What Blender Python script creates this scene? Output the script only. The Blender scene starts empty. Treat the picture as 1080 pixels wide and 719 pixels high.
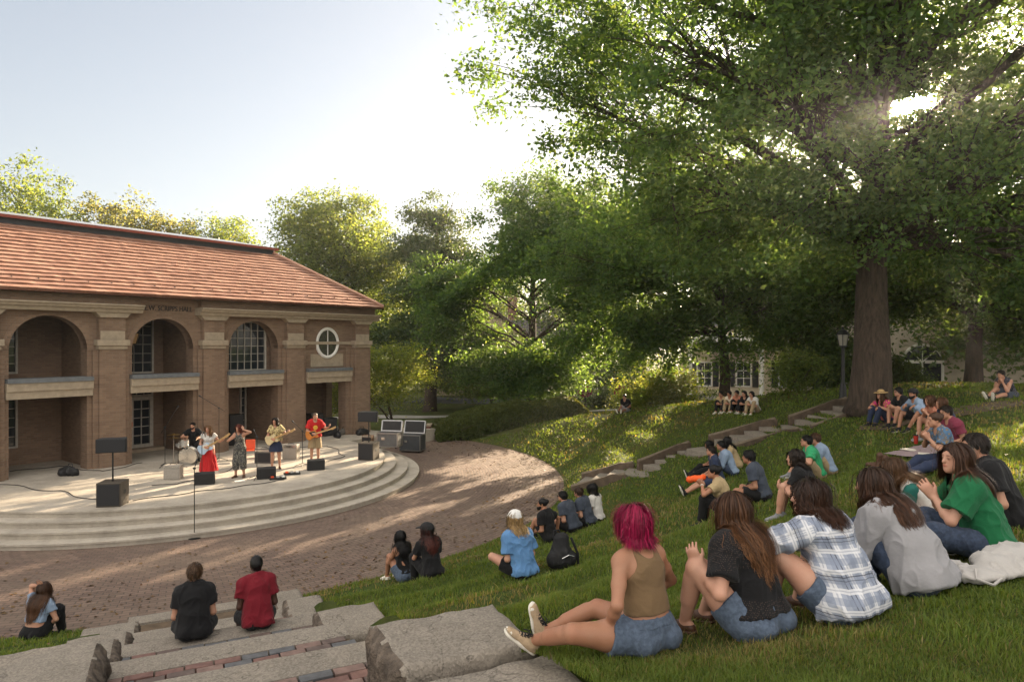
import bpy, math, random
import numpy as np
from mathutils import Vector, Matrix, Euler

SC = bpy.context.scene
COL = SC.collection
R = math.radians
rng = np.random.default_rng(7)
random.seed(7)
V3 = lambda *a: np.array(a if len(a) == 3 else a[0], float)

def nrm(v):
    v = np.asarray(v, float)
    return v / (np.linalg.norm(v) + 1e-12)

# ------------------------------------------------------------------ objects
def tag(o, label=None, cat=None, group=None, kind=None):
    if label: o['label'] = label
    if cat: o['category'] = cat
    if group: o['group'] = group
    if kind: o['kind'] = kind
    return o

def thing(name, label, cat, loc=(0, 0, 0), rz=0.0, group=None):
    o = bpy.data.objects.new(name, None)
    COL.objects.link(o)
    o.empty_display_size = 0.2
    o.location = tuple(float(c) for c in loc)
    o.rotation_euler = (0, 0, rz)
    return tag(o, label, cat, group)

def link(name, me, mat=None, parent=None, loc=None, rz=None):
    o = bpy.data.objects.new(name, me)
    COL.objects.link(o)
    if mat is not None and len(me.materials) == 0:
        me.materials.append(mat)
    if parent is not None: o.parent = parent
    if loc is not None: o.location = tuple(float(c) for c in loc)
    if rz is not None: o.rotation_euler = (0, 0, rz)
    return o

def mesh_np(name, V, F, smooth=False):
    """V (n,3); F (m,k) int array with one polygon size"""
    V = np.ascontiguousarray(V, np.float32); F = np.ascontiguousarray(F, np.int32)
    me = bpy.data.meshes.new(name)
    k = F.shape[1]
    me.vertices.add(len(V)); me.vertices.foreach_set('co', V.ravel())
    me.loops.add(F.size); me.loops.foreach_set('vertex_index', F.ravel())
    me.polygons.add(len(F))
    me.polygons.foreach_set('loop_start', np.arange(0, F.size, k, dtype=np.int32))
    me.polygons.foreach_set('loop_total', np.full(len(F), k, np.int32))
    if smooth:
        me.polygons.foreach_set('use_smooth', np.ones(len(F), bool))
    me.update(calc_edges=True)
    me.validate()
    return me

def add_attr(me, name, arr, typ='FLOAT_COLOR', dom='POINT'):
    a = me.attributes.new(name, typ, dom)
    arr = np.ascontiguousarray(arr, np.float32)
    if typ == 'FLOAT_COLOR':
        if arr.shape[1] == 3: arr = np.hstack([arr, np.ones((len(arr), 1), np.float32)])
        a.data.foreach_set('color', arr.ravel())
    elif typ == 'FLOAT_VECTOR': a.data.foreach_set('vector', arr.ravel())
    else: a.data.foreach_set('value', arr.ravel())

class MB:
    """collects shapes into one mesh"""
    def __init__(s): s.v = []; s.f = []
    def add(s, vs, fs):
        b = len(s.v)
        s.v += [tuple(float(c) for c in p) for p in vs]
        s.f += [tuple(b + i for i in f) for f in fs]
        return s
    def box(s, c, size, rot=None):
        x, y, z = [q / 2 for q in size]
        vs = [(-x, -y, -z), (x, -y, -z), (x, y, -z), (-x, y, -z), (-x, -y, z), (x, -y, z), (x, y, z), (-x, y, z)]
        if rot is not None:
            m = rot if isinstance(rot, Matrix) else Euler(rot).to_matrix()
            vs = [m @ Vector(p) for p in vs]
        vs = [(p[0] + c[0], p[1] + c[1], p[2] + c[2]) for p in vs]
        return s.add(vs, [(3, 2, 1, 0), (4, 5, 6, 7), (0, 1, 5, 4), (1, 2, 6, 5), (2, 3, 7, 6), (3, 0, 4, 7)])
    def b2(s, lo, hi):
        return s.box([(a + b) / 2 for a, b in zip(lo, hi)], [abs(b - a) for a, b in zip(lo, hi)])
    def tube(s, pts, radii, n=8, caps=True):
        pts = [V3(p) for p in pts]
        if not hasattr(radii, '__len__'): radii = [radii] * len(pts)
        rings = []; up = None
        for i, p in enumerate(pts):
            t = nrm(pts[min(i + 1, len(pts) - 1)] - pts[max(i - 1, 0)])
            if up is None:
                up = V3(0, 0, 1) if abs(t[2]) < .9 else V3(1, 0, 0)
            a = nrm(np.cross(t, up)); b = np.cross(a, t); up = b
            rings.append([p + radii[i] * (a * math.cos(2 * math.pi * k / n) + b * math.sin(2 * math.pi * k / n)) for k in range(n)])
        vs = [q for r_ in rings for q in r_]; fs = []
        for i in range(len(pts) - 1):
            for k in range(n):
                fs.append((i * n + k, i * n + (k + 1) % n, (i + 1) * n + (k + 1) % n, (i + 1) * n + k))
        if caps:
            fs.append(tuple(range(n))[::-1]); fs.append(tuple((len(pts) - 1) * n + k for k in range(n)))
        return s.add(vs, fs)
    def cyl(s, a, b, ra, rb=None, n=12): return s.tube([a, b], [ra, ra if rb is None else rb], n)
    def lathe(s, prof, n=16, c=(0, 0, 0), axis='z'):
        vs = []; fs = []
        for r_, z in prof:
            for k in range(n):
                a = 2 * math.pi * k / n
                p = (r_ * math.cos(a), r_ * math.sin(a), z)
                if axis == 'y': p = (p[0], p[2], p[1])
                elif axis == 'x': p = (p[2], p[0], p[1])
                vs.append((p[0] + c[0], p[1] + c[1], p[2] + c[2]))
        for i in range(len(prof) - 1):
            for k in range(n):
                f = (i * n + k, i * n + (k + 1) % n, (i + 1) * n + (k + 1) % n, (i + 1) * n + k)
                fs.append(f)
        fs.append(tuple(range(n))[::-1]); fs.append(tuple((len(prof) - 1) * n + k for k in range(n)))
        return s.add(vs, fs)
    def prism(s, poly, fr, depth):
        """poly: 2d points; fr=(origin, ex, ey, ez): extruded by depth along ez"""
        o, ex, ey, ez = [V3(q) for q in fr]
        n = len(poly)
        vs = [o + ex * p[0] + ey * p[1] for p in poly] + [o + ex * p[0] + ey * p[1] + ez * depth for p in poly]
        fs = [tuple(range(n)), tuple(range(2 * n - 1, n - 1, -1))]
        fs += [(i, i + n, (i + 1) % n + n, (i + 1) % n) for i in range(n)]
        return s.add(vs, fs)
    def build(s, name, mat=None, parent=None, smooth=False, bevel=0, loc=None, rz=None, auto=None):
        me = bpy.data.meshes.new(name)
        me.from_pydata(s.v, [], s.f)
        import bmesh
        bm = bmesh.new(); bm.from_mesh(me)
        bmesh.ops.recalc_face_normals(bm, faces=bm.faces)
        if bevel: bmesh.ops.bevel(bm, geom=[e for e in bm.edges if e.calc_face_angle(0) > .5], offset=bevel, segments=2, affect='EDGES', profile=.6)
        bm.to_mesh(me); bm.free()
        if smooth:
            me.polygons.foreach_set('use_smooth', np.ones(len(me.polygons), bool))
            if auto is None: auto = 40
            me.set_sharp_from_angle(angle=R(auto))
        me.update()
        return link(name, me, mat, parent, loc, rz)

# ------------------------------------------------------------------ materials
class NT:
    def __init__(s, name):
        s.m = bpy.data.materials.new(name); s.m.use_nodes = True
        s.n = s.m.node_tree.nodes; s.l = s.m.node_tree.links
        s.p = s.n['Principled BSDF']; s.out = s.n['Material Output']
    def node(s, t, **kw):
        n = s.n.new(t)
        for k, v in kw.items():
            if k in ('ins',):
                for a, b in v.items(): s.set(n, a, b)
            else: setattr(n, k, v)
        return n
    def set(s, n, a, b):
        i = n.inputs[a]
        if hasattr(b, 'is_output') or isinstance(b, bpy.types.NodeSocket): s.l.new(b, i)
        else: i.default_value = b
    def math(s, op, a, b=0.0, c=None):
        n = s.n.new('ShaderNodeMath'); n.operation = op
        s.set(n, 0, a); s.set(n, 1, b)
        if c is not None: s.set(n, 2, c)
        return n.outputs[0]
    def mix(s, f, a, b, blend='MIX'):
        n = s.n.new('ShaderNodeMix'); n.data_type = 'RGBA'; n.blend_type = blend
        s.set(n, 0, f); s.set(n, 6, a); s.set(n, 7, b)
        return n.outputs[2]
    def ramp(s, f, stops):
        n = s.n.new('ShaderNodeValToRGB'); s.l.new(f, n.inputs[0])
        e = n.color_ramp.elements
        while len(e) < len(stops): e.new(.5)
        for q, (p, c) in zip(e, stops):
            q.position = p; q.color = (*c, 1) if len(c) == 3 else c
        return n.outputs[0]
    def obj(s): return s.node('ShaderNodeTexCoord').outputs['Object']
    def noise(s, vec, scale, detail=4, rough=.55, col=False):
        n = s.node('ShaderNodeTexNoise'); n.inputs['Scale'].default_value = scale
        n.inputs['Detail'].default_value = detail; n.inputs['Roughness'].default_value = rough
        if vec is not None: s.l.new(vec, n.inputs['Vector'])
        return n.outputs['Color' if col else 'Fac']
    def bump(s, h, strength=.3, dist=.01, normal=None):
        n = s.node('ShaderNodeBump'); n.inputs['Strength'].default_value = strength; n.inputs['Distance'].default_value = dist
        s.l.new(h, n.inputs['Height'])
        if normal is not None: s.l.new(normal, n.inputs['Normal'])
        return n.outputs[0]

def c4(c): return (c[0], c[1], c[2], 1)
def mul(c, k): return tuple(min(1, q * k) for q in c)

def M(name, col, rough=.8, var=.15, scale=6, bump=0, bscale=60, spec=.35, metal=0, sheen=0, sss=0, dist=.004, dirt=None):
    t = NT(name); o = t.obj()
    f = t.noise(o, scale, 5)
    f = t.ramp(f, [(.3, (0, 0, 0)), (.7, (1, 1, 1))])
    c = t.mix(f, c4(mul(col, 1 - var)), c4(mul(col, 1 + var)))
    if dirt:
        g = t.ramp(t.noise(o, dirt[1], 6, .65), [(.45, (0, 0, 0)), (.7, (1, 1, 1))])
        c = t.mix(t.math('MULTIPLY', g, dirt[2]), c, c4(dirt[0]))
    t.l.new(c, t.p.inputs['Base Color'])
    t.p.inputs['Roughness'].default_value = rough
    t.p.inputs['Specular IOR Level'].default_value = spec
    t.p.inputs['Metallic'].default_value = metal
    if sheen:
        t.p.inputs['Sheen Weight'].default_value = sheen
    if sss:
        t.p.inputs['Subsurface Weight'].default_value = sss
        t.p.inputs['Subsurface Radius'].default_value = (.02, .008, .004)
        t.p.inputs['Subsurface Scale'].default_value = .5
    if bump:
        t.l.new(t.bump(t.noise(o, bscale, 4), bump, dist), t.p.inputs['Normal'])
    return t.m

# ------------------------------------------------------------------ numpy noise
_H = rng.random((64, 64, 64)).astype(np.float32)
def vnoise(P):
    P = np.asarray(P, np.float64)
    i = np.floor(P).astype(int); f = P - i; u = f * f * (3 - 2 * f)
    a = i & 63; b = (i + 1) & 63
    x0, y0, z0 = a.T; x1, y1, z1 = b.T; ux, uy, uz = u.T
    L = lambda p, q, t: p + (q - p) * t
    return L(L(L(_H[x0, y0, z0], _H[x1, y0, z0], ux), L(_H[x0, y1, z0], _H[x1, y1, z0], ux), uy),
             L(L(_H[x0, y0, z1], _H[x1, y0, z1], ux), L(_H[x0, y1, z1], _H[x1, y1, z1], ux), uy), uz)
def fbm(P, o=3):
    P = np.asarray(P, float)
    return sum(vnoise(P * 2 ** k + 17.3 * k) / 2 ** k for k in range(o)) / sum(1 / 2 ** k for k in range(o))

# ------------------------------------------------------------------ SDF modelling
class SDF:
    def __init__(s): s.p = []
    def rc(s, a, b, ra, rb, k=.02, w=None, sc=1.0, cut=None, op='u', tagn=''):
        s.p.append(('rc', V3(a), V3(b), ra, rb, k, None if w is None else nrm(w), sc, cut or [], op, tagn)); return s
    def el(s, c, r, fr=None, k=.02, cut=None, op='u', tagn=''):
        fr = np.eye(3) if fr is None else np.array([nrm(q) for q in fr])
        s.p.append(('el', V3(c), V3(r), fr, None, k, None, 1.0, cut or [], op, tagn)); return s
    def inflate(s, off, sel=None):
        n = SDF()
        for q in s.p:
            if sel and not sel(q[10]): continue
            q = list(q)
            if q[0] == 'rc': q[3] += off; q[4] += off
            else: q[2] = q[2] + off
            n.p.append(tuple(q))
        return n
    @staticmethod
    def d1(q, P):
        if q[0] == 'rc':
            a, b, ra, rb, w, sc = q[1], q[2], q[3], q[4], q[6], q[7]
            X = P - a; ba = b - a
            if w is not None:
                X = X + np.multiply.outer(X @ w * (1 / sc - 1), w); ba = ba + w * (ba @ w) * (1 / sc - 1)
            t = np.clip((X @ ba) / (ba @ ba + 1e-9), 0, 1)
            d = np.sqrt(np.maximum(((X - np.multiply.outer(t, ba)) ** 2).sum(-1), 0)) - (ra + (rb - ra) * t)
            if w is not None: d = d * (min(sc, 1) * .5 + .5)
        else:
            X = (P - q[1]) @ q[3].T
            k0 = np.sqrt(((X / q[2]) ** 2).sum(-1)); k1 = np.sqrt(((X / q[2] ** 2) ** 2).sum(-1)) + 1e-9
            d = k0 * (k0 - 1) / k1
        for n_, c_ in q[8]:
            d = np.maximum(d, P @ V3(n_) - c_)
        return d
    @staticmethod
    def comb(g, d, k, op):
        if op == 's': d = -d
        if k <= 0: return np.minimum(g, d) if op == 'u' else np.maximum(g, d)
        if op == 'u':
            h = np.maximum(k - np.abs(g - d), 0) / k
            return np.minimum(g, d) - h * h * k * .25
        h = np.maximum(k - np.abs(g - d), 0) / k
        return np.maximum(g, d) + h * h * k * .25
    def eval(s, P):
        g = np.full(len(P), 1.0)
        for q in s.p: g = s.comb(g, s.d1(q, P), q[5], q[9])
        return g
    @staticmethod
    def bb(q):
        if q[0] == 'rc':
            r_ = max(q[3], q[4]) * max(1, q[7]); return np.minimum(q[1], q[2]) - r_, np.maximum(q[1], q[2]) + r_
        m = q[2].max(); return q[1] - m, q[1] + m
    def mesh(s, h):
        us = [q for q in s.p if q[9] == 'u']
        lo = np.min([s.bb(q)[0] for q in us], 0) - 2.5 * h - .015; hi = np.max([s.bb(q)[1] for q in us], 0) + 2.5 * h + .015
        n = np.ceil((hi - lo) / h).astype(int) + 1
        G = np.full(n, .2, np.float32)
        for q in s.p:
            a, b = s.bb(q); m = q[5] + 2.5 * h
            i0 = np.maximum(((a - m - lo) / h).astype(int), 0); i1 = np.minimum(((b + m - lo) / h).astype(int) + 2, n)
            if (i1 <= i0).any(): continue
            xs = [lo[c] + h * np.arange(i0[c], i1[c]) for c in range(3)]
            P = np.stack(np.meshgrid(*xs, indexing='ij'), -1)
            sl = tuple(slice(i0[c], i1[c]) for c in range(3))
            G[sl] = s.comb(G[sl], s.d1(q, P), q[5], q[9])
        return nets(G, lo, h)

def nets(G, lo, h):
    neg = G < 0
    c = np.zeros(np.array(G.shape) - 1, np.int8)
    for dx in (0, 1):
        for dy in (0, 1):
            for dz in (0, 1):
                c += neg[dx:c.shape[0] + dx, dy:c.shape[1] + dy, dz:c.shape[2] + dz]
    I = np.argwhere((c > 0) & (c < 8))
    idx = np.full(c.shape, -1, np.int32); idx[tuple(I.T)] = np.arange(len(I))
    co = [(a, b, d) for a in (0, 1) for b in (0, 1) for d in (0, 1)]
    val = np.stack([G[I[:, 0] + a, I[:, 1] + b, I[:, 2] + d] for a, b, d in co], 1).astype(float)
    acc = np.zeros((len(I), 3)); cnt = np.zeros(len(I))
    for i in range(8):
        for j in range(i + 1, 8):
            df = np.array(co[j]) - np.array(co[i])
            if np.abs(df).sum() != 1: continue
            m = (val[:, i] < 0) != (val[:, j] < 0)
            t = val[:, i] / np.where(m, val[:, i] - val[:, j], 1)
            acc += np.where(m[:, None], np.array(co[i]) + t[:, None] * df, 0); cnt += m
    V = lo + h * (I + acc / np.maximum(cnt, 1)[:, None])
    F = []
    for ax in range(3):
        u, w = (ax + 1) % 3, (ax + 2) % 3
        s0 = [slice(None)] * 3; s1 = [slice(None)] * 3
        s0[ax] = slice(0, -1); s1[ax] = slice(1, None)
        A = neg[tuple(s0)]; B = neg[tuple(s1)]
        E = np.argwhere(A != B)
        ok = (E[:, u] > 0) & (E[:, w] > 0) & (E[:, u] < G.shape[u] - 1) & (E[:, w] < G.shape[w] - 1)
        E = E[ok]
        fl = A[tuple(E.T)]
        def cell(du, dw):
            q = E.copy(); q[:, u] -= du; q[:, w] -= dw
            return idx[tuple(q.T)]
        Q = np.stack([cell(1, 1), cell(0, 1), cell(0, 0), cell(1, 0)], 1)
        Q[~fl] = Q[~fl][:, ::-1]
        F.append(Q)
    F = np.concatenate(F)
    F = F[(F >= 0).all(1)]
    return V, F

def vnormals(V, F):
    a = V[F[:, 2]] - V[F[:, 0]]; b = V[F[:, 3 if F.shape[1] > 3 else 1]] - V[F[:, 1 if F.shape[1] > 3 else 0]]
    fn = np.cross(a, b)
    N = np.zeros_like(V)
    for c in range(3):
        N[:, c] = sum(np.bincount(F[:, k], fn[:, c], len(V)) for k in range(F.shape[1]))
    return N / (np.linalg.norm(N, axis=1, keepdims=True) + 1e-12)

def relax(V, F, n=2, w=.5):
    for it in range(n):
        S = np.zeros_like(V); C = np.zeros(len(V)); k = F.shape[1]
        for a in range(k):
            i, j = F[:, a], F[:, (a + 1) % k]
            for c in range(3):
                S[:, c] += np.bincount(i, V[j, c], len(V)) + np.bincount(j, V[i, c], len(V))
            C += np.bincount(i, minlength=len(V)) + np.bincount(j, minlength=len(V))
        A = S / np.maximum(C, 1)[:, None]
        V = V + (w if it % 2 == 0 else -w * .9) * (A - V)
    return V
# ------------------------------------------------------------------ people
def skin_mat(name, col):
    t = NT(name); o = t.obj()
    a = t.node('ShaderNodeAttribute', attribute_name='tint')
    f = t.noise(o, 18, 6, .65); f2 = t.ramp(t.noise(o, 5, 4), [(.38, (0, 0, 0)), (.66, (1, 1, 1))])
    c = t.mix(t.math('MULTIPLY', f, .7), c4(col), c4((col[0] * .84, col[1] * .64, col[2] * .56)))
    c = t.mix(t.math('MULTIPLY', f2, .35), c, c4((col[0] * 1.05, col[1] * .74, col[2] * .66)))
    c = t.mix(1.0, c, a.outputs['Color'], 'MULTIPLY')
    t.l.new(c, t.p.inputs['Base Color'])
    t.p.inputs['Roughness'].default_value = .52
    t.p.inputs['Specular IOR Level'].default_value = .35
    t.p.inputs['Subsurface Weight'].default_value = .05
    t.p.inputs['Subsurface Radius'].default_value = (.02, .008, .004)
    t.p.inputs['Subsurface Scale'].default_value = .6
    t.l.new(t.bump(t.noise(o, 160, 5, .7), .25, .003), t.p.inputs['Normal'])
    return t.m
SKIN = {k: skin_mat('skin_' + k, c) for k, c in dict(fair=(.50, .30, .215), light=(.43, .25, .17), tan=(.34, .185, .115),
                                                     brown=(.16, .08, .05), dark=(.06, .03, .02)).items()}

def hair_mat():
    t = NT('hair'); a = t.node('ShaderNodeAttribute', attribute_name='tint')
    o = t.obj()
    f = t.noise(o, 60, 3)
    c = t.mix(t.math('MULTIPLY', f, .6), a.outputs['Color'], t.mix(1.0, a.outputs['Color'], (.45, .42, .40, 1), 'MULTIPLY'))
    t.l.new(c, t.p.inputs['Base Color'])
    t.p.inputs['Roughness'].default_value = .48
    t.p.inputs['Specular IOR Level'].default_value = .22
    return t.m
HAIR = hair_mat()

_cm = {}
def cloth(name, col, kind='plain', rough=.9, var=.1, col2=None, sc=1.0):
    key = name
    if key in _cm: return _cm[key]
    t = NT(name); o = t.obj()
    f = t.noise(o, 14, 5)
    c = t.mix(f, c4(mul(col, 1 - var)), c4(mul(col, 1 + var)))
    hb = t.noise(o, 380, 2)
    if kind == 'denim':
        w = t.node('ShaderNodeTexNoise'); w.inputs['Scale'].default_value = 45; w.inputs['Detail'].default_value = 6
        t.l.new(o, w.inputs['Vector'])
        g = t.ramp(w.outputs['Fac'], [(.4, (0, 0, 0)), (.68, (1, 1, 1))])
        c = t.mix(t.math('MULTIPLY', g, .55), c, c4(mul(col, 2.0)))
        fade = t.ramp(t.noise(o, 7, 3), [(.45, (0, 0, 0)), (.65, (1, 1, 1))])
        c = t.mix(t.math('MULTIPLY', fade, .35), c, c4(mul(col, 1.7)))
    if kind == 'plaid':
        a = t.node('ShaderNodeAttribute', attribute_name='cuv')
        s = t.node('ShaderNodeSeparateXYZ'); t.l.new(a.outputs['Vector'], s.inputs[0])
        def band(v, per, ph, wd):
            q = t.math('FRACT', t.math('ADD', t.math('DIVIDE', v, per), ph))
            return t.math('LESS_THAN', t.math('ABSOLUTE', t.math('SUBTRACT', q, .5)), wd)
        white = (.62, .62, .64, 1); grey = (.19, .22, .29, 1); dark = (.05, .055, .08, 1)
        base = c4((.30, .33, .40))
        c = base
        for v in (s.outputs[0], s.outputs[1]):
            c = t.mix(t.math('MULTIPLY', band(v, .105, 0, .17), .6), c, grey)
            c = t.mix(t.math('MULTIPLY', band(v, .105, .5, .13), .8), c, white)
            c = t.mix(t.math('MULTIPLY', band(v, .105, .5, .03), .5), c, grey)
            c = t.mix(t.math('MULTIPLY', band(v, .21, .14, .018), .75), c, dark)
            c = t.mix(t.math('MULTIPLY', band(v, .21, .24, .012), .6), c, dark)
    if kind in ('floral', 'camo'):
        vv = t.node('ShaderNodeTexVoronoi'); vv.inputs['Scale'].default_value = 26 * sc; t.l.new(o, vv.inputs['Vector'])
        ck = t.node('ShaderNodeTexNoise'); ck.inputs['Scale'].default_value = 16 * sc; t.l.new(o, ck.inputs['Vector'])
        rr = t.ramp(vv.outputs['Distance'], [(.28, (1, 1, 1)), (.36, (0, 0, 0))])
        c = t.mix(rr, c, c4(col2))
        r2 = t.ramp(ck.outputs['Fac'], [(.5, (0, 0, 0)), (.54, (1, 1, 1))])
        c = t.mix(t.math('MULTIPLY', r2, .55), c, c4(mul(col2, .35)))
    if kind == 'holes':   # open knit lace yoke and band
        s = t.node('ShaderNodeSeparateXYZ'); t.l.new(o, s.inputs[0])
        vv = t.node('ShaderNodeTexVoronoi'); vv.inputs['Scale'].default_value = 95; vv.inputs['Randomness'].default_value = .35; t.l.new(o, vv.inputs['Vector'])
        h = t.math('LESS_THAN', vv.outputs['Distance'], .30)
        z = s.outputs[2]
        b1 = t.math('GREATER_THAN', z, .455)
        b2 = t.math('MULTIPLY', t.math('GREATER_THAN', z, .17), t.math('LESS_THAN', z, .27))
        zone = t.math('MAXIMUM', b1, b2)
        c = t.mix(t.math('MULTIPLY', t.math('MULTIPLY', h, zone), .75), c, (.075, .05, .04, 1))
    t.l.new(c, t.p.inputs['Base Color'])
    t.p.inputs['Roughness'].default_value = rough
    t.p.inputs['Specular IOR Level'].default_value = .2
    t.p.inputs['Sheen Weight'].default_value = .06
    n1 = t.bump(t.noise(o, 26, 4, .5), .28, .02)
    t.l.new(t.bump(hb, .18, .002, n1), t.p.inputs['Normal'])
    _cm[key] = t.m
    return t.m

def ik(A, T, l1, l2, pole):
    A, T = V3(A), V3(T); d = T - A; L = np.linalg.norm(d)
    if L > (l1 + l2) * .995:
        T = A + d / L * (l1 + l2) * .995; d = T - A; L = np.linalg.norm(d)
    if L < abs(l1 - l2) + .06:
        L2 = abs(l1 - l2) + .06; T = A + nrm(d) * L2; d = T - A; L = L2
    u = d / L; p = V3(pole); p = nrm(p - u * (p @ u))
    x = (l1 * l1 - l2 * l2 + L * L) / (2 * L); y = math.sqrt(max(l1 * l1 - x * x, 0))
    return A + u * x + p * y, T

def rotv(v, ax, deg):
    return np.array(Matrix.Rotation(R(deg), 3, Vector(ax)) @ Vector(v))

class Fig: pass

def skeleton(p):
    S = Fig(); g = p.get; w = g('w', 1.0); fem = g('fem', False)
    S.w = w; S.fem = fem
    a0, a1 = g('lean', 10), g('lean', 10) + g('curl', 12)
    tilt = g('tilt', 0)
    def up(a): return nrm(rotv(V3(0, math.sin(R(a)), math.cos(R(a))), (0, 1, 0), tilt))
    S.hip = V3(0, 0, g('zs', .105))
    S.waist = S.hip + .17 * up(a0); S.chest = S.waist + .19 * up((a0 + a1) / 2)
    S.nb = S.chest + .155 * up(a1); S.up0, S.up1 = up(a0), up(a1)
    tw = g('twist', 0)
    S.ex = nrm(rotv(rotv((1, 0, 0), (0, 0, 1), tw), (0, 1, 0), tilt)); S.fw1 = nrm(np.cross(S.up1, S.ex)); S.ex = nrm(np.cross(S.fw1, S.up1))
    S.ex0 = nrm(rotv(rotv((1, 0, 0), (0, 0, 1), tw * .3), (0, 1, 0), tilt)); S.fw0 = nrm(np.cross(S.up0, S.ex0))
    sw = (.150 if fem else .163) * (1 + (w - 1) * .5)
    shr = g('shrug', 0)
    S.sh = {'R': S.nb + S.ex * sw - S.up1 * (.055 - shr), 'L': S.nb - S.ex * sw - S.up1 * (.055 - shr)}
    hd = nrm(S.up1 * .75 + V3(0, .12, .6))
    S.neck1 = S.nb + hd * .07
    yaw, pit, rol = g('head', (0, 0, 0))
    m = Matrix.Rotation(R(yaw), 3, 'Z') @ Matrix.Rotation(R(-pit), 3, 'X') @ Matrix.Rotation(R(rol), 3, 'Y')
    S.hf = np.array([list(m @ Vector(q)) for q in ((1, 0, 0), (0, 1, 0), (0, 0, 1))])
    hx, hy, hz = S.hf
    S.hc = S.neck1 + hz * .095 + hy * .028
    S.hl = {}
    for sd, sg in (('R', 1), ('L', -1)):
        hj = S.hip + V3(.088 * sg * w, .0, -.005)
        ank, pole, toe, tup = g('legs')[sd]
        kn, ank = ik(hj, ank, .43, .415, pole)
        S.hl[sd] = (hj, kn, ank, nrm(toe), nrm(tup))
    S.al = {}
    for sd, sg in (('R', 1), ('L', -1)):
        wr, pole, hdv, pn, curl = g('arms')[sd]
        el_, wr = ik(S.sh[sd], wr, .285, .25, pole)
        if hdv is None: hdv = wr - el_
        S.al[sd] = (S.sh[sd], el_, wr, nrm(hdv), nrm(pn), curl)
    return S

def hand_prims(B, sd, wr, hd, pn, curl, fine=True, thumb=1):
    hd = nrm(hd); pn = nrm(pn - hd * (pn @ hd)); sdv = np.cross(hd, pn) * (1 if sd == 'R' else -1)  # towards thumb
    kn = wr + hd * .088
    B.rc(wr + hd * .012, kn - hd * .012, .036, .042, .02, pn, .42, tagn='hand')
    ln = [.068, .076, .071, .056]
    for i in range(4):
        b = kn - hd * .014 + sdv * (.030 - .0205 * i)
        d = nrm(hd + sdv * (.10 - .07 * i)); L = ln[i]
        d1 = nrm(rotv(d, np.cross(hd, pn), curl * .6)); d2 = nrm(rotv(d, np.cross(hd, pn), curl * 1.5))
        m1 = b + d1 * L * .55; m2 = m1 + d2 * L * .5
        B.rc(b, m1, .0098, .0088, .006, tagn='hand'); B.rc(m1, m2, .0088, .0075, .003, tagn='hand')
    tb = wr + hd * .025 + sdv * .026
    td = nrm(hd * .72 + sdv * .7 + pn * .25); t1 = tb + td * .042; t2 = t1 + nrm(hd * .9 + sdv * .25 + pn * .3) * .034
    B.rc(tb, t1, .015, .011, .012, tagn='hand'); B.rc(t1, t2, .011, .0085, .004, tagn='hand')

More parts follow.
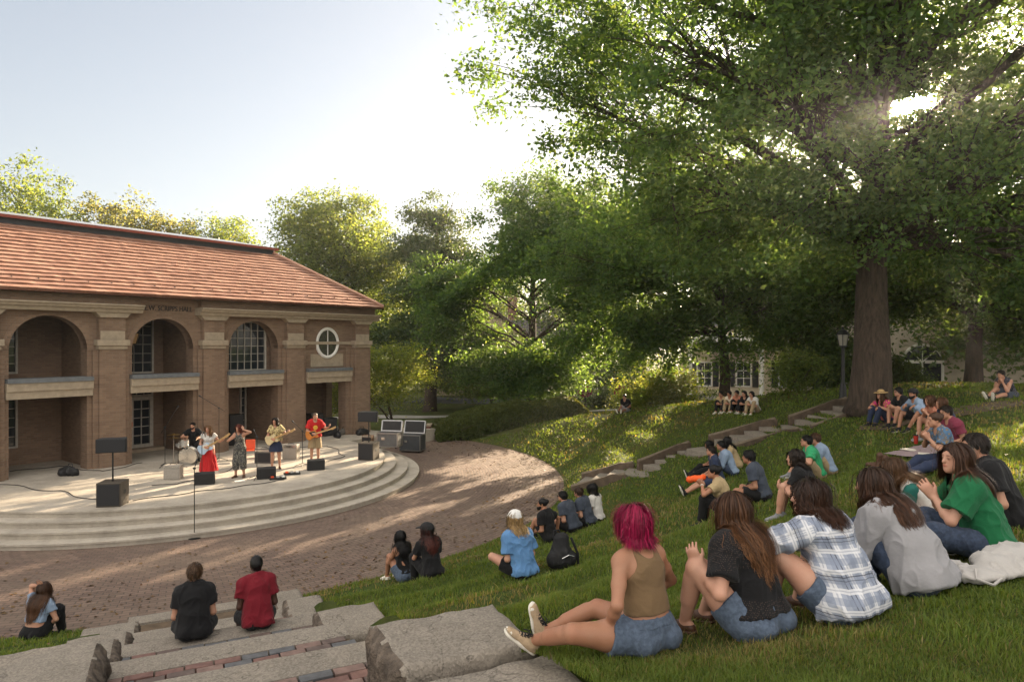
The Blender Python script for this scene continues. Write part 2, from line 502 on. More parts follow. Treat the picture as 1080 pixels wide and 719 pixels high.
def body_sdf(S, p, shoes=True):
    B = SDF(); w = S.w; fem = S.fem; ex0, fw0, up0 = S.ex0, S.fw0, S.up0; ex, fw1, up1 = S.ex, S.fw1, S.up1
    T = 'torso'; hw = 1.07 if fem else .97
    fr0 = (ex0, fw0, up0); fr1 = (ex, fw1, up1)
    B.el(S.hip + up0 * .03, (.162 * w * hw, .118 * w, .115), fr0, .03, tagn='pelvis')
    for sg in (-1, 1): B.el(S.hip + ex0 * .082 * sg * w - fw0 * .045 + up0 * -.015, (.095 * w, .10 * w, .09), fr0, .03, tagn='pelvis')
    ww = .138 * w * (.93 if fem else 1.02)
    B.rc(S.hip + up0 * .07, S.waist, .152 * w, ww, .04, fw0, .74, tagn=T)
    B.rc(S.waist, S.chest - up1 * .01, ww, .158 * (1 + (w - 1) * .8) * (.93 if fem else 1.04), .05, nrm(fw0 + fw1), .70, tagn=T)
    B.el(S.chest + up1 * .055 - fw1 * .008, (.158 * (1 + (w - 1) * .6) * (.92 if fem else 1.05), .108 * w ** .5, .125), fr1, .04, tagn=T)
    if fem:
        for sg in (-1, 1): B.el(S.chest + ex * .07 * sg + fw1 * .085 - up1 * .01, (.062, .055, .06), fr1, .04, tagn=T)
    for sd in 'LR':
        B.rc(S.nb - up1 * .035, S.sh[sd] + (S.nb - S.sh[sd]) * .18, .068, .057, .03, fw1, .95, tagn=T)
        B.rc(S.nb + up1 * .02 - fw1 * .012, S.nb + (S.sh[sd] - S.nb) * .75 + up1 * .028 - fw1 * .015, .048, .04, .04, tagn='trap')
    # shoulder blades / spine valley
    B.rc(S.waist - fw0 * .122 * w, S.chest - fw1 * .135, .012, .014, .03, op='s', tagn='spine')
    hx, hy, hz = S.hf; c = S.hc; H = lambda x, y, z: c + hx * x + hy * y + hz * z
    nr = .05 if fem else .058
    B.rc(S.nb - up1 * .03, H(0, -.022, -.05), nr * 1.12, nr, .035, tagn='neck')
    # head
    B.el(H(0, -.012, .025), (.074, .094, .083), S.hf, .02, tagn='head')
    B.el(H(0, .024, -.03), (.060, .068, .076), S.hf, .03, tagn='head')
    B.rc(H(-.028, .03, -.062), H(.0, .062, -.088), .036, .024, .03, tagn='head')
    B.rc(H(.028, .03, -.062), H(.0, .062, -.088), .036, .024, .03, tagn='head')
    B.rc(H(-.03, .072, .02), H(.03, .072, .02), .013, .013, .02, tagn='head')
    for sg in (-1, 1):
        B.el(H(.031 * sg, .094, -.001), (.016, .014, .011), S.hf, .012, op='s', tagn='head')
        B.el(H(.030 * sg, .078, -.002), (.0125, .0125, .0125), S.hf, .004, tagn='head')
        B.rc(H(.073 * sg, -.012, .012), H(.071 * sg, -.004, -.03), .017, .011, .008, hx, .55, tagn='head')
    B.rc(H(0, .086, .004), H(0, .103, -.028), .008, .0125, .014, tagn='head')
    B.el(H(0, .088, -.057), (.022, .010, .009), S.hf, .01, tagn='head')
    # arms
    aw = w ** .8
    for sd in 'LR':
        sh, el_, wr, hd, pn, curl = S.al[sd]; k = .85 if fem else 1.0
        u = nrm(el_ - sh)
        B.el(sh - up1 * .002, (.058 * aw * k, .06 * aw * k, .06 * aw * k), None, .04, tagn='deltoid')
        B.rc(sh, sh + u * .15, .055 * aw * k, .05 * aw * k, .03, tagn='armU' + sd)
        B.rc(sh + u * .15, el_, .05 * aw * k, .040 * aw * k, .02, tagn='armU' + sd)
        f = nrm(wr - el_)
        B.rc(el_, el_ + f * .075, .040 * aw * k, .044 * aw * k, .02, tagn='armF' + sd)
        B.rc(el_ + f * .075, wr, .044 * aw * k, .028 * k, .015, pn, .85, tagn='armF' + sd)
        hand_prims(B, sd, wr, hd, pn, curl)
    # legs
    for sd in 'LR':
        hj, kn, an, toe, tup = S.hl[sd]; u = nrm(kn - hj); lw = w ** .9 * (1.03 if fem else .96)
        B.rc(hj, hj + u * .2, .093 * lw, .082 * lw, .035, tagn='thigh' + sd)
        B.rc(hj + u * .2, kn, .082 * lw, .056 * lw, .03, tagn='thigh' + sd)
        f = nrm(an - kn); bk = nrm(np.cross(np.cross(f, u), f)) if np.linalg.norm(np.cross(f, u)) > .02 else -V3(tup)
        B.rc(kn, an, .053 * lw, .036, .02, tagn='shin' + sd)
        B.rc(kn + f * .08 + bk * .018, kn + f * .24 + bk * .012, .042 * lw, .038 * lw, .03, tagn='shin' + sd)
        # foot
        lat = np.cross(toe, tup)
        B.rc(an - tup * .035 - toe * .035, an - tup * .05 + toe * .02, .032, .034, .02, tagn='foot' + sd)
        B.rc(an - tup * .02 + toe * .01, an - tup * .052 + toe * .135, .034, .026, .02, tup, .8, tagn='foot' + sd)
        if not shoes:
            for q in range(5):
                b = an - tup * .058 + toe * (.135 - abs(q - 1) * .006) + lat * (.028 - .014 * q)
                B.rc(b, b + toe * (.036 - .003 * q), .0105, .009, .006, tagn='foot' + sd)
    return B

def fold(V, F, amp, freq, seed=0, stretch=(1, 1, .6), lo=None):
    if amp <= 0: return V
    N = vnormals(V, F); Q = V * freq * np.array(stretch) + seed * 3.7
    W = (fbm(Q * .6 + 9, 2) - .5)[:, None] * np.array([1.2, .8, 1.6])
    r_ = (1 - np.abs(2 * vnoise(Q + W) - 1)) ** 3 * 2.2 - .75
    r2 = (1 - np.abs(2 * vnoise(Q * 1.9 + W * 2 + 31) - 1)) ** 3 * 2.2 - .75
    d = (r_ * .7 + r2 * .38)
    return V + N * (d * amp)[:, None]

def mk(name, sdf, h, mat, parent, amp=0, freq=9, seed=0, rel=2, stretch=(1, 1, .6), post=None):
    V, F = sdf.mesh(h)
    V = relax(V, F, rel)
    V = fold(V, F, amp, freq, seed, stretch)
    if post: V = post(V, F)
    me = mesh_np(name, V, F, True)
    return link(name, me, mat, parent), V, F

def shirt_sdf(S, p, B, c):
    off = c.get('off', .014); sl = c.get('sleeve', .5); hem = c.get('hem', 0.02)
    tank = c.get('tank', False)
    hp = S.hip + S.up0 * hem; cut = [(-S.up0, -(S.up0 @ hp))]
    Q = SDF()
    for q in B.p:
        if q[10] in ('torso',) or (q[10] == 'pelvis' and hem < .1) or (q[10] == 'trap' and not tank):
            q = list(q)
            o = off + (c.get('drape', 0) if q[10] == 'pelvis' else 0)
            if q[0] == 'rc': q[3] += o; q[4] += o
            else: q[2] = q[2] + o
            q[8] = cut; q[5] = max(q[5], .04); Q.p.append(tuple(q))
    if c.get('drape'):
        Q.rc(S.waist, S.hip + S.up0 * (hem - .1), .16 * S.w + off, .185 * S.w + off + c['drape'], .05, S.fw0, .74, cut)
    if tank:
        for sd, sg in (('R', 1), ('L', -1)):
            Q.rc(S.nb + S.ex * sg * .078 - S.up1 * .05 - S.fw1 * .03, S.nb + S.ex * sg * .082 + S.up1 * .0, .03, .024, .02, cut=[])
            Q.el(S.sh[sd] + S.ex * sg * .012, (.085, .13, .105), (S.ex, S.fw1, S.up1), .02, op='s')
        Q.rc(S.nb + S.up1 * .06 - S.fw1 * .02, S.nb + S.up1 * .03 - S.fw1 * .15, .073, .088, .02, op='s')
        Q.rc(S.nb + S.up1 * .06, S.nb + S.up1 * .01 + S.fw1 * .15, .07, .085, .02, op='s')
    else:
        for sd in 'LR':
            sh, el_, wr = S.al[sd][:3]; u = nrm(el_ - sh); k = (.85 if S.fem else 1.0) * S.w ** .8
            lo = c.get('loose', .014) + off * .4
            if sl > 0:
                Q.el(sh - S.up1 * .004, (.062 * k + lo * .7, .064 * k + lo * .7, .062 * k + lo * .7), None, .05, tagn='slv')
                if sl <= 1:
                    e = sh + u * (.285 * sl)
                    Q.rc(sh, e + u * .03, .056 * k + lo, .050 * k + lo * 1.6, .03, cut=[(u, u @ e)], tagn='slvU' + sd)
                else:
                    f = nrm(wr - el_); e = el_ + (wr - el_) * (sl - 1)
                    Q.rc(sh, el_, .056 * k + lo, .044 * k + lo * 1.2, .03, tagn='slvU' + sd)
                    Q.rc(el_, e + f * .03, .044 * k + lo * 1.2, .034 * k + lo * .9, .03, cut=[(f, f @ e)], tagn='slvF' + sd)
        nr = .052 if S.fem else .06
        nk = c.get('neck', .012)
        Q.rc(S.nb + S.up1 * (.035 - nk), S.nb + S.up1 * .25 + V3(0, .05, 0), nr + nk, nr + nk + .03, .008, op='s')
        Q.rc(S.nb + S.up1 * (.012 - nk) + S.fw1 * .05, S.nb + S.up1 * .12 + S.fw1 * .14, .05 + nk, .07, .015, op='s')
    return Q

def bottom_sdf(S, p, B, c):
    off = c.get('off', .012); ln = c.get('len', .5); wa = c.get('waist', .10)
    wp = S.hip + S.up0 * wa; Q = SDF(); cut = [(S.up0, S.up0 @ wp)]
    for q in B.p:
        if q[10] == 'pelvis' or q[10] == 'torso' and (q[1] @ S.up0 < wp @ S.up0):
            q = list(q)
            if q[0] == 'rc': q[3] += off; q[4] += off
            else: q[2] = q[2] + off
            q[8] = cut; q[5] = max(q[5], .03); Q.p.append(tuple(q))
    for sd in 'LR':
        hj, kn, an, toe, tup = S.hl[sd]; u = nrm(kn - hj); lw = S.w ** .9 * (1.03 if S.fem else .96); lo = c.get('loose', .014)
        if ln <= 1:
            e = hj + u * .43 * ln
            Q.rc(hj, e + u * .04, .095 * lw + off, .082 * lw + off + lo * 1.2 - .012 * ln, .03, cut=[(u, u @ e)], tagn='legU' + sd)
        else:
            Q.rc(hj, kn, .095 * lw + off, .058 * lw + off + lo, .03, tagn='legU' + sd)
            f = nrm(an - kn); e = kn + (an - kn) * min(ln - 1, .97)
            Q.rc(kn, e + f * .04, .056 * lw + off + lo, .040 + off + lo, .03, cut=[(f, f @ e)], tagn='legF' + sd)
    return Q

def skirt_sdf(S, p, B, c):
    Q = SDF(); L = c['len']; wp = S.hip + S.up0 * .12
    Q.rc(wp, S.hip, .135 * S.w, .17 * S.w, .04, S.fw0, .8, [(S.up0, S.up0 @ wp)])
    e = S.hip + V3(0, .0, -L)
    Q.rc(S.hip, e - V3(0, 0, .05), .165 * S.w, c.get('flare', .3), .04, (0, 1, 0), .8, [((0, 0, -1), -e[2])])
    return Q

def shoe(S, sd, parent, c, h):
    hj, kn, an, toe, tup = S.hl[sd]; lat = np.cross(toe, tup)
    F3 = lambda x, y, z: an + lat * x + toe * y + tup * (z - .08)
    U = SDF()
    lo = [(-tup, -(tup @ F3(0, 0, .014)))]
    U.rc(F3(0, -.035, .035), F3(0, .03, .04), .037, .040, .02, cut=lo)
    U.rc(F3(0, .03, .045), F3(.0, .155, .025), .041, .033, .03, tup, .95, cut=lo)
    U.rc(F3(.0, .14, .022), F3(.002, .165, .022), .040, .036, .02, tup, .8, cut=lo)
    if c.get('high', True): U.rc(F3(0, -.015, .05), F3(0, -.01, .10), .043, .040, .03, cut=[(tup, tup @ F3(0, 0, .112))])
    o, _, _ = mk('shoe', U, h, c['mat'], parent, rel=2)
    K = SDF()
    K.rc(F3(0, -.035, .012), F3(0, .05, .012), .043, .043, .02, tup, .38)
    K.rc(F3(0, .05, .012), F3(.003, .15, .012), .043, .048, .02, tup, .36)
    s_, _, _ = mk('sole', K, h, c['sole'], o, rel=1)
    if c.get('cap'):
        K = SDF(); K.rc(F3(.0, .155, .024), F3(.002, .168, .022), .043, .038, .02, tup, .74, cut=[(-toe, -(toe @ F3(0, .148, 0))), *lo])
        mk('toe_cap', K, h, c['cap'], o, rel=1)
    if c.get('lace'):
        m = MB()
        for i in range(5):
            y = .05 + .019 * i; z = .089 - .0085 * i
            m.tube([F3(-.026, y, z - .012), F3(-.012, y + .004, z), F3(.012, y + .010, z), F3(.026, y + .012, z - .012)], .0042, 6)
            m.tube([F3(.026, y, z - .012), F3(.0, y + .008, z + .003), F3(-.026, y + .012, z - .012)], .0042, 6)
        for sg in (-1, 1):
            m.tube([F3(0, .042, .098), F3(.02 * sg, .045, .112), F3(.04 * sg, .05, .108), F3(.03 * sg, .056, .096), F3(0, .045, .098)], .0036, 6)
            m.tube([F3(0, .044, .098), F3(.025 * sg, .07, .10), F3(.042 * sg, .085, .082)], .0036, 6)
        m.build('laces', c['lace'], o, True)
    return o

def head_pts(S): 
    hx, hy, hz = S.hf; c = S.hc
    return lambda x, y, z: c + hx * x + hy * y + hz * z

def hair_base(S, style, k=1.0, length=.3):
    H = head_pts(S); hx, hy, hz = S.hf; Q = SDF()
    up1 = S.up1
    face = lambda: Q.el(H(0, .115, -.045), (.063, .085, .105), S.hf, .015, op='s')
    if style == 'short':
        t = .012 * k
        cut = [(nrm(hy * .55 - hz * .83), nrm(hy * .55 - hz * .83) @ H(0, .062, .048 - .045))]
        Q.el(H(0, -.014, .028), (.076 + t, .095 + t, .086 + t), S.hf, .02, cut)
        Q.rc(H(0, -.06, .0), H(0, -.055, -.05), .062, .05, .03, cut=[(-hz, -(hz @ H(0, 0, -.065)))])
        face()
    elif style == 'bun':
        Q.el(H(0, -.016, .028), (.083, .10, .09), S.hf, .02, [(nrm(hy * .55 - hz * .83), nrm(hy * .55 - hz * .83) @ H(0, .06, -.005))])
        Q.el(H(0, -.10, .055), (.045, .045, .045), S.hf, .02); face()
    else:
        Q.el(H(0, -.014, .028), (.086 * k, .105, .093 * k), S.hf, .02)
        Q.rc(H(-.04, -.04, .02), H(-.05, -.04, -.085), .052, .045, .04); Q.rc(H(.04, -.04, .02), H(.05, -.04, -.085), .052, .045, .04)
        Q.rc(H(0, -.05, .0), H(0, -.065, -.10), .068, .055, .04)
        if style == 'long':
            b = S.chest + up1 * .08 - S.fw1 * .125
            e = S.nb - up1 * (length - .12) - S.fw1 * (.10 + .05 * min(1, length)) + V3(0, 0, 0)
            n0 = H(0, -.07, -.10)
            for x in (-.055, 0, .055):
                Q.rc(n0 + S.ex * x * .8, b + S.ex * x + up1 * .03, .05, .036, .04)
                Q.rc(b + S.ex * x + up1 * .03, e + S.ex * x * 1.0, .036, .02, .03)
        face()
    return Q

def strands(S, B, base, col, n=1500, length=.3, width=.004, wave=.006, seed=1, tips=None, part=0.0, steps=22, lift=.006, dark=None, fr=.0, spread=1.0, tousle=0, gather=1.2):
    """hair drawn as many thin ribbons that hang over the head, neck and shoulders"""
    r_ = np.random.default_rng(seed)
    H = head_pts(S); hx, hy, hz = S.hf
    col = np.array(col); 
    coll = SDF(); coll.p = [q for q in B.p if q[9] == 'u' and q[10] in ('head', 'neck', 'torso', 'trap', 'deltoid')]
    up = S.up1
    # roots
    d = r_.normal(size=(n * 4, 3)); d /= np.linalg.norm(d, axis=1, keepdims=True)
    ok = (d[:, 2] > -.35 - .1 * r_.random(len(d))) & ((d[:, 1] < .62) | (d[:, 2] > .55)) & ((d[:, 2] > .15) | (d[:, 1] < .1))
    d = d[ok][:n]; n = len(d)
    rt = np.array([0, -.014, .027]) + d * np.array([.077, .098, .087])
    P = S.hc + rt @ S.hf
    sidex = np.sign(d[:, 0] - part + r_.normal(0, .05, n))
    cl = r_.integers(0, max(n // 14, 1), n)          # lock id
    # locks by position instead: quantise roots
    qd = np.floor((d + 1) * 5.0).astype(int); cl = (qd[:, 0] * 131 + qd[:, 1] * 17 + qd[:, 2] * 7)
    lph = (np.sin(cl * 12.9898) * 43758.5453) % 1
    lL = .82 + .3 * ((np.sin(cl * 78.233) * 12543.123) % 1)
    vel = (np.outer(sidex * .9 * (np.abs(d[:, 2])), hx) + np.outer(-.5 - .6 * (d[:, 1] < .2), hy) - np.outer(1.0 - .7 * d[:, 2], hz))
    vel += np.where(d[:, 1:2] > .35, np.outer(sidex * .9, hx), 0)
    if tousle: vel = vel * (1 - tousle) + tousle * (d @ S.hf) * 1.6 + r_.normal(0, .5 * tousle, (n, 3))
    vel /= np.linalg.norm(vel, axis=1, keepdims=True)
    L = length * lL * (.9 + .2 * r_.random(n)); st = L / steps
    off = lift + .026 * r_.random(n) * (1 + 0 * d[:, 0])
    off = off + (r_.random(n) < .035) * (.012 + .03 * r_.random(n))      # flyaways
    pts = [P.copy()]; nor = []
    e = 2e-3
    def grad(X):
        g0 = coll.eval(X)
        g = np.stack([coll.eval(X + np.eye(3)[i] * e) - g0 for i in range(3)], 1)
        return g0, g / (np.linalg.norm(g, axis=1, keepdims=True) + 1e-9)
    for s_ in range(steps):
        vel = vel * .72 + np.array([0, 0, -1]) * .34 - np.outer(((P - S.nb) @ S.ex) * gather * (s_ > steps * .3), S.ex)
        vel /= np.linalg.norm(vel, axis=1, keepdims=True)
        X = P + vel * st[:, None]
        g0, g = grad(X)
        o = off * min(1, .35 + s_ * .12) + fr * r_.random(n)
        push = np.maximum(o - g0, 0)
        X = X + g * push[:, None]
        stick = (g0 > o) & (g0 < o + .03) & (s_ < steps * .35)
        X = X - g * np.where(stick, (g0 - o) * .5, 0)[:, None]
        # keep out of the face
        q = (X - S.hc) @ S.hf.T
        inf = (q[:, 1] > .03) & (np.abs(q[:, 0]) < .07) & (q[:, 2] < .05) & (q[:, 2] > -.16)
        X = X + np.outer(np.where(inf, np.sign(q[:, 0]) * .010, 0), hx) - np.outer(np.where(inf, .008, 0), hy)
        vel = X - P; vel /= np.linalg.norm(vel, axis=1, keepdims=True) + 1e-9
        P = X; pts.append(P.copy()); nor.append(g)
    nor = [nor[0]] + nor
    T = np.stack(pts, 1); N = np.stack(nor, 1)                    # n,steps+1,3
    s01 = np.linspace(0, 1, steps + 1)
    side = np.cross(np.gradient(T, axis=1), N); side /= np.linalg.norm(side, axis=2, keepdims=True) + 1e-9
    wv = np.sin(2 * np.pi * (s01[None] * L[:, None] / .11 + lph[:, None])) * wave * np.clip(s01 * 1.6 - .2, 0, 1.4)[None]
    wv2 = np.cos(2 * np.pi * (s01[None] * L[:, None] / .13 + lph[:, None] * 3)) * wave * .8 * np.clip(s01 * 1.6 - .2, 0, 1.4)[None]
    T = T + side * wv[..., None] + N * (np.abs(wv2) * .8)[..., None]
    T = T + side * (spread * (r_.random(n)[:, None] - .5) * .012 * s01[None])[..., None]
    wd = width * (.6 + .8 * r_.random(n))[:, None] * (1 - .75 * s01[None] ** 3) * .5
    A = T + side * wd[..., None]; Bq = T - side * wd[..., None]
    V = np.stack([A, Bq], 2).reshape(-1, 3)                    # n*(steps+1)*2
    m = steps + 1
    i = (np.arange(n)[:, None] * m + np.arange(steps)[None]).ravel() * 2
    F = np.stack([i, i + 1, i + 3, i + 2], 1)
    sh = ((.45 + .75 * lph) * (.6 + .8 * r_.random(n)))[:, None, None]
    C = np.broadcast_to(col, (n, m, 3)) * sh
    if tips is not None:
        C = C * (1 - s01[None, :, None] ** 1.4) + np.array(tips) * sh * (s01[None, :, None] ** 1.4)
    if dark is not None:
        dk = ((lph > .86) & (d[:, 2] > .3))[:, None, None] * np.clip(1 - s01 * 1.6, 0, 1)[None, :, None]
        C = C * (1 - dk) + np.array(dark) * dk
    C = np.repeat(C[:, :, None], 2, 2).reshape(-1, 3)
    return V, F, C

def tint_body(V, S, p):
    q = (V - S.hc) @ S.hf.T
    C = np.ones((len(V), 3))
    def blob(c, r_, col, k=1.0):
        w = np.clip(1.6 - 1.6 * np.linalg.norm((q - np.array(c)) / np.array(r_), axis=1), 0, 1) * k
        C[:] = C * (1 - w[:, None]) + np.array(col) * w[:, None]
    if p.get('face', True):
        blob((0, .094, -.058), (.028, .02, .012), (.8, .5, .5))
        for sg in (-1, 1):
            blob((.031 * sg, .092, .020), (.026, .02, .008), (.28, .22, .2), .8)
            blob((.030 * sg, .09, -.002), (.017, .02, .010), (.16, .12, .11), .95)
    return C

def person(label, loc, yaw, p, top=None, bot=None, shoes=None, hair=None, skin='light', res=.01, group=None, extra=None):
    root = thing('person', label, 'person', loc, yaw, group)
    sc = p.get('h', 1.0); root.scale = (sc, sc, sc)
    S = skeleton(p); B = body_sdf(S, p, shoes is not None)
    near = res < .0085
    V, F = B.mesh(res); V = relax(V, F, 1 if near else 2, .4)
    me = mesh_np('body', V, F, True); add_attr(me, 'tint', tint_body(V, S, p))
    link('body', me, SKIN[skin], root)
    seed = abs(hash(label)) % 97 if False else sum(map(ord, label)) % 97
    if top:
        Q = shirt_sdf(S, p, B, top)
        amp = top.get('amp', .011 if near else .010)
        o, V2, F2 = mk(top.get('name', 'shirt'), Q, res * 1.0, top['mat'], root, amp, top.get('freq', 7.5), seed)
        if top.get('cuv'):
            ex, up = S.ex, S.up1; uv = np.stack([(V2 - S.chest) @ ex, (V2 - S.chest) @ V3(0, 0, 1), 0 * V2[:, 0]], 1)
            # wrap sideways around the body so stripes do not stretch on the flanks
            uv[:, 0] = np.arctan2((V2 - S.chest) @ ex, np.abs((V2 - S.chest) @ S.fw1) + .02) * .16
            best = np.full(len(V2), 9.); 
            torso = SDF(); torso.p = [q for q in Q.p if not q[10].startswith('slv') and q[9] == 'u']
            dt = torso.eval(V2)
            for q in Q.p:
                if q[10].startswith('slvU') or q[10].startswith('slvF'):
                    dd = q = SDF.d1(q, V2), q
                    dd, q = dd
                    a, b = q[1], q[2]; u = nrm(b - a); X = V2 - a; t_ = X @ u
                    e1 = nrm(np.cross(u, V3(.2, .3, 1))); e2 = np.cross(u, e1)
                    an = np.arctan2(X @ e2, X @ e1) * .07
                    m = (dd < dt - .012) & (dd < best)
                    uv[m] = np.stack([an, t_ + (.285 if q[10][3] == 'F' else 0), 0 * t_], 1)[m]; best = np.where(m, dd, best)
            add_attr(o.data, 'cuv', uv, 'FLOAT_VECTOR')
        if top.get('hood'):
            q = SDF(); a = S.nb - S.up1 * .035 - S.fw1 * .115
            q.rc(a + S.ex * .135 + S.up1 * .035 + S.fw1 * .05, a - S.up1 * .10 - S.fw1 * .02 + S.ex * .02, .045, .04, .04, S.fw1, .7)
            q.rc(a - S.ex * .135 + S.up1 * .035 + S.fw1 * .05, a - S.up1 * .10 - S.fw1 * .02 - S.ex * .02, .045, .04, .04, S.fw1, .7)
            q.rc(a - S.up1 * .02, a - S.up1 * .17 - S.fw1 * .012, .06, .03, .04, S.fw1, .6)
            q.rc(S.nb + S.up1 * .02 - S.fw1 * .06 + S.ex * .08, S.nb + S.up1 * .02 - S.fw1 * .06 - S.ex * .08, .03, .03, .03)
            mk('hood', q, res, top['mat'], root, .007, 11, seed + 5)
        if top.get('tag'):
            m = MB(); n0 = -S.fw1
            pt = S.nb - S.up1 * .075 - S.fw1 * .118
            m.box(pt, (.028, .004, .011), Matrix((S.ex, S.fw1, S.up1)).transposed())
            m.build('neck_label', top['tag'], root)
    if bot:
        if top and not top.get('tank') and not bot.get('skirt'):
            bot = dict(bot); bot['waist'] = min(bot.get('waist', .10), top.get('hem', .02) + .035)
            if top.get('hem', .02) < .06: bot['waistband'] = False
        Q = skirt_sdf(S, p, B, bot) if bot.get('skirt') else bottom_sdf(S, p, B, bot)
        mk(bot['name'], Q, res, bot['mat'], root, bot.get('amp', .005), bot.get('freq', 11), seed + 11,
           stretch=bot.get('stretch', (1, 1, .6)))
        if bot.get('waistband'):
            Q = SDF(); cut = [(S.up0, S.up0 @ (S.hip + S.up0 * (bot.get('waist', .1) + .004))), (-S.up0, -(S.up0 @ (S.hip + S.up0 * (bot.get('waist', .1) - .034))))]
            for q in B.p:
                if q[10] == 'pelvis' or q[10] == 'torso' and (q[1] @ S.up0 < (S.hip @ S.up0) + .1):
                    q = list(q); o_ = bot.get('off', .012) + .006
                    if q[0] == 'rc': q[3] += o_; q[4] += o_
                    else: q[2] = q[2] + o_
                    q[8] = cut; q[5] = .03; Q.p.append(tuple(q))
            mk('waistband', Q, res, bot['mat'], root, .002, 11, seed, rel=1)
    if shoes:
        for sd in 'LR':
            if sd in shoes.get('sides', 'LR'):
                shoe(S, sd, root, shoes, min(res, .009) if near else res)
    if hair:
        st = hair['style']; col = np.array(hair['col']); hair = dict(hair)
        if 'n' not in hair and res < .0125:
            if st == 'short': hair.update(n=900 if res < .009 else 500, length=.055 * hair.get('k', 1), width=.007 if res < .009 else .010, wave=.004, tousle=.55, steps=7, lift=.004)
            elif st in ('bob', 'long'): hair.update(n=1100 if res < .009 else 650, length=hair.get('length', .22 if st == 'bob' else .34), width=.009 if res < .009 else .013, wave=.006, lift=.010)
        Q = hair_base(S, 'short' if st == 'cropped' else st, hair.get('k', .3 if st == 'cropped' else 1.0), hair.get('length', .3))
        hamp = hair.get('amp', .004 if st in ('short', 'bun') else .005)
        if st == 'cropped': hamp = .001
        if hair.get('n'):
            Q = hair_base(S, 'short', .45); Q.rc(S.hc - S.hf[1] * .035 - S.hf[2] * .03, S.hc - S.hf[1] * .03 - S.hf[2] * .085, .062, .052, .03)
        V3_, F3_ = Q.mesh(min(res, .012)); V3_ = relax(V3_, F3_, 2); V3_ = fold(V3_, F3_, hamp, hair.get('freq', 34), seed, (1, 1, .35) if st not in ('short', 'cropped') else (1, 1, 1))
        sh = .7 + .6 * fbm(V3_ * np.array([70, 70, 12]), 2)
        C = col[None] * sh[:, None]
        if hair.get('n'):
            C = C * .55
            Vs, Fs, Cs = strands(S, B, Q, col, n=hair['n'], length=hair.get('length', .3), width=hair.get('width', .004), wave=hair.get('wave', .006),
                                 seed=seed, tips=hair.get('tips'), part=hair.get('part', 0), dark=hair.get('dark'), lift=hair.get('lift', .006), fr=hair.get('fr', 0), tousle=hair.get('tousle', 0), gather=hair.get('gather', 1.2), steps=hair.get('steps', 22))
            if hair.get('baseoff'):   # only the scalp cap as backing
                pass
            Fs = Fs + len(V3_)
            V3_ = np.vstack([V3_, Vs]); F3_ = np.vstack([F3_, Fs]); C = np.vstack([C, Cs])
        me = mesh_np('hair', V3_, F3_, True); add_attr(me, 'tint', C)
        link('hair', me, HAIR, root)
    if extra: extra(root, S, B)
    return root, S

# extras --------------------------------------------------------------
def x_cap(mat, back=False):
    def f(root, S, B):
        H = head_pts(S); hx, hy, hz = S.hf; q = SDF()
        y = -1 if back else 1
        q.el(H(0, -.014, .034), (.106, .128, .108), S.hf, .02, [(-hz, -(hz @ H(0, 0, .025)))])
        q.rc(H(-.03, y * .10, .036), H(-.03, y * .17, .026), .05, .04, .02, hz, .14); q.rc(H(.03, y * .10, .036), H(.03, y * .17, .026), .05, .04, .02, hz, .14)
        q.el(H(0, -.014, .142), (.009, .009, .006), S.hf, .005)
        mk('cap', q, .008, mat, root, .002, 20)
    return f
def x_strawhat(mat, band):
    def f(root, S, B):
        H = head_pts(S); hx, hy, hz = S.hf; q = SDF()
        q.el(H(0, -.01, .05), (.09, .108, .095), S.hf, .02, [(-hz, -(hz @ H(0, 0, .045))), (hz, hz @ H(0, 0, .135))])
        q.el(H(0, -.01, .05), (.17, .19, .014), S.hf, .02)
        o, _, _ = mk('straw_hat', q, .009, mat, root, .002, 15)
        q = SDF(); q.el(H(0, -.01, .05), (.096, .114, .08), S.hf, .02, [(-hz, -(hz @ H(0, 0, .06))), (hz, hz @ H(0, 0, .085))])
        mk('hat_band', q, .008, band, o)
    return f
def x_glasses(mat):
    def f(root, S, B):
        H = head_pts(S); m = MB()
        for sg in (-1, 1):
            m.tube([H(sg * (.033 + .023 * math.cos(a)), .103, -.002 + .019 * math.sin(a)) for a in np.linspace(0, 2 * math.pi, 13)], .003, 6, False)
            m.tube([H(sg * .056, .10, .004), H(sg * .076, .02, .006), H(sg * .078, -.02, -.004)], .0028, 6)
        m.tube([H(-.011, .105, .002), H(.011, .105, .002)], .003, 6)
        m.build('glasses', mat, root, True)
    return f
def x_beard(col):
    def f(root, S, B):
        H = head_pts(S); hx, hy, hz = S.hf; q = SDF()
        q.rc(H(-.045, .03, -.06), H(0, .07, -.095), .034, .036, .03); q.rc(H(.045, .03, -.06), H(0, .07, -.095), .034, .036, .03)
        V, F = q.mesh(.009); V = fold(V, F, .003, 60); me = mesh_np('beard', V, F, True)
        add_attr(me, 'tint', np.tile(np.array(col), (len(V), 1)) * (.7 + .6 * vnoise(V * 90))[:, None]); link('beard', me, HAIR, root)
    return f
def x_watch(sd, mat):
    def f(root, S, B):
        sh, el_, wr = S.al[sd][:3]; u = nrm(wr - el_); q = SDF()
        q.rc(wr - u * .03, wr - u * .008, .033, .031, .01, cut=[(u, u @ (wr - u * .012)), (-u, -(u @ (wr - u * .03)))])
        mk('wristband', q, .006, mat, root, 0)
    return f
def multi(*fs):
    def f(root, S, B):
        for g in fs: g(root, S, B)
    return f
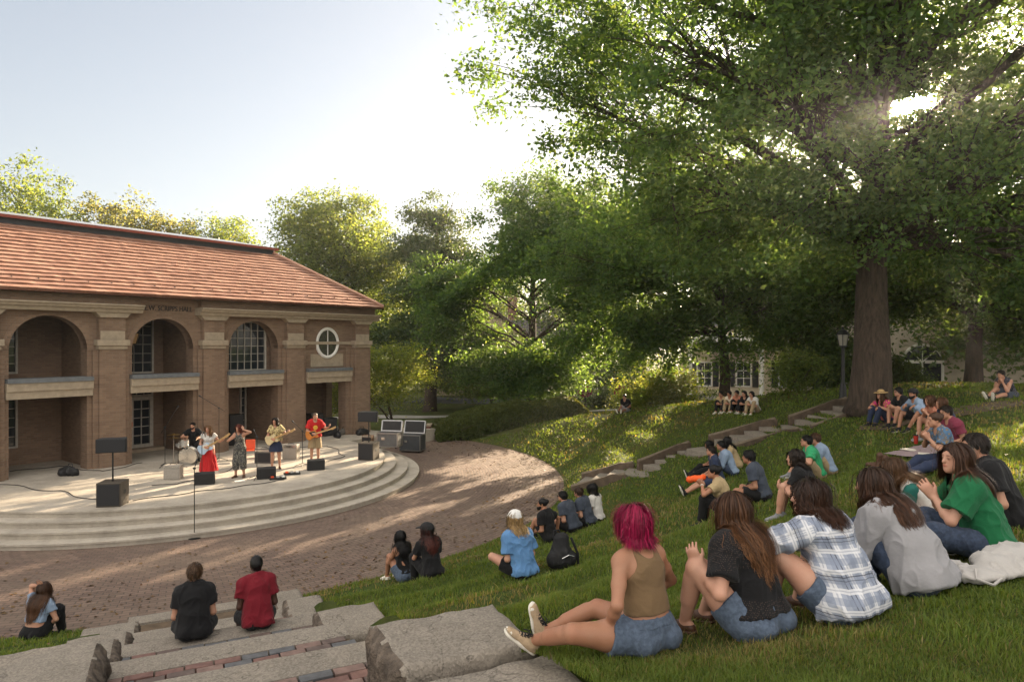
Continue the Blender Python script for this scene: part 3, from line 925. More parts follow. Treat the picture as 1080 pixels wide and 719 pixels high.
# ------------------------------------------------------------------ frame of reference
CAMZ, FPX, HY = 4.8, 720.0, 362.0           # eye height above the plaza, focal length in photo pixels, horizon row
CX, CY = -11.7, 24.1                        # centre of the amphitheatre
RP = 13.5                                   # plaza radius
SUN_AZ = math.atan2(.5875, 1.0)             # to the right of +Y
SUN_EL = math.atan(.35 / math.hypot(.5875, 1))
SUND = V3(math.sin(SUN_AZ) * math.cos(SUN_EL), math.cos(SUN_AZ) * math.cos(SUN_EL), math.sin(SUN_EL))

_PH = np.radians([-180, -120, -95, 2, 10, 16, 24, 35, 46, 58, 100, 140, 180])
_PZ = np.array([.1, .6, 3.3, 3.3, 2.75, 2.25, 1.8, 1.15, .45, .12, .06, .05, .1])
_PK = np.array([.3, .3, .3, .3, .3, .3, .3, .28, .2, .1, .1, .1, .3])
def smin(a, b, k):
    h = np.maximum(k - np.abs(a - b), 0) / k
    return np.minimum(a, b) - h * h * k * .25
def hgt(x, y, detail=True):
    x = np.asarray(x, float); y = np.asarray(y, float)
    r = np.hypot(x - CX, y - CY); ph = np.arctan2(y - CY, x - CX)
    H = np.interp(ph, _PH, _PZ); K = np.interp(ph, _PH, _PK)
    t = np.maximum(r - RP, 0)
    z = smin(K * t, H, .5)
    z = np.where(r < RP, 0, z)
    # old seating terraces in the lawn
    amp = np.clip(t / 2, 0, 1) * np.clip((10.8 - t) / 2, 0, 1) * np.clip(H / 3.2, 0, 1) ** 2
    z = z + amp * .07 * np.sin(2 * math.pi * t / 1.55)
    if detail:
        z = z + np.clip(t / 3, 0, 1) * np.clip((60 - t) / 30, 0, 1) * .05 * (np.sin(x * .9 + 1.3 * np.sin(y * .5)) * np.sin(y * .8 + 1.1))
    far = np.hypot(x, y)
    z = z - np.clip(far - 60, 0, 400) * .002
    return z
def gz(x, y): return float(hgt(x, y))
def ray(px, py): return V3((px - 540) / FPX, 1.0, (HY - py) / FPX)
def at(px, py, dz=0.0):
    """the spot on the ground seen at a place in the photograph"""
    d = ray(px, py); t = 1.2
    while t < 200:
        if CAMZ + d[2] * t <= gz(d[0] * t, t) + dz: break
        t += .02 + t * .002
    return V3(d[0] * t, t, gz(d[0] * t, t) + dz)
def atz(px, py, z):
    t = (CAMZ - z) * FPX / (py - HY); return V3((px - 540) / FPX * t, t, z)
def atY(px, Y, z=None):
    x = (px - 540) / FPX * Y
    return V3(x, Y, gz(x, Y) if z is None else z)

# ------------------------------------------------------------------ materials of the setting
def grass_mat():
    t = NT('lawn'); o = t.obj()
    n1 = t.noise(o, .35, 6, .6); n2 = t.noise(o, 3.5, 5, .6); n3 = t.noise(o, 45, 3, .6)
    c = t.ramp(n2, [(.3, (.052, .082, .018)), (.7, (.105, .138, .032))])
    dry = t.ramp(n1, [(.5, (0, 0, 0)), (.68, (1, 1, 1))])
    c = t.mix(t.math('MULTIPLY', dry, .5), c, (.16, .135, .05, 1))
    c = t.mix(t.math('MULTIPLY', n3, .45), c, (.018, .024, .008, 1))
    # worn soil and leaf litter on the far bank
    s = t.node('ShaderNodeSeparateXYZ'); t.l.new(o, s.inputs[0])
    bank = t.ramp(t.math('DIVIDE', s.outputs[1], 60), [(.36, (0, 0, 0)), (.46, (1, 1, 1))])
    lit = t.ramp(t.noise(o, 1.3, 7, .7), [(.42, (0, 0, 0)), (.62, (1, 1, 1))])
    c = t.mix(t.math('MULTIPLY', t.math('MULTIPLY', bank, lit), .55), c, (.10, .070, .028, 1))
    t.l.new(c, t.p.inputs['Base Color']); t.p.inputs['Roughness'].default_value = .95; t.p.inputs['Specular IOR Level'].default_value = .1
    b = t.bump(t.noise(o, 30, 5, .7), .9, .05)
    t.l.new(t.bump(n3, .8, .03, b), t.p.inputs['Normal'])
    return t.m

def polar_brick():
    t = NT('plaza_brick'); o = t.obj()
    s = t.node('ShaderNodeSeparateXYZ'); t.l.new(o, s.inputs[0])
    r_ = t.math('SQRT', t.math('ADD', t.math('MULTIPLY', s.outputs[0], s.outputs[0]), t.math('MULTIPLY', s.outputs[1], s.outputs[1])))
    th = t.math('ARCTAN2', s.outputs[1], s.outputs[0])
    wob = t.math('MULTIPLY', t.math('SUBTRACT', t.noise(o, 1.2, 3), .5), .05)
    cb = t.node('ShaderNodeCombineXYZ'); t.l.new(t.math('MULTIPLY', th, 11.0), cb.inputs[0]); t.l.new(t.math('ADD', r_, wob), cb.inputs[1])
    b = t.node('ShaderNodeTexBrick'); t.l.new(cb.outputs[0], b.inputs['Vector'])
    for k, v in {'Scale': 1.0, 'Brick Width': .23, 'Row Height': .115, 'Mortar Size': .009, 'Mortar Smooth': .3, 'Bias': 0.0}.items(): b.inputs[k].default_value = v
    b.inputs['Color1'].default_value = (.135, .085, .064, 1); b.inputs['Color2'].default_value = (.215, .14, .105, 1); b.inputs['Mortar'].default_value = (.055, .043, .034, 1)
    n = t.noise(o, .7, 6, .6); n2 = t.noise(o, 9, 4, .6)
    c = t.mix(t.math('MULTIPLY', n2, .55), b.outputs['Color'], (.085, .075, .068, 1))
    c = t.mix(t.math('MULTIPLY', t.ramp(n, [(.4, (0, 0, 0)), (.7, (1, 1, 1))]), .45), c, (.17, .13, .095, 1))
    t.l.new(c, t.p.inputs['Base Color']); t.p.inputs['Roughness'].default_value = .78; t.p.inputs['Specular IOR Level'].default_value = .3
    hh = t.math('ADD', t.math('MULTIPLY', t.math('SUBTRACT', 1.0, b.outputs['Fac']), 1.0), t.math('MULTIPLY', t.noise(cb.outputs[0], 6, 3), .9))
    t.l.new(t.bump(hh, .8, .02), t.p.inputs['Normal'])
    return t.m

def wall_brick(name, c1, c2, mortar, sc=1.0, bw=.22, rh=.075):
    t = NT(name); o = t.obj()
    s = t.node('ShaderNodeSeparateXYZ'); t.l.new(o, s.inputs[0])
    cb = t.node('ShaderNodeCombineXYZ'); t.l.new(t.math('ADD', s.outputs[0], s.outputs[1]), cb.inputs[0]); t.l.new(s.outputs[2], cb.inputs[1])
    b = t.node('ShaderNodeTexBrick'); t.l.new(cb.outputs[0], b.inputs['Vector'])
    for k, v in {'Scale': sc, 'Brick Width': bw, 'Row Height': rh, 'Mortar Size': .009, 'Mortar Smooth': .2}.items(): b.inputs[k].default_value = v
    b.inputs['Color1'].default_value = c4(c1); b.inputs['Color2'].default_value = c4(c2); b.inputs['Mortar'].default_value = c4(mortar)
    n = t.noise(o, 1.1, 6, .6)
    c = t.mix(t.math('MULTIPLY', t.ramp(n, [(.4, (0, 0, 0)), (.75, (1, 1, 1))]), .4), b.outputs['Color'], c4(mul(c1, .6)))
    t.l.new(c, t.p.inputs['Base Color']); t.p.inputs['Roughness'].default_value = .85; t.p.inputs['Specular IOR Level'].default_value = .25
    t.l.new(t.bump(t.math('SUBTRACT', 1.0, b.outputs['Fac']), .5, .01), t.p.inputs['Normal'])
    return t.m

def glass_mat(name='window_glass', col=(.02, .025, .03)):
    t = NT(name)
    t.p.inputs['Base Color'].default_value = c4(col); t.p.inputs['Roughness'].default_value = .04; t.p.inputs['Specular IOR Level'].default_value = .6
    o = t.obj(); t.l.new(t.bump(t.noise(o, 1.5, 2), .08, .05), t.p.inputs['Normal'])
    return t.m

def concrete(name, col, pebble=True, streak=.3):
    t = NT(name); o = t.obj()
    v = t.node('ShaderNodeTexVoronoi'); v.inputs['Scale'].default_value = 75; t.l.new(o, v.inputs['Vector'])
    n = t.noise(o, 1.4, 7, .65); n2 = t.noise(o, 12, 5, .6)
    c = t.mix(n2, c4(mul(col, .78)), c4(mul(col, 1.2)))
    c = t.mix(t.math('MULTIPLY', t.ramp(n, [(.42, (0, 0, 0)), (.66, (1, 1, 1))]), streak), c, c4(mul(col, .42)))
    if pebble:
        ck = t.node('ShaderNodeTexVoronoi'); ck.feature = 'DISTANCE_TO_EDGE'; ck.inputs['Scale'].default_value = .8
        wv = t.node('ShaderNodeVectorMath'); wv.operation = 'ADD'; t.l.new(o, wv.inputs[0]); nz = t.node('ShaderNodeTexNoise'); nz.inputs['Scale'].default_value = 3.5; t.l.new(o, nz.inputs['Vector']); t.l.new(nz.outputs['Color'], wv.inputs[1]); t.l.new(wv.outputs[0], ck.inputs['Vector'])
        c = t.mix(t.math('MULTIPLY', t.math('LESS_THAN', ck.outputs['Distance'], .007), .75), c, c4(mul(col, .22)))
        pc = t.ramp(v.outputs['Color'], [(.2, mul(col, .55)), (.8, mul(col, 1.45))])
        c = t.mix(.42, c, pc)
    t.l.new(c, t.p.inputs['Base Color']); t.p.inputs['Roughness'].default_value = .88; t.p.inputs['Specular IOR Level'].default_value = .25
    b = t.bump(n2, .35, .02)
    t.l.new(t.bump(v.outputs['Distance'], .35 if pebble else .1, .006, b), t.p.inputs['Normal'])
    return t.m

MAT = {}
MAT['lawn'] = grass_mat(); MAT['plaza'] = polar_brick()
MAT['brick'] = wall_brick('brown_brick', (.185, .118, .080), (.255, .168, .114), (.21, .165, .125))
MAT['stone'] = M('limestone', (.34, .275, .20), .85, .14, 7, .2, 40, dirt=((.2, .17, .13), 3, .4))
MAT['stage'] = concrete('stage_concrete', (.41, .365, .305), False, .5)
MAT['conc'] = concrete('pebble_concrete', (.235, .205, .17), True, .55)
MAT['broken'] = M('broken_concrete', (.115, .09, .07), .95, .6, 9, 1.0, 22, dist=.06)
MAT['walk'] = concrete('walk_concrete', (.34, .32, .29), False)
MAT['tile'] = None
MAT['white'] = M('white_paint', (.72, .70, .66), .5, .06, 8)
MAT['glass'] = glass_mat()
MAT['black'] = M('black_plastic', (.014, .014, .015), .55, .2, 20, .1, 300)
MAT['iron'] = M('black_iron', (.012, .013, .013), .45, .2, 20)
MAT['grille'] = M('speaker_grille', (.02, .02, .022), .6, .4, 200, .6, 500)
MAT['chrome'] = M('chrome', (.6, .6, .6), .18, .05, 10, metal=1)
MAT['alu'] = M('aluminium', (.30, .30, .30), .35, .1, 10, metal=1)
MAT['wood'] = M('timber', (.10, .072, .05), .85, .35, 5, .5, 30, dirt=((.05, .035, .025), 4, .5))
MAT['soil'] = M('soil', (.10, .07, .045), .95, .3, 6, .6, 40)

# ------------------------------------------------------------------ terrain
def build_terrain():
    r0 = [0.0] + list(np.linspace(1.5, 12, 6)) + list(np.linspace(12.8, 27, 110)) + list(27 + 1.0 * np.cumsum(1.09 ** np.arange(56)))
    r0 = np.array([q for q in r0 if q < 540] + [560.0])
    nth = 540; th = np.linspace(0, 2 * math.pi, nth, endpoint=False)
    Rr, T = np.meshgrid(r0[1:], th, indexing='ij')
    X = CX + Rr * np.cos(T); Y = CY + Rr * np.sin(T)
    Z = hgt(X, Y)
    Z = np.where(Rr < RP - .1, -.06, Z)
    dx, dy = X - CX, Y - CY; u = dx * .437 - dy * .9; l = dx * .9 + dy * .437
    Z = np.where((u > 12.9) & (u <= 14.5) & (l > -.75) & (l < 1.55), -.06, Z)
    Z = np.where((u > 14.3) & (u < 25) & (l > -1.0) & (l < np.where(u > 21.9, 1.98, 1.75)), Z - .9, Z)      # the steps are cut into the bank
    V = np.vstack([[[CX, CY, -.06]], np.stack([X.ravel(), Y.ravel(), Z.ravel()], 1)])
    n = len(r0) - 1
    i = (np.arange(n - 1)[:, None] * nth + np.arange(nth)[None]).ravel(); j = (np.arange(n - 1)[:, None] * nth + (np.arange(nth)[None] + 1) % nth).ravel()
    F = np.stack([1 + i, 1 + i + nth, 1 + j + nth, 1 + j], 1)
    me = mesh_np('ground', V, F, True)
    o = link('ground', me, MAT['lawn']); tag(o, 'shaded green lawn rising round the amphitheatre in shallow terraces', 'lawn', kind='structure')
build_terrain()

def ring_sector(m, r0, r1, a0, a1, z0, z1, n=96, c=(CX, CY)):
    """solid ring sector"""
    A = np.linspace(a0, a1, n + 1)
    vs = []
    for a in A:
        for r_, z in ((r0, z0), (r1, z0), (r1, z1), (r0, z1)):
            vs.append((c[0] + r_ * math.cos(a), c[1] + r_ * math.sin(a), z))
    fs = []
    for k in range(n):
        for q in range(4):
            fs.append((k * 4 + q, k * 4 + (q + 1) % 4, (k + 1) * 4 + (q + 1) % 4, (k + 1) * 4 + q))
    fs += [(0, 1, 2, 3), (n * 4 + 3, n * 4 + 2, n * 4 + 1, n * 4)]
    m.add(vs, fs)

# brick plaza, its centre at the object's origin so the rows run in arcs
m = MB()
n = 160; ring = [(0, 0)]
pts = [(0, 0, 0)]; fs = []
rr = [3, 6, 9, 11, 12.5, RP + .05]
for r_ in rr:
    for k in range(n):
        a = 2 * math.pi * k / n; pts.append((r_ * math.cos(a), r_ * math.sin(a), 0.0))
for k in range(n): fs.append((0, 1 + k, 1 + (k + 1) % n))
for i in range(len(rr) - 1):
    for k in range(n): fs.append((1 + i * n + k, 1 + (i + 1) * n + k, 1 + (i + 1) * n + (k + 1) % n, 1 + i * n + (k + 1) % n))
m.add(pts, fs)
o = m.build('brick_plaza', MAT['plaza'], loc=(CX, CY, .008)); tag(o, 'worn brown brick paving laid in arcs round the stage', 'paving', kind='structure')

# facade frame
FA = math.atan2(.796, .606); FD = V3(math.cos(FA), math.sin(FA), 0); FN = V3(FD[1], -FD[0], 0); F0 = V3(-13.6, 23.26, 0)
def fac(s, n, z=0.0): return F0 + FD * s + FN * n + V3(0, 0, z)
SZ = .6                                     # stage height

# stage: four round steps, each a thing of its own would not lift away: one stage with its steps
st = thing('stage', 'low round concrete stage with four curved steps before the brick hall', 'stage', (CX, CY, 0))
a0 = FA - math.pi - R(7); a1 = FA + R(7)
for i in range(4):
    m = MB(); r1 = 8.35 - .42 * i
    ring_sector(m, 0.2, r1 - .03, a0, a1, 0.0 if i == 0 else .15 * i - .02, .15 * (i + 1) - .045, 120, (0, 0))
    ring_sector(m, 0.2, r1, a0, a1, .15 * (i + 1) - .045, .15 * (i + 1) - (.0 if i == 3 else .0), 120, (0, 0))
    m.build('step', MAT['stage'], st)
m = MB()
P = [fac(-16, -.0), fac(14.3, -.0), fac(14.3, 1.45), fac(9.2, 1.45), fac(-6, 1.45), fac(-16, 1.45)]
P = [p - V3(CX, CY, 0) for p in P]
m.prism([(p[0], p[1]) for p in P], ((0, 0, 0), (1, 0, 0), (0, 1, 0), (0, 0, 1)), SZ - .006)
P = [fac(-16, -6), fac(12, -6), fac(12, .02), fac(-16, .02)]; P = [p - V3(CX, CY, 0) for p in P]
m.prism([(p[0], p[1]) for p in P], ((0, 0, 0), (1, 0, 0), (0, 1, 0), (0, 0, 1)), SZ - .010)
m.build('terrace_slab', MAT['stage'], st)
# expansion joints and cables lying on the stage
# ------------------------------------------------------------------ the brick hall
def tile_mat():
    t = NT('clay_tile'); o = t.obj()
    s = t.node('ShaderNodeSeparateXYZ'); t.l.new(o, s.inputs[0])
    cb = t.node('ShaderNodeCombineXYZ'); t.l.new(t.math('ADD', s.outputs[0], s.outputs[1]), cb.inputs[0]); t.l.new(t.math('SUBTRACT', s.outputs[2], 6.46), cb.inputs[1])
    b = t.node('ShaderNodeTexBrick'); t.l.new(cb.outputs[0], b.inputs['Vector'])
    for k, v in {'Scale': 1.0, 'Brick Width': .24, 'Row Height': ROW_DZ, 'Mortar Size': .006, 'Mortar Smooth': .1}.items(): b.inputs[k].default_value = v
    b.inputs['Color1'].default_value = (.25, .115, .072, 1); b.inputs['Color2'].default_value = (.42, .235, .16, 1); b.inputs['Mortar'].default_value = (.10, .03, .02, 1)
    c = t.mix(t.math('MULTIPLY', t.noise(o, 1.6, 5, .6), .5), b.outputs['Color'], (.24, .125, .085, 1))
    t.l.new(c, t.p.inputs['Base Color']); t.p.inputs['Roughness'].default_value = .6
    t.l.new(t.bump(t.noise(cb.outputs[0], 6, 4), .4, .02), t.p.inputs['Normal'])
    return t.m
NROW = 17; RZ0, RZ1 = 6.47, 8.92; RD0, RD1 = -.38, 3.2
ROW_DZ = (RZ1 - RZ0) / NROW
MAT['tile'] = tile_mat()
hall = thing('brick_hall', 'long brown brick hall with round arches and a red tile roof behind the stage', 'hall', F0, FA)
PS = [-7.27, -3.63, 0, 3.63, 7.27, 10.9]
AR = 1.1; SPZ = 4.6; TOPZ = 6.48; WB = .57
WF, WK = .22, .75     # wall front and back depth
fr_w = lambda d: ((0, d, 0), (1, 0, 0), (0, 0, 1), (0, 1, 0))
m = MB()
for i, p in enumerate(PS):
    l = p - .715; r_ = p + .715
    if i == 0: l = p - .55
    if i == 5: l, r_ = p - .80, p + .55
    if i == 4: r_ = p + .5
    if i == 0: r_ = p + .5
    if i == 1: l = p - .8
    m.b2((l, WF, WB), (r_, WK, SPZ))
for i in range(1, 4):
    sc = (PS[i] + PS[i + 1]) / 2; half = (PS[i + 1] - PS[i]) / 2
    poly = [(sc - half, SPZ), (sc - AR, SPZ)] + [(sc - AR * math.cos(a), SPZ + AR * math.sin(a)) for a in np.linspace(0, math.pi, 33)[1:-1]] + [(sc + AR, SPZ), (sc + half, SPZ), (sc + half, TOPZ), (sc - half, TOPZ)]
    m.prism(poly, fr_w(WF), WK - WF)
for i in (0, 4):
    a = PS[i] + (.5 if i == 4 else .5); b = PS[i + 1] - .8
    m.b2((PS[i] if i else PS[0] - .55, WF + .001, SPZ), (PS[i + 1] if i == 0 else PS[5] + .55, WK, TOPZ))
    m.b2((a, WF + .06, 3.1), (b, WK, SPZ))
m.build('arcade_wall', MAT['brick'], hall)
# voussoir rings round the arches
for i in range(1, 4):
    sc = (PS[i] + PS[i + 1]) / 2; m = MB()
    A = np.linspace(0, math.pi, 33)
    poly = [(sc - AR * math.cos(a), SPZ + AR * math.sin(a)) for a in A] + [(sc + (AR + .2) * math.cos(a), SPZ + (AR + .2) * math.sin(a)) for a in A]
    m.prism(poly, fr_w(WF - .012), .3); m.build('arch_ring', MAT['brick'], hall)
# inner walls
m = MB()
m.b2((-7.8, 3.0, WB), (7.75, 3.4, 6.42))
for p in PS[1:5]: m.b2((p - .5, WK, WB), (p + .5, 3.0, 6.4))
m.b2((7.77, 3.3, WB), (11.1, 3.7, 6.42))
m.b2((11.1, WK, WB), (11.45, 1.4, 6.42)); m.b2((11.1, 2.95, WB), (11.45, 9.2, 6.42)); m.b2((11.1, 1.4, 3.35), (11.45, 2.95, 6.42))
m.b2((-7.82, WK, WB), (-7.5, 9.2, 6.42)); m.b2((-7.5, 8.9, WB), (11.1, 9.2, 6.42))
m.build('inner_wall', MAT['brick'], hall)
m = MB(); m.b2((-7.3, WK + .002, 3.2), (7.2, 2.998, 3.36)); m.b2((7.78, WK + .002, 3.2), (11.09, 3.298, 3.36)); m.b2((-7.8, WF, TOPZ - .07), (11.44, 9.1, TOPZ - .02))
m.build('ceiling', MAT['stone'], hall)
m = MB(); m.b2((5.45 - 1.3, .98, 3.37), (5.45 + 1.3, 1.1, 5.9)); m.build('window_wall', MAT['brick'], hall)
# pilasters
for p in PS:
    m = MB()
    m.b2((p - .42, 0, WB), (p + .42, WF - .001, 4.6)); m.b2((p - .42, 0.002, 4.92), (p + .42, WF - .001, 5.68)); m.b2((p - .58, .11, WB), (p + .58, WF - .0012, 4.58))
    o = m.build('pilaster', MAT['brick'], hall)
    m = MB(); m.b2((p - .46, -.05, 4.6), (p + .46, WF - .002, 4.72)); m.b2((p - .52, -.11, 4.72), (p + .52, WF - .002, 4.92)); m.b2((p - .39, -.02, 4.921), (p + .39, .1, 5.22))
    m.build('capital', MAT['stone'], o, bevel=.015)
    m = MB()
    m.prism([(p - .42, 5.68), (p + .42, 5.68), (p + .58, 5.85), (p - .58, 5.85)], ((0, -.1, 0), (1, 0, 0), (0, 0, 1), (0, 1, 0)), .3)
    m.build('cap_stone', MAT['stone'], o)
# stone band between the last two pilasters, panel, round window
for a, b in ((PS[4], PS[5]), (PS[0], PS[1])):
    sc = (a + b) / 2
    m = MB(); m.b2((a + .53, .16, 4.75), (b - .53, .28, 4.88)); m.build('stone_band', MAT['stone'], hall)
    m = MB(); m.b2((sc - .88, .245, 3.76), (sc + .88, .3, 4.12 + .2)); m.build('stone_panel', MAT['stone'], hall)
    m = MB()
    A = np.linspace(0, 2 * math.pi, 41)
    m.tube([(sc + .56 * math.cos(q), .24, 4.82 + .63 * math.sin(q)) for q in A], .075, 8, False)
    w_ = m.build('round_window', MAT['white'], hall, True)
    m = MB(); m.prism([(sc + .53 * math.cos(q), 4.82 + .6 * math.sin(q)) for q in A[:-1]], fr_w(.22), .02)
    t = glass_mat('round_glass', (.25, .24, .2)); t.node_tree.nodes['Principled BSDF'].inputs['Metallic'].default_value = .75
    m.build('pane', t, w_)
    m = MB(); m.b2((sc - .015, .195, 4.24), (sc + .015, .215, 5.4)); m.build('glazing_bar', MAT['white'], w_)
# balcony slabs
cop = M('slate_coping', (.13, .14, .15), .6, .2, 8)
for i in range(5):
    a, b = PS[i] + .6, PS[i + 1] - .6
    m = MB(); m.b2((a, .02, 3.06), (b, .62, 3.3)); m.b2((a, -.03, 3.3), (b, .62, 3.56))
    o = m.build('balcony_slab', MAT['stone'], hall, bevel=.012)
    m = MB(); m.b2((a + .01, -.07, 3.562), (b - .01, .64, 3.7)); m.build('coping', cop, o)
# cornice in two runs, broken over the middle bay; returns at the gable end
prof = [(.25, 5.85), (-.16, 5.85), (-.19, 5.93), (-.19, 5.96), (-.27, 5.98), (-.31, 6.07), (-.36, 6.08), (-.36, 6.125), (.25, 6.125)]
for a, b in ((-8.1, .92), (2.98, 11.78)):
    m = MB()
    m.prism([(q[0], q[1]) for q in prof], ((a, 0, 0), (0, 1, 0), (0, 0, 1), (1, 0, 0)), b - a)
    m.build('cornice', MAT['stone'], hall)
m = MB()
m.prism([(-(q[0]), q[1]) for q in prof], ((11.45, .26, 0), (1, 0, 0), (0, 0, 1), (0, 1, 0)), 9.0); m.build('cornice', MAT['stone'], hall)
m = MB(); m.b2((-8.0, -.04, 6.126), (.8, WF - .002, 6.42)); m.b2((3.1, -.04, 6.126), (11.62, WF - .002, 6.42)); m.b2((11.452, WF, 6.126), (11.62, 9.1, 6.42))
m.build('parapet', MAT['brick'], hall)
gut = M('copper_gutter', (.17, .075, .05), .35, .25, 9, metal=.7)
m = MB()
for a, b in ((-8.2, 11.85),):
    m.b2((a, -.42, 6.425), (b, .3, 6.475)); m.b2((11.5, .302, 6.425), (11.85, 9.6, 6.475))
m.build('gutter', gut, hall)
# lettering
def text_mesh(txt, size, depth):
    cu = bpy.data.curves.new('lettering', 'FONT'); cu.body = txt; cu.size = size; cu.extrude = depth; cu.align_x = 'CENTER'; cu.align_y = 'CENTER'; cu.resolution_u = 3
    o = bpy.data.objects.new('tmp', cu); COL.objects.link(o)
    dg = bpy.context.evaluated_depsgraph_get(); me = bpy.data.meshes.new_from_object(o.evaluated_get(dg))
    bpy.data.objects.remove(o); bpy.data.curves.remove(cu); return me
me = text_mesh('E.W. SCRIPPS HALL', .265, .014); me.name = 'lettering'
o = link('lettering', me, M('letter_bronze', (.03, .024, .02), .5), hall); o.location = (2.0, WF - .016, 6.06); o.rotation_euler = (R(90), 0, 0); o.scale = (.78, 1, 1)
# roof courses
EL_, ER_ = 1.815 * 2 - 11.86, 11.86
def roof_course(m, i):
    t0, t1 = i / NROW, (i + 1) / NROW
    L = lambda t: (RD0 + (RD1 - RD0) * t, RZ0 + (RZ1 - RZ0) * t)
    hipin = (RD1 - RD0)
    sl = nrm(V3(0, RD1 - RD0, RZ1 - RZ0)); nn = V3(0, -sl[2], sl[1])
    lift = .065
    def seg(side):
        (d0, z0), (d1, z1) = L(t0), L(t1 + .02)
        e0, e1 = hipin * t0, hipin * (t1 + .02)
        if side == 'front':
            n_ = max(2, int((ER_ - EL_) / .24)); wv = np.random.default_rng(i).normal(0, .006, n_ + 1)
            xs0 = np.linspace(EL_ + e0, ER_ - e0, n_ + 1); xs1 = np.linspace(EL_ + e1, ER_ - e1, n_ + 1)
            vs = []
            for a, b, w_ in zip(xs0, xs1, wv):
                vs += [(a, d0 + nn[1] * (lift + w_), z0 + nn[2] * (lift + w_)), (b, d1 + nn[1] * .004, z1 + nn[2] * .004), (a, d0 + nn[1] * .0, z0 - .002)]
            fs = []
            for k in range(n_): fs += [(k * 3, k * 3 + 3, k * 3 + 4, k * 3 + 1), (k * 3 + 2, k * 3 + 5, k * 3 + 3, k * 3)]
            m.add(vs, fs)
        else:
            sg = 1 if side == 'right' else -1; X = ER_ if sg > 0 else EL_
            x0, x1 = X - sg * e0, X - sg * e1; y0a, y0b = d0, 9.4 - d0; y1a, y1b = d1, 9.4 - d1
            vs = [(x0 + sg * sl[2] * lift, y0a, z0 + sl[1] * lift), (x0 + sg * sl[2] * lift, y0b, z0 + sl[1] * lift), (x1, y1b, z1), (x1, y1a, z1), (x0, y0a, z0), (x0, y0b, z0)]
            m.add(vs, [(0, 1, 2, 3), (4, 5, 1, 0)])
    for s_ in ('front', 'right', 'left'): seg(s_)
m = MB()
for i in range(NROW): roof_course(m, i)
hipin = RD1 - RD0
m.add([(EL_ + hipin, 9.4 - RD1, RZ1), (ER_ - hipin, 9.4 - RD1, RZ1), (ER_, 9.4 - RD0, RZ0), (EL_, 9.4 - RD0, RZ0)], [(0, 1, 2, 3)])
me = bpy.data.meshes.new('roof'); me.from_pydata(m.v, [], m.f); me.update()
roof = link('roof', me, MAT['tile'], hall)
for X, sg in ((ER_, 1), (EL_, -1)):
    m = MB(); m.tube([(X, RD0, RZ0 + .07), (X - sg * hipin, RD1, RZ1 + .07)], .085, 8)
    m.build('hip_tiles', MAT['tile'], roof, True)
dk = M('dark_flashing', (.035, .04, .05), .45, .2, 6)
m = MB(); m.b2((EL_ + hipin - .02, RD1 - .03, RZ1 - .06), (ER_ - hipin + .02, 9.4 - RD1 + .03, RZ1 + .22)); m.build('roof_curb', dk, roof)
m = MB()
x0, x1, y0, y1 = EL_ + hipin - .16, ER_ - hipin + .16, RD1 - .18, 9.4 - RD1 + .18
zt = RZ1 + .225
m.add([(x0, y0, zt), (x1, y0, zt), (x1, y1, zt), (x0, y1, zt), (x0, y0, zt + .07), (x1, y0, zt + .07), (x1, y1, zt + .07), (x0, y1, zt + .07), (x0 + 1.3, (y0 + y1) / 2, zt + .42), (x1 - 1.3, (y0 + y1) / 2, zt + .42)],
      [(0, 1, 2, 3), (0, 1, 5, 4), (1, 2, 6, 5), (2, 3, 7, 6), (3, 0, 4, 7), (4, 5, 9, 8), (6, 7, 8, 9), (5, 6, 9), (7, 4, 8)])
m.build('roof_cap', M('pale_metal_roof', (.55, .52, .5), .22, .08, 3, metal=.8), roof)
m = MB()
m.b2((x0 - .02, y0 - .03, zt - .03), (x1 + .02, y0 + .02, zt + .075)); m.b2((x1 - .02, y0 + .021, zt - .03), (x1 + .03, y1, zt + .075))
for k in range(7): m.b2((x0 + 1.6 + k * 1.55, y0, zt + .055), (x0 + 1.63 + k * 1.55, y0 + .9, zt + .2)) if False else None
m.build('edge_trim', M('red_trim', (.22, .05, .03), .5), roof)
m = MB(); m.b2((-.014, -.015, 0), (.014, .05, .05)); sg_ = None
tt = 2.25 / NROW
for k in range(26):
    o = m.build('snow_guard', dk, roof) if sg_ is None else link('snow_guard', sg_, None, roof)
    sg_ = o.data; o.location = (-7.2 + k * .72, RD0 + (RD1 - RD0) * tt - .02, RZ0 + (RZ1 - RZ0) * tt + .03)
MAT['trim'] = M('aged_window_paint', (.40, .37, .32), .6, .15, 8)
# windows and doors on the inner walls
def window(parent, s0, s1, z0, z1, depth, nx, nz, name='window', frame=.07, bar=.02, paint='trim'):
    m = MB()
    f = frame
    m.b2((s0, depth - .1, z0), (s0 + f, depth, z1)); m.b2((s1 - f, depth - .1, z0), (s1, depth, z1))
    m.b2((s0 + f, depth - .1, z1 - f), (s1 - f, depth, z1)); m.b2((s0 + f, depth - .1, z0), (s1 - f, depth, z0 + f))
    o = m.build(name, MAT[paint], parent)
    m = MB()
    for k in range(1, nx):
        x = s0 + f + (s1 - s0 - 2 * f) * k / nx; m.b2((x - bar / 2, depth - .07, z0 + f), (x + bar / 2, depth - .021, z1 - f))
    for k in range(1, nz):
        z = z0 + f + (z1 - z0 - 2 * f) * k / nz; m.b2((s0 + f, depth - .068, z - bar / 2), (s1 - f, depth - .022, z + bar / 2))
    if m.v: m.build('glazing_bars', MAT[paint], o)
    m = MB(); m.b2((s0 + f, depth - .02, z0 + f), (s1 - f, depth - .001, z1 - f)); m.build('pane', MAT['glass'], o)
    return o
window(hall, 5.45 - .98, 5.45 + .98, 3.66, 5.72, .98, 6, 6)
window(hall, .9, 2.72, 3.62, 5.9, 2.998, 5, 6)
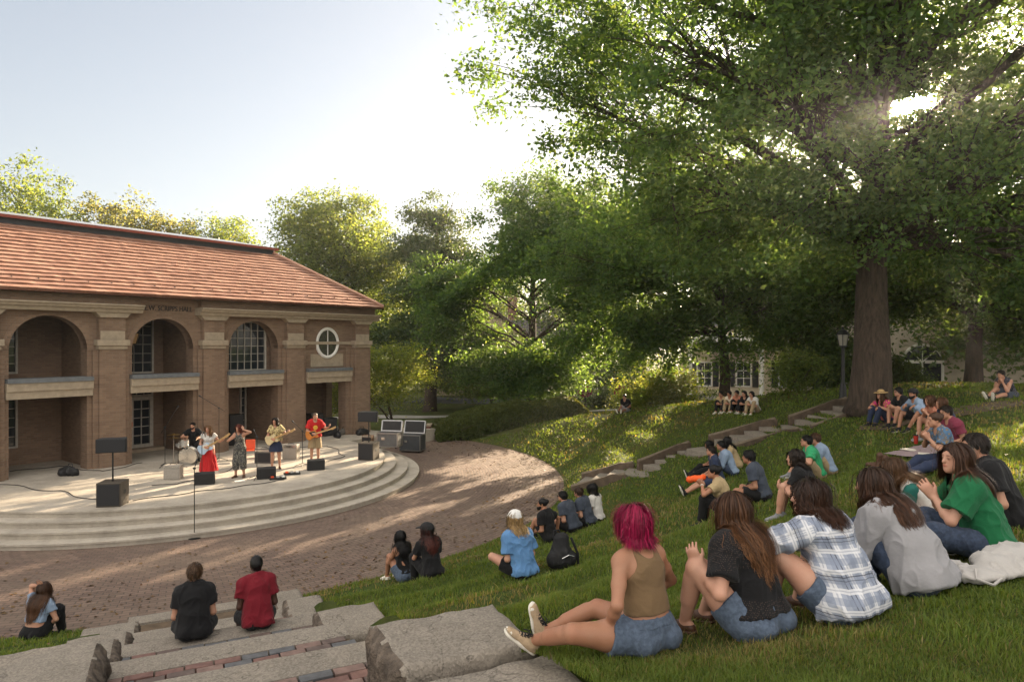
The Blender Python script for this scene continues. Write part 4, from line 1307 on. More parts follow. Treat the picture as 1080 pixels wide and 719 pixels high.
window(hall, -2.9, -1.86, 3.75, 5.6, 2.998, 3, 6); window(hall, -2.9, -1.86, 1.2, 2.95, 2.998, 3, 5)
window(hall, 4.6, 5.62, 1.0, 3.1, 2.998, 3, 6); window(hall, 6.45, 6.75, 1.0, 3.1, 2.998, 1, 6)
window(hall, .92, 2.7, 2.72, 3.1, 2.998, 6, 1, 'transom_window')
for a, b in ((.92, 1.80), (1.82, 2.70)):
    d_ = window(hall, a, b, .72, 2.70, 2.998, 2, 5, 'door', .13, .03)
    m = MB(); m.b2((a + .05, 2.86, 1.55), (a + .085, 2.9, 1.75)); m.build('handle', MAT['chrome'], d_)
m = MB(); m.b2((.7, 2.5, WB), (2.95, 2.998, .71)); m.build('door_step', MAT['stone'], hall)
lan = thing('hanging_lantern', 'tapered iron lantern with amber panes hanging in the middle arch', 'lantern', fac(1.28, -1.5, 4.78), FA)
m = MB(); m.tube([(0, 0, .62), (0, 0, 1.62)], .012, 6); m.build('chain', MAT['iron'], lan)
m = MB(); m.lathe([(.02, .62), (.09, .58), (.12, .5), (.30, .42), (.32, .39), (.30, .37)], 6); m.build('lantern_cap', MAT['iron'], lan)
m = MB(); m.lathe([(.16, 0), (.27, .37)], 6); m.build('pane', M('amber_glass', (.35, .22, .09), .3), lan)
m = MB()
for k in range(6):
    a = 2 * math.pi * k / 6; m.tube([(.165 * math.cos(a), .165 * math.sin(a), 0), (.278 * math.cos(a), .278 * math.sin(a), .37)], .012, 5)
m.lathe([(.10, -.05), (.17, -.02), (.17, .01)], 6); m.build('lantern_frame', MAT['iron'], lan)

# ------------------------------------------------------------------ houses beyond the trees
WALLS = {'cream': M('cream_render', (.60, .51, .38), .85, .1, 2), 'yellow': M('pale_stone', (.36, .29, .19), .9, .3, 4), 'beige': M('beige_render', (.42, .36, .29), .9, .1, 2), 'brickred': wall_brick('red_brick', (.16, .06, .04), (.2, .08, .05), (.2, .16, .13))}
MAT['slate'] = M('slate_roof', (.07, .065, .065), .7, .3, 4)
MAT['shutter'] = M('dark_shutter', (.02, .022, .028), .6)
def house(label, x, y, rz, w_, d_, h, rh, wall, wins, shutters=True, porch=None, gable='x', arch=None):
    z = gz(x, y) - .3
    b = thing('house', label, 'house', (x, y, z), rz)
    m = MB(); m.b2((-w_ / 2, 0, 0), (w_ / 2, d_, h))
    if gable == 'y': m.add([(-w_ / 2, 0, h), (w_ / 2, 0, h), (0, 0, h + rh), (-w_ / 2, d_, h), (w_ / 2, d_, h), (0, d_, h + rh)], [(0, 1, 2), (3, 4, 5)])
    m.build('wall', WALLS[wall], b)
    m = MB(); e = .45
    if gable == 'x':
        m.add([(-w_ / 2 - e, -e, h - .05), (w_ / 2 + e, -e, h - .05), (w_ / 2 + e - .8, d_ / 2, h + rh), (-w_ / 2 - e + .8, d_ / 2, h + rh), (-w_ / 2 - e, d_ + e, h - .05), (w_ / 2 + e, d_ + e, h - .05)],
              [(0, 1, 2, 3), (3, 2, 5, 4), (1, 5, 2), (4, 0, 3), (0, 4, 5, 1)])
    else:
        for sg in (-1, 1):
            m.add([(sg * (w_ / 2 + e), -e, h - e * rh / (w_ / 2)), (0, -e, h + rh), (0, d_ + e, h + rh), (sg * (w_ / 2 + e), d_ + e, h - e * rh / (w_ / 2)),
                   (sg * (w_ / 2 + e), -e, h - e * rh / (w_ / 2) + .2), (0, -e, h + rh + .2), (0, d_ + e, h + rh + .2), (sg * (w_ / 2 + e), d_ + e, h - e * rh / (w_ / 2) + .2)],
                  [(0, 1, 2, 3), (4, 5, 6, 7), (0, 1, 5, 4), (3, 2, 6, 7), (0, 3, 7, 4)])
    rf = m.build('roof', MAT['slate'], b)
    m = MB(); m.b2((w_ * .22, d_ * .45, h + rh * .4), (w_ * .22 + .9, d_ * .45 + .7, h + rh + 1.0)); m.build('chimney', WALLS['brickred'], rf)
    for (cx, cz, ww, hh) in wins:
        o = window(b, cx - ww / 2, cx + ww / 2, cz, cz + hh, -.002, 2, 2 if hh < 2 else 3, 'window', .1, .05, 'white')
        if shutters:
            for sg in (-1, 1):
                m = MB(); xx = cx + sg * (ww / 2 + .28); m.b2((xx - .22, -.09, cz), (xx + .22, -.003, cz + hh)); m.build('shutter', MAT['shutter'], b)
    if porch:
        a, c, hh = porch
        m = MB(); m.b2((a, -2.6, hh), (c, -.05, hh + .55)); m.build('porch_roof', MAT['white'], b)
        k = max(2, int((c - a) / 2.4) + 1)
        for q in range(k):
            xx = a + .25 + (c - a - .5) * q / (k - 1); m = MB(); m.lathe([(.24, 0), (.24, .15), (.19, .2), (.16, hh - .3), (.23, hh - .2), (.23, hh)], 12, (xx, -2.3, 0)); m.build('column', MAT['white'], b, True)
        m = MB(); m.b2((a - .1, -2.8, -.2), (c + .1, -.02, .35)); m.build('porch_floor', MAT['walk'], b)
    if arch:
        cx, cz, ww, hh = arch; f = .14
        m = MB(); A = np.linspace(0, math.pi, 17); rad = ww / 2
        m.prism([(cx + rad, cz), (cx - rad, cz)][::-1] + [(cx + rad * math.cos(a), cz + hh + rad * math.sin(a)) for a in A], ((0, -.05, 0), (1, 0, 0), (0, 0, 1), (0, 1, 0)), .045)
        g = m.build('window', MAT['glass'], b)
        m = MB(); m.tube([(cx - rad, -.07, cz), (cx - rad, -.07, cz + hh)] + [(cx - rad * math.cos(a), -.07, cz + hh + rad * math.sin(a)) for a in A[1:-1]] + [(cx + rad, -.07, cz + hh), (cx + rad, -.07, cz)], .09, 6)
        m.b2((cx - .05, -.1, cz), (cx + .05, -.051, cz + hh)); m.b2((cx - rad, -.11, cz + hh - .1), (cx + rad, -.052, cz + hh + .1))
        for a in (R(45), R(90), R(135)): m.tube([(cx, -.08, cz + hh), (cx + rad * math.cos(a), -.08, cz + hh + rad * math.sin(a))], .03, 5)
        m.build('frame', MAT['white'], g)
    return b
# ------------------------------------------------------------------ foliage
def leaf_mat(name, col, trans, tmix=.45):
    t = NT(name)
    g = t.node('ShaderNodeNewGeometry')
    rnd = g.outputs['Random Per Island']
    c = t.ramp(rnd, [(0, mul(col, .55)), (.5, col), (.95, (col[0] * 1.25, col[1] * 1.2, col[2])), (1, (col[0] * 1.5, col[1] * 1.3, col[2]))])
    d = t.p
    t.l.new(c, d.inputs['Base Color']); d.inputs['Roughness'].default_value = .5; d.inputs['Specular IOR Level'].default_value = .3
    tr = t.node('ShaderNodeBsdfTranslucent')
    ct = t.ramp(rnd, [(0, mul(trans, .6)), (.6, trans), (1, (trans[0] * 1.35, trans[1] * 1.0, trans[2]))])
    t.l.new(ct, tr.inputs['Color'])
    mx = t.node('ShaderNodeMixShader'); mx.inputs[0].default_value = tmix
    t.l.new(d.outputs[0], mx.inputs[1]); t.l.new(tr.outputs[0], mx.inputs[2]); t.l.new(mx.outputs[0], t.out.inputs['Surface'])
    return t.m
LEAF = dict(oak=leaf_mat('oak_leaf', (.046, .095, .036), (.23, .37, .05), .5),
            dark=leaf_mat('dark_leaf', (.042, .078, .032), (.21, .30, .045), .44),
            bright=leaf_mat('bright_leaf', (.065, .105, .030), (.32, .40, .06), .5),
            gold=leaf_mat('gold_leaf', (.085, .12, .025), (.44, .52, .06), .5),
            autumn=leaf_mat('autumn_leaf', (.10, .115, .045), (.42, .43, .11), .5),
            pine=leaf_mat('pine_needles', (.050, .085, .042), (.18, .24, .05), .35),
            juniper=leaf_mat('juniper_sprays', (.065, .090, .028), (.28, .30, .04), .35),
            flower=leaf_mat('pink_petals', (.24, .015, .075), (.4, .04, .12), .3))
def bark_mat():
    t = NT('bark'); o = t.obj()
    mp = t.node('ShaderNodeMapping'); mp.inputs['Scale'].default_value = (7, 7, .9); t.l.new(o, mp.inputs['Vector'])
    n = t.noise(mp.outputs[0], 2.2, 6, .65)
    c = t.ramp(n, [(.3, (.024, .017, .012)), (.65, (.088, .062, .044))])
    t.l.new(c, t.p.inputs['Base Color']); t.p.inputs['Roughness'].default_value = .95
    t.l.new(t.bump(n, 1.0, .09), t.p.inputs['Normal'])
    return t.m
BARK = bark_mat()

# clearings through the crowns that let the low sun reach the stage, the roof and the bank
LIT = []   # x, y, z, half length, half width, angle, share of leaves gone
def lit(x, y, z, a, b, ang, p): LIT.append((x, y, z, a, b, ang, p))
s_ = fac(2.5, 4.0); lit(s_[0], s_[1], .6, 8.5, 3.1, FA, .95)
s_ = fac(9.5, 3.0); lit(s_[0], s_[1], .6, 3.4, 2.6, FA, .97)
s_ = fac(2, -1.5); lit(s_[0], s_[1], 7.7, 14, 4.0, FA, .985)
lit(0.3, 28.0, .3, 3.0, 2.6, R(40), .84)
lit(0.5, 31.8, .9, 2.6, 1.3, R(30), .96)
lit(9.6, 31.3, 1.9, 1.5, 1.2, 0, .97)
lit(5.0, 27.0, 1.3, 1.7, .8, R(60), .9)
lit(3.4, 22.6, .6, 1.6, .55, R(70), .9)
lit(1.2, 19.2, .5, 1.4, .5, R(60), .8)
lit(12.9, 15.5, 3.3, 1.5, .9, R(60), .75)
lit(-6.6, 36, 2.7, 2.4, 2.2, 0, .93); lit(-.3, 35.9, 1.3, 4.0, 1.3, R(20), .9)
lit(9.8, 13.6, 3.3, 1.7, .5, R(60), .92); lit(7.5, 10.4, 3.3, 1.0, .32, R(60), .92)
for x, y, a, b in ((-4, 17.5, 2.8, .40), (-8.5, 14.6, 2.8, .36), (-6.2, 15.4, 2.2, .26), (-10.6, 14.2, 2.0, .28), (-2.4, 19.6, 2.6, .34), (-.6, 20.4, 2.4, .3), (.7, 22.6, 2.2, .34), (-3.0, 22.4, 2.0, .3), (-1.0, 23.8, 2.4, .3)): lit(x, y, 0, a, b, R(60), .82)
def prune(P, r_, scale=1.0):
    keep = np.ones(len(P), bool)
    for x, y, z, a, b, ang, p in LIT:
        t = (P[:, 2] - z) / SUND[2]
        q = P - SUND * t[:, None]
        dx = q[:, 0] - x; dy = q[:, 1] - y
        u = dx * math.cos(ang) + dy * math.sin(ang); v = -dx * math.sin(ang) + dy * math.cos(ang)
        rr = np.sqrt((u / a) ** 2 + (v / b) ** 2) + .5 * (vnoise(q * .8 + 5) - .5)
        k = np.clip((1.12 - rr) / .25, 0, 1) * p * scale
        keep &= ~((t > 0.5) & (r_.random(len(P)) < k))
    # the gap the sun itself shows through
    t = (P[:, 2] - CAMZ) / SUND[2]; q = P - SUND * t[:, None]
    keep &= ~((np.hypot(q[:, 0], q[:, 1]) < 1.05 * r_.random(len(P)) ** .5 + .2 * (vnoise(P * 2.2) - .5)) & (t > 0))
    return keep

def leaf_mesh(name, P, size, r_, up=.5, asp=.55, droop=0.0):
    n = len(P)
    N = r_.normal(size=(n, 3)); N[:, 2] += up * 2; N /= np.linalg.norm(N, axis=1, keepdims=True)
    A = r_.normal(size=(n, 3)); A[:, 2] -= droop; A -= N * (A * N).sum(1, keepdims=True); A /= np.linalg.norm(A, axis=1, keepdims=True)
    B = np.cross(N, A)
    L = size * (.6 + .8 * r_.random(n))[:, None]
    W = L * asp
    V = np.stack([P - A * L * .5, P + B * W * .5 + A * L * .08 + N * L * .1, P + A * L * .5, P - B * W * .5 + A * L * .08 + N * L * .1], 1).reshape(-1, 3)
    F = np.arange(n * 4).reshape(n, 4)
    return mesh_np(name, V, F)

def bez(a, b, c, n): 
    t = np.linspace(0, 1, n)[:, None]
    return (1 - t) ** 2 * a + 2 * t * (1 - t) * b + t ** 2 * c

def tree(name, label, base, H, tr, crowns, ncl, nleaf, lsz, leaf, seed, group=None, csz=.8, flare=1.5, trunk_to=.75, voids=0, limbs=(), stems=1, limb0=.25, prn=True, flat=.6, clip=None, up=.5, droop=0):
    r_ = np.random.default_rng(seed)
    bx, by = base; bz = gz(bx, by) - .15
    root = thing(name, label, 'tree' if H > 3.5 else 'shrub', (bx, by, bz), 0, group)
    b0 = V3(bx, by, bz)
    crowns = [tuple(map(float, c)) for c in crowns]
    vol = np.array([c[3] * c[4] * c[5] for c in crowns]); vol /= vol.sum()
    k = r_.choice(len(crowns), ncl, p=vol)
    D = r_.normal(size=(ncl, 3)); D /= np.linalg.norm(D, axis=1, keepdims=True)
    rad = r_.random(ncl) ** (1 / 2.1)
    lob = .68 + .62 * fbm(D * 1.7 + seed * 1.3 + k[:, None], 2)
    Cc = np.array(crowns)[k]
    P = Cc[:, :3] + D * Cc[:, 3:] * (rad * lob)[:, None]
    P = P[P[:, 2] > bz + .12 * H] if H > 3.5 else P[P[:, 2] > bz + .15]
    if clip is not None: P = P[clip(P)]
    if prn: P = P[prune(P, r_, .9)]
    if voids: P = P[fbm(P * np.array([.33, .33, .5]) + seed * 2.1, 2) > voids]
    # wood
    m = MB(); top = b0 + V3(r_.normal(0, .03 * H), r_.normal(0, .03 * H), H * trunk_to)
    cc = (np.array(crowns)[:, :3] * vol[:, None]).sum(0); top[:2] = .5 * top[:2] + .5 * cc[:2] if H > 3.5 else top[:2]
    trunks = []
    for s in range(stems):
        tp = top + (V3(r_.normal(0, .25 * H), r_.normal(0, .25 * H), 0) if stems > 1 else 0)
        ts = np.linspace(0, 1, 10)
        path = b0 + (tp - b0) * ts[:, None]; path[:, :2] = b0[:2] + (tp[:2] - b0[:2]) * (ts ** 2)[:, None]
        path[1:, :2] += r_.normal(0, tr * .18, (9, 2))
        rd = tr * (1 - .75 * ts); rd[0] *= flare; rd[1] *= 1 + (flare - 1) * .12
        if stems == 1:
            path = np.vstack([path[0], path[0] + (path[1] - path[0]) * .22, path[1:]]); rd = np.concatenate([[rd[0]], [tr * (1 + (flare - 1) * .35)], rd[1:]])
        m.tube(path, rd, 16 if tr > .4 else 8); trunks.append(path)
    for zs, e, r0 in limbs:
        tk = trunks[0]; s0 = np.array([np.interp(zs, tk[:, 2], tk[:, c]) for c in range(3)]); e = V3(e)
        md = (s0 + e) / 2 + V3(0, 0, .9); pth = bez(s0, md, e, 12); pth[1:] += r_.normal(0, .10, (11, 3)); m.tube(pth, np.linspace(r0, r0 * .2, 12), 9)
    K = max(3, min(46, len(P) // 16))
    A = P[r_.choice(len(P), K, replace=False)]
    for it in range(4):
        lab = np.argmin(((P[:, None] - A[None]) ** 2).sum(2), 1)
        for q in range(K):
            if (lab == q).any(): A[q] = P[lab == q].mean(0)
    for q in range(K):
        tk = trunks[r_.integers(0, stems)]
        a = A[q]; hd = np.hypot(a[0] - bx, a[1] - by)
        zs = np.clip(a[2] - .55 * hd, bz + limb0 * H, tk[-1][2] - .02 * H)
        ix = np.interp(zs, tk[:, 2], np.arange(len(tk))); i0 = int(ix); s0 = tk[i0] + (tk[min(i0 + 1, len(tk) - 1)] - tk[i0]) * (ix - i0)
        mid = (s0 + a) / 2 + V3(r_.normal(0, .05 * hd), r_.normal(0, .05 * hd), .12 * hd)
        jit = r_.normal(0, .012 * hd + .01, (6, 3)); best = -1
        for dzz in (0, 1.4, -1.4, 2.4, -2.4):                      # boughs stay clear of the opening the sun shows through
            pt = bez(s0, mid + V3(0, 0, dzz), a, 8); pt[1:-1] += jit
            fine = np.vstack([pt[i_] + (pt[i_ + 1] - pt[i_]) * f_ for i_ in range(7) for f_ in np.linspace(0, 1, 6)[:, None]])
            rel = fine - np.array([0, 0, CAMZ]); dmin = np.linalg.norm(rel - np.outer(rel @ SUND, SUND), axis=1).min()
            if dmin > best: best, pth = dmin, pt
            if dmin > .75: break
        r0 = tr * min(.42, .10 + .035 * math.sqrt((lab == q).sum()))
        m.tube(pth, np.linspace(r0, max(.012, r0 * .18), 8), 7 if tr > .3 else 5)
        for i in np.where(lab == q)[0]:
            e = P[i]; j = r_.integers(3, 8); s1 = pth[j]
            md = (s1 + e) / 2 + V3(0, 0, .1 * np.linalg.norm(e - s1))
            m.tube(bez(s1, md, e, 4), np.linspace(max(.01, r0 * .16), .006, 4), 4, False)
    me = bpy.data.meshes.new('trunk'); V = np.array(m.v) - b0
    me.from_pydata(V.tolist(), [], m.f); me.polygons.foreach_set('use_smooth', np.ones(len(me.polygons), bool)); me.update()
    link('trunk', me, BARK, root)
    # leaves in drooping sprays round every twig end
    per = max(1, nleaf // max(len(P), 1))
    cs = csz * (.6 + .8 * r_.random(len(P)))
    off = r_.normal(size=(len(P), per, 3)) * (cs[:, None, None] * np.array([1, 1, flat]))
    off[..., 2] -= .18 * (off[..., 0] ** 2 + off[..., 1] ** 2) / np.maximum(csz, .2)
    Q = (P[:, None] + off).reshape(-1, 3)
    Q = Q[Q[:, 2] > hgt(Q[:, 0], Q[:, 1]) + .05]
    if clip is not None: Q = Q[clip(Q)]
    if prn: Q = Q[prune(Q, r_)]
    me = leaf_mesh('crown', Q - b0, lsz, r_, up, droop=droop)
    link('crown', me, leaf, root)
    return root

TG = 'trees round the amphitheatre'
sky_line = lambda P: ~((P[:, 0] / P[:, 1] < (505 - 540) / 720 + .0) & (P[:, 2] > 8))
tree('oak_tree', 'huge old oak with a thick furrowed trunk and spreading crown, the sun shining through it', (11.0, 21.0), 21, .54,
     [(10.5, 21, 14, 9.5, 8, 7.5), (3.6, 21.5, 15.2, 4.9, 4.5, 4.9), (17.5, 21, 12, 6.5, 6, 7), (9.5, 15.5, 15.5, 8, 3.6, 5.2), (15, 19, 8.2, 5.5, 4, 2.6), (7.5, 22.5, 9.0, 4.5, 4, 2.4), (10.6, 18.4, 7.7, 3.0, 2.0, 1.5), (13.5, 19, 7.4, 2.4, 2, 1.3)],
     2300, 255000, .158, LEAF['oak'], 3, csz=.42, flare=1.45, voids=.40, limbs=((8.2, (3.2, 20.5, 13.2), .24), (9.2, (5.5, 19, 16.5), .22), (12.4, (17.5, 20, 17.0), .22), (8.8, (16.5, 20.5, 11.5), .2), (11.0, (8.5, 18.5, 19), .2), (12, (14, 20.5, 20), .22)), limb0=.24)
tree('broadleaf_tree', 'mid sized broadleaf tree standing behind the five friends on the bank', (10.3, 33.2), 14, .27,
     [(9.0, 33, 9.0, 6.6, 5, 5.0), (4.2, 33.4, 7.8, 3.8, 3.4, 4.0), (13, 33.5, 8.2, 3.6, 3.5, 2.6), (7.0, 32.5, 5.2, 4.2, 3, 1.7), (5.2, 33, 4.7, 4.2, 2.4, 1.2)], 1100, 130000, .17, LEAF['oak'], 5, csz=.45, voids=.36)
tree('broadleaf_tree', 'dense dark tree in the middle, right behind the clipped juniper hedge', (1.2, 40.5), 15, .34,
     [(1.2, 40, 9.8, 5.2, 4.4, 5.4), (4.2, 39.5, 6.6, 3.6, 3, 3.2), (-2.0, 39.8, 7.6, 3.4, 3, 4.4), (1.0, 41, 4.9, 4.6, 3, 1.8), (1.4, 41.5, 4.0, 5.4, 2.6, 1.3), (-3.5, 41, 9.4, 2.7, 2.6, 4.2), (4.6, 38.5, 11.0, 3.2, 3, 3.2)], 1350, 175000, .19, LEAF['oak'], 6, csz=.48, voids=.33)
tree('pine_tree', 'airy pine with layered branches left of the dense middle tree', (-5.7, 47.5), 17, .42,
     [(-5.2, 47, 5.5, 4.8, 4, 1.6), (-4.5, 47, 8.5, 4.2, 4, 1.4), (-5.6, 47, 11.3, 3.4, 3, 1.3), (-4.6, 47, 14.2, 2.6, 2.4, 1.8), (-3.0, 48, 3.9, 4.0, 3.5, 1.2)], 520, 95000, .20, LEAF['pine'], 8, csz=.6, flat=.3)
tree('broadleaf_tree', 'tall light green tree rising behind the right end of the tiled roof', (-12.9, 50), 16.8, .36,
     [(-13.2, 50, 12.0, 4.8, 4.4, 4.4), (-10.3, 50.5, 9.5, 3.2, 3, 3.6), (-15.5, 50, 9.5, 2.8, 3, 2.6)], 480, 52000, .21, LEAF['bright'], 9, csz=.5, limb0=.3)
tree('small_tree', 'small golden leaved tree glowing at the right corner of the brick hall', (-6.3, 36.2), 4.3, .07,
     [(-6.4, 36, 3.3, 2.1, 1.7, 1.75), (-8.8, 36.6, 2.4, 1.4, 1.2, 1.3)], 170, 20000, .12, LEAF['gold'], 10, csz=.34, flare=1.2, prn=False, trunk_to=.6, stems=3, limb0=.12)
for i, (x, y, zc, rx, rz, lf, lab) in enumerate([(-31.8, 45, 12.9, 3.4, 4.4, 'bright', 'tall pale green tree above the far left of the tiled roof'), (-26.8, 46, 11.8, 3.2, 3.4, 'autumn', 'yellowing tree above the roof ridge, second from the left edge'),
                                           (-24.3, 48, 11.0, 2.6, 2.6, 'autumn', 'low yellow treetop peeping over the middle of the roof ridge'), (-21.9, 52, 11.8, 3.0, 3.1, 'bright', 'lone green treetop over the right part of the roof ridge'), (-37.5, 46, 12.5, 4, 4, 'bright', 'green tree cut off by the left edge of the picture behind the hall')]):
    tree('broadleaf_tree', lab, (x, y), zc + rz, .2, [(x, y, zc, rx, rx, rz), (x + 1.4, y, zc - 2.6, rx * .7, rx * .7, rz * .6)], 150, 12000, .22, LEAF[lf], 20 + i, csz=.45, limb0=.4, group='treetops behind the hall roof')
tree('broadleaf_tree', 'dark low hanging tree at the far right with a bare brown trunk', (20.6, 30.5), 14, .36,
     [(20.8, 30.5, 9.6, 6.4, 5.2, 4.6), (16.3, 31, 8.0, 3.2, 3.2, 2.2), (25, 30, 7, 4, 4, 4)], 620, 80000, .19, LEAF['dark'], 31, csz=.5)
tree('broadleaf_tree', 'dark bushy tree filling the gap right behind the oak trunk', (17.2, 38), 10, .25,
     [(15.6, 38, 6.6, 3.4, 3.4, 3.4), (19.5, 39, 8.4, 3.6, 3.5, 2.8)], 260, 42000, .2, LEAF['dark'], 33, csz=.7)
for i, (x, y, h, rx, lab) in enumerate([(8, 66, 13, 7, 'far tree behind the white columned house'), (24, 62, 13, 7, 'far tree seen left of the oak trunk above the cream house'), (38, 58, 14, 8, 'far tree at the right edge beyond the beige house'), (-3, 74, 14, 7, 'far tree behind the stone house in the middle'), (-15, 78, 12, 7, 'far tree beyond the path right of the hall'), (52, 62, 15, 8, 'far tree outermost on the right behind the dark low hanging tree'), (31, 44, 11, 5, 'shadowy tree right of the beige house with the arched window')]):
    tree('broadleaf_tree', lab, (x, y), h, .3, [(x, y, h * .6, rx, rx * .8, h * .42)], 150, 22000, .34, LEAF['dark'], 40 + i, csz=1.0, group='far trees beyond the street')
for i, (x, y, h, rx, lab) in enumerate([(-1.5, 50, 6.4, 3.2, 'small understory tree between the pine and the dense middle tree'), (3.2, 51, 6.2, 3.0, 'small understory tree right behind the juniper hedge lamp'), (-6.5, 56, 7.0, 3.4, 'small understory tree seen left of the pine trunk'), (7.2, 52, 5.6, 2.6, 'small understory tree behind the olive bush')]):
    tree('small_tree', lab, (x, y), h, .12, [(x, y, h * .5 + gz(x, y), rx, rx * .8, h * .46)], 130, 15000, .2, LEAF['oak' if i % 2 else 'bright'], 70 + i, csz=.5, group='understory trees by the street')
tree('small_tree', 'low leafy tree crowding the trunk of the dense middle tree', (1.7, 39.0), 4.2, .08, [(1.5, 39, 3.4, 3.0, 1.8, 1.6), (-1.0, 39.6, 3.3, 2.2, 1.6, 1.5)], 190, 22000, .17, LEAF['oak'], 88, csz=.42, stems=2, prn=False, limb0=.12)
# shrubs
def shrub(name, label, c, r, nleaf, lsz, leaf, seed, group=None):
    x, y = c; z = gz(x, y)
    return tree(name, label, c, r[2] * 1.6, .05, [(x, y, z + r[2] * .95, *r)], 70, nleaf, lsz, leaf, seed, group, csz=min(r) * .28, flare=1.1, stems=3, limb0=.1)
p = atY(687, 36); shrub('shrub', 'round olive bush half lit by sun behind the lone listener', (p[0], p[1]), (2.1, 1.7, 1.35), 16000, .13, LEAF['gold'], 61)
p = atY(842, 27); shrub('shrub', 'loose light green bush left of the black lamp post', (p[0], p[1]), (1.0, .9, .95), 4200, .12, LEAF['bright'], 62)
p = atY(712, 38); shrub('shrub', 'low dark bush under the round olive bush', (p[0], p[1]), (2.2, 1.0, .6), 6000, .12, LEAF['dark'], 63)
p = atY(870, 30); shrub('shrub', 'dark bush between the light green bush and the oak', (p[0] + .6, p[1]), (1.3, 1.2, 1.5), 9000, .14, LEAF['dark'], 65)
p = atY(942, 33); shrub('shrub', 'dark bush at the foot of the oak in front of the beige house', (p[0], p[1]), (1.6, 1.2, 1.0), 9000, .14, LEAF['dark'], 66)
p = atY(640, 49); shrub('clipped_shrub', 'clipped dark green shrub under the window of the stone house', (p[0], p[1]), (1.6, 1.0, .7), 7000, .12, LEAF['dark'], 67)
p = atY(505, 60); shrub('clipped_shrub', 'far dark hedge bush left of the small street lamp', (p[0], p[1]), (4.5, 1.0, 1.1), 9000, .2, LEAF['dark'], 68)

# juniper hedge: upright sprays over a rounded body
hr = np.random.default_rng(77)
hx0, hx1 = V3(-4.1, 34.4, 0), V3(3.6, 37.4, 0)
n = 52000; u = hr.random(n); v = hr.uniform(-1, 1, n); w_ = hr.random(n)
ax = nrm(hx1 - hx0); sd = V3(-ax[1], ax[0], 0)
Q = hx0 + (hx1 - hx0) * u[:, None] + sd * (v * 1.45)[:, None]
g = hgt(Q[:, 0], Q[:, 1])
topz = (1.05 + .28 * fbm(np.stack([u * 9, v * 1.2, 0 * u], 1), 2) * 2 - .2) * np.sqrt(np.clip(1 - np.abs(v) ** 3.5, 0, 1)) * np.clip(np.minimum(u, 1 - u) * 9 + .35, 0, 1)
shell = np.where(hr.random(n) < .75, 1 - .22 * w_ ** 2, w_)
Q[:, 2] = g + np.maximum(topz * shell, .04)
hed = thing('juniper_hedge', 'broad juniper hedge with feathery sunlit sprays at the edge of the plaza', 'hedge', (-.2, 35.9, gz(-.2, 35.9)))
o0 = V3(*hed.location)
me = leaf_mesh('foliage', Q - o0, .17, hr, -.1, .3); link('foliage', me, LEAF['juniper'], hed)
m = MB()
for k in range(40):
    a = hx0 + (hx1 - hx0) * (k + .5) / 40 + sd * hr.normal(0, .4); a[2] = gz(a[0], a[1]) - .05
    m.tube([a - o0, a + V3(hr.normal(0, .3), hr.normal(0, .3), .45) - o0, a + V3(hr.normal(0, .6), hr.normal(0, .6), .85) - o0], [.03, .02, .008], 5)
m.build('stems', BARK, hed)

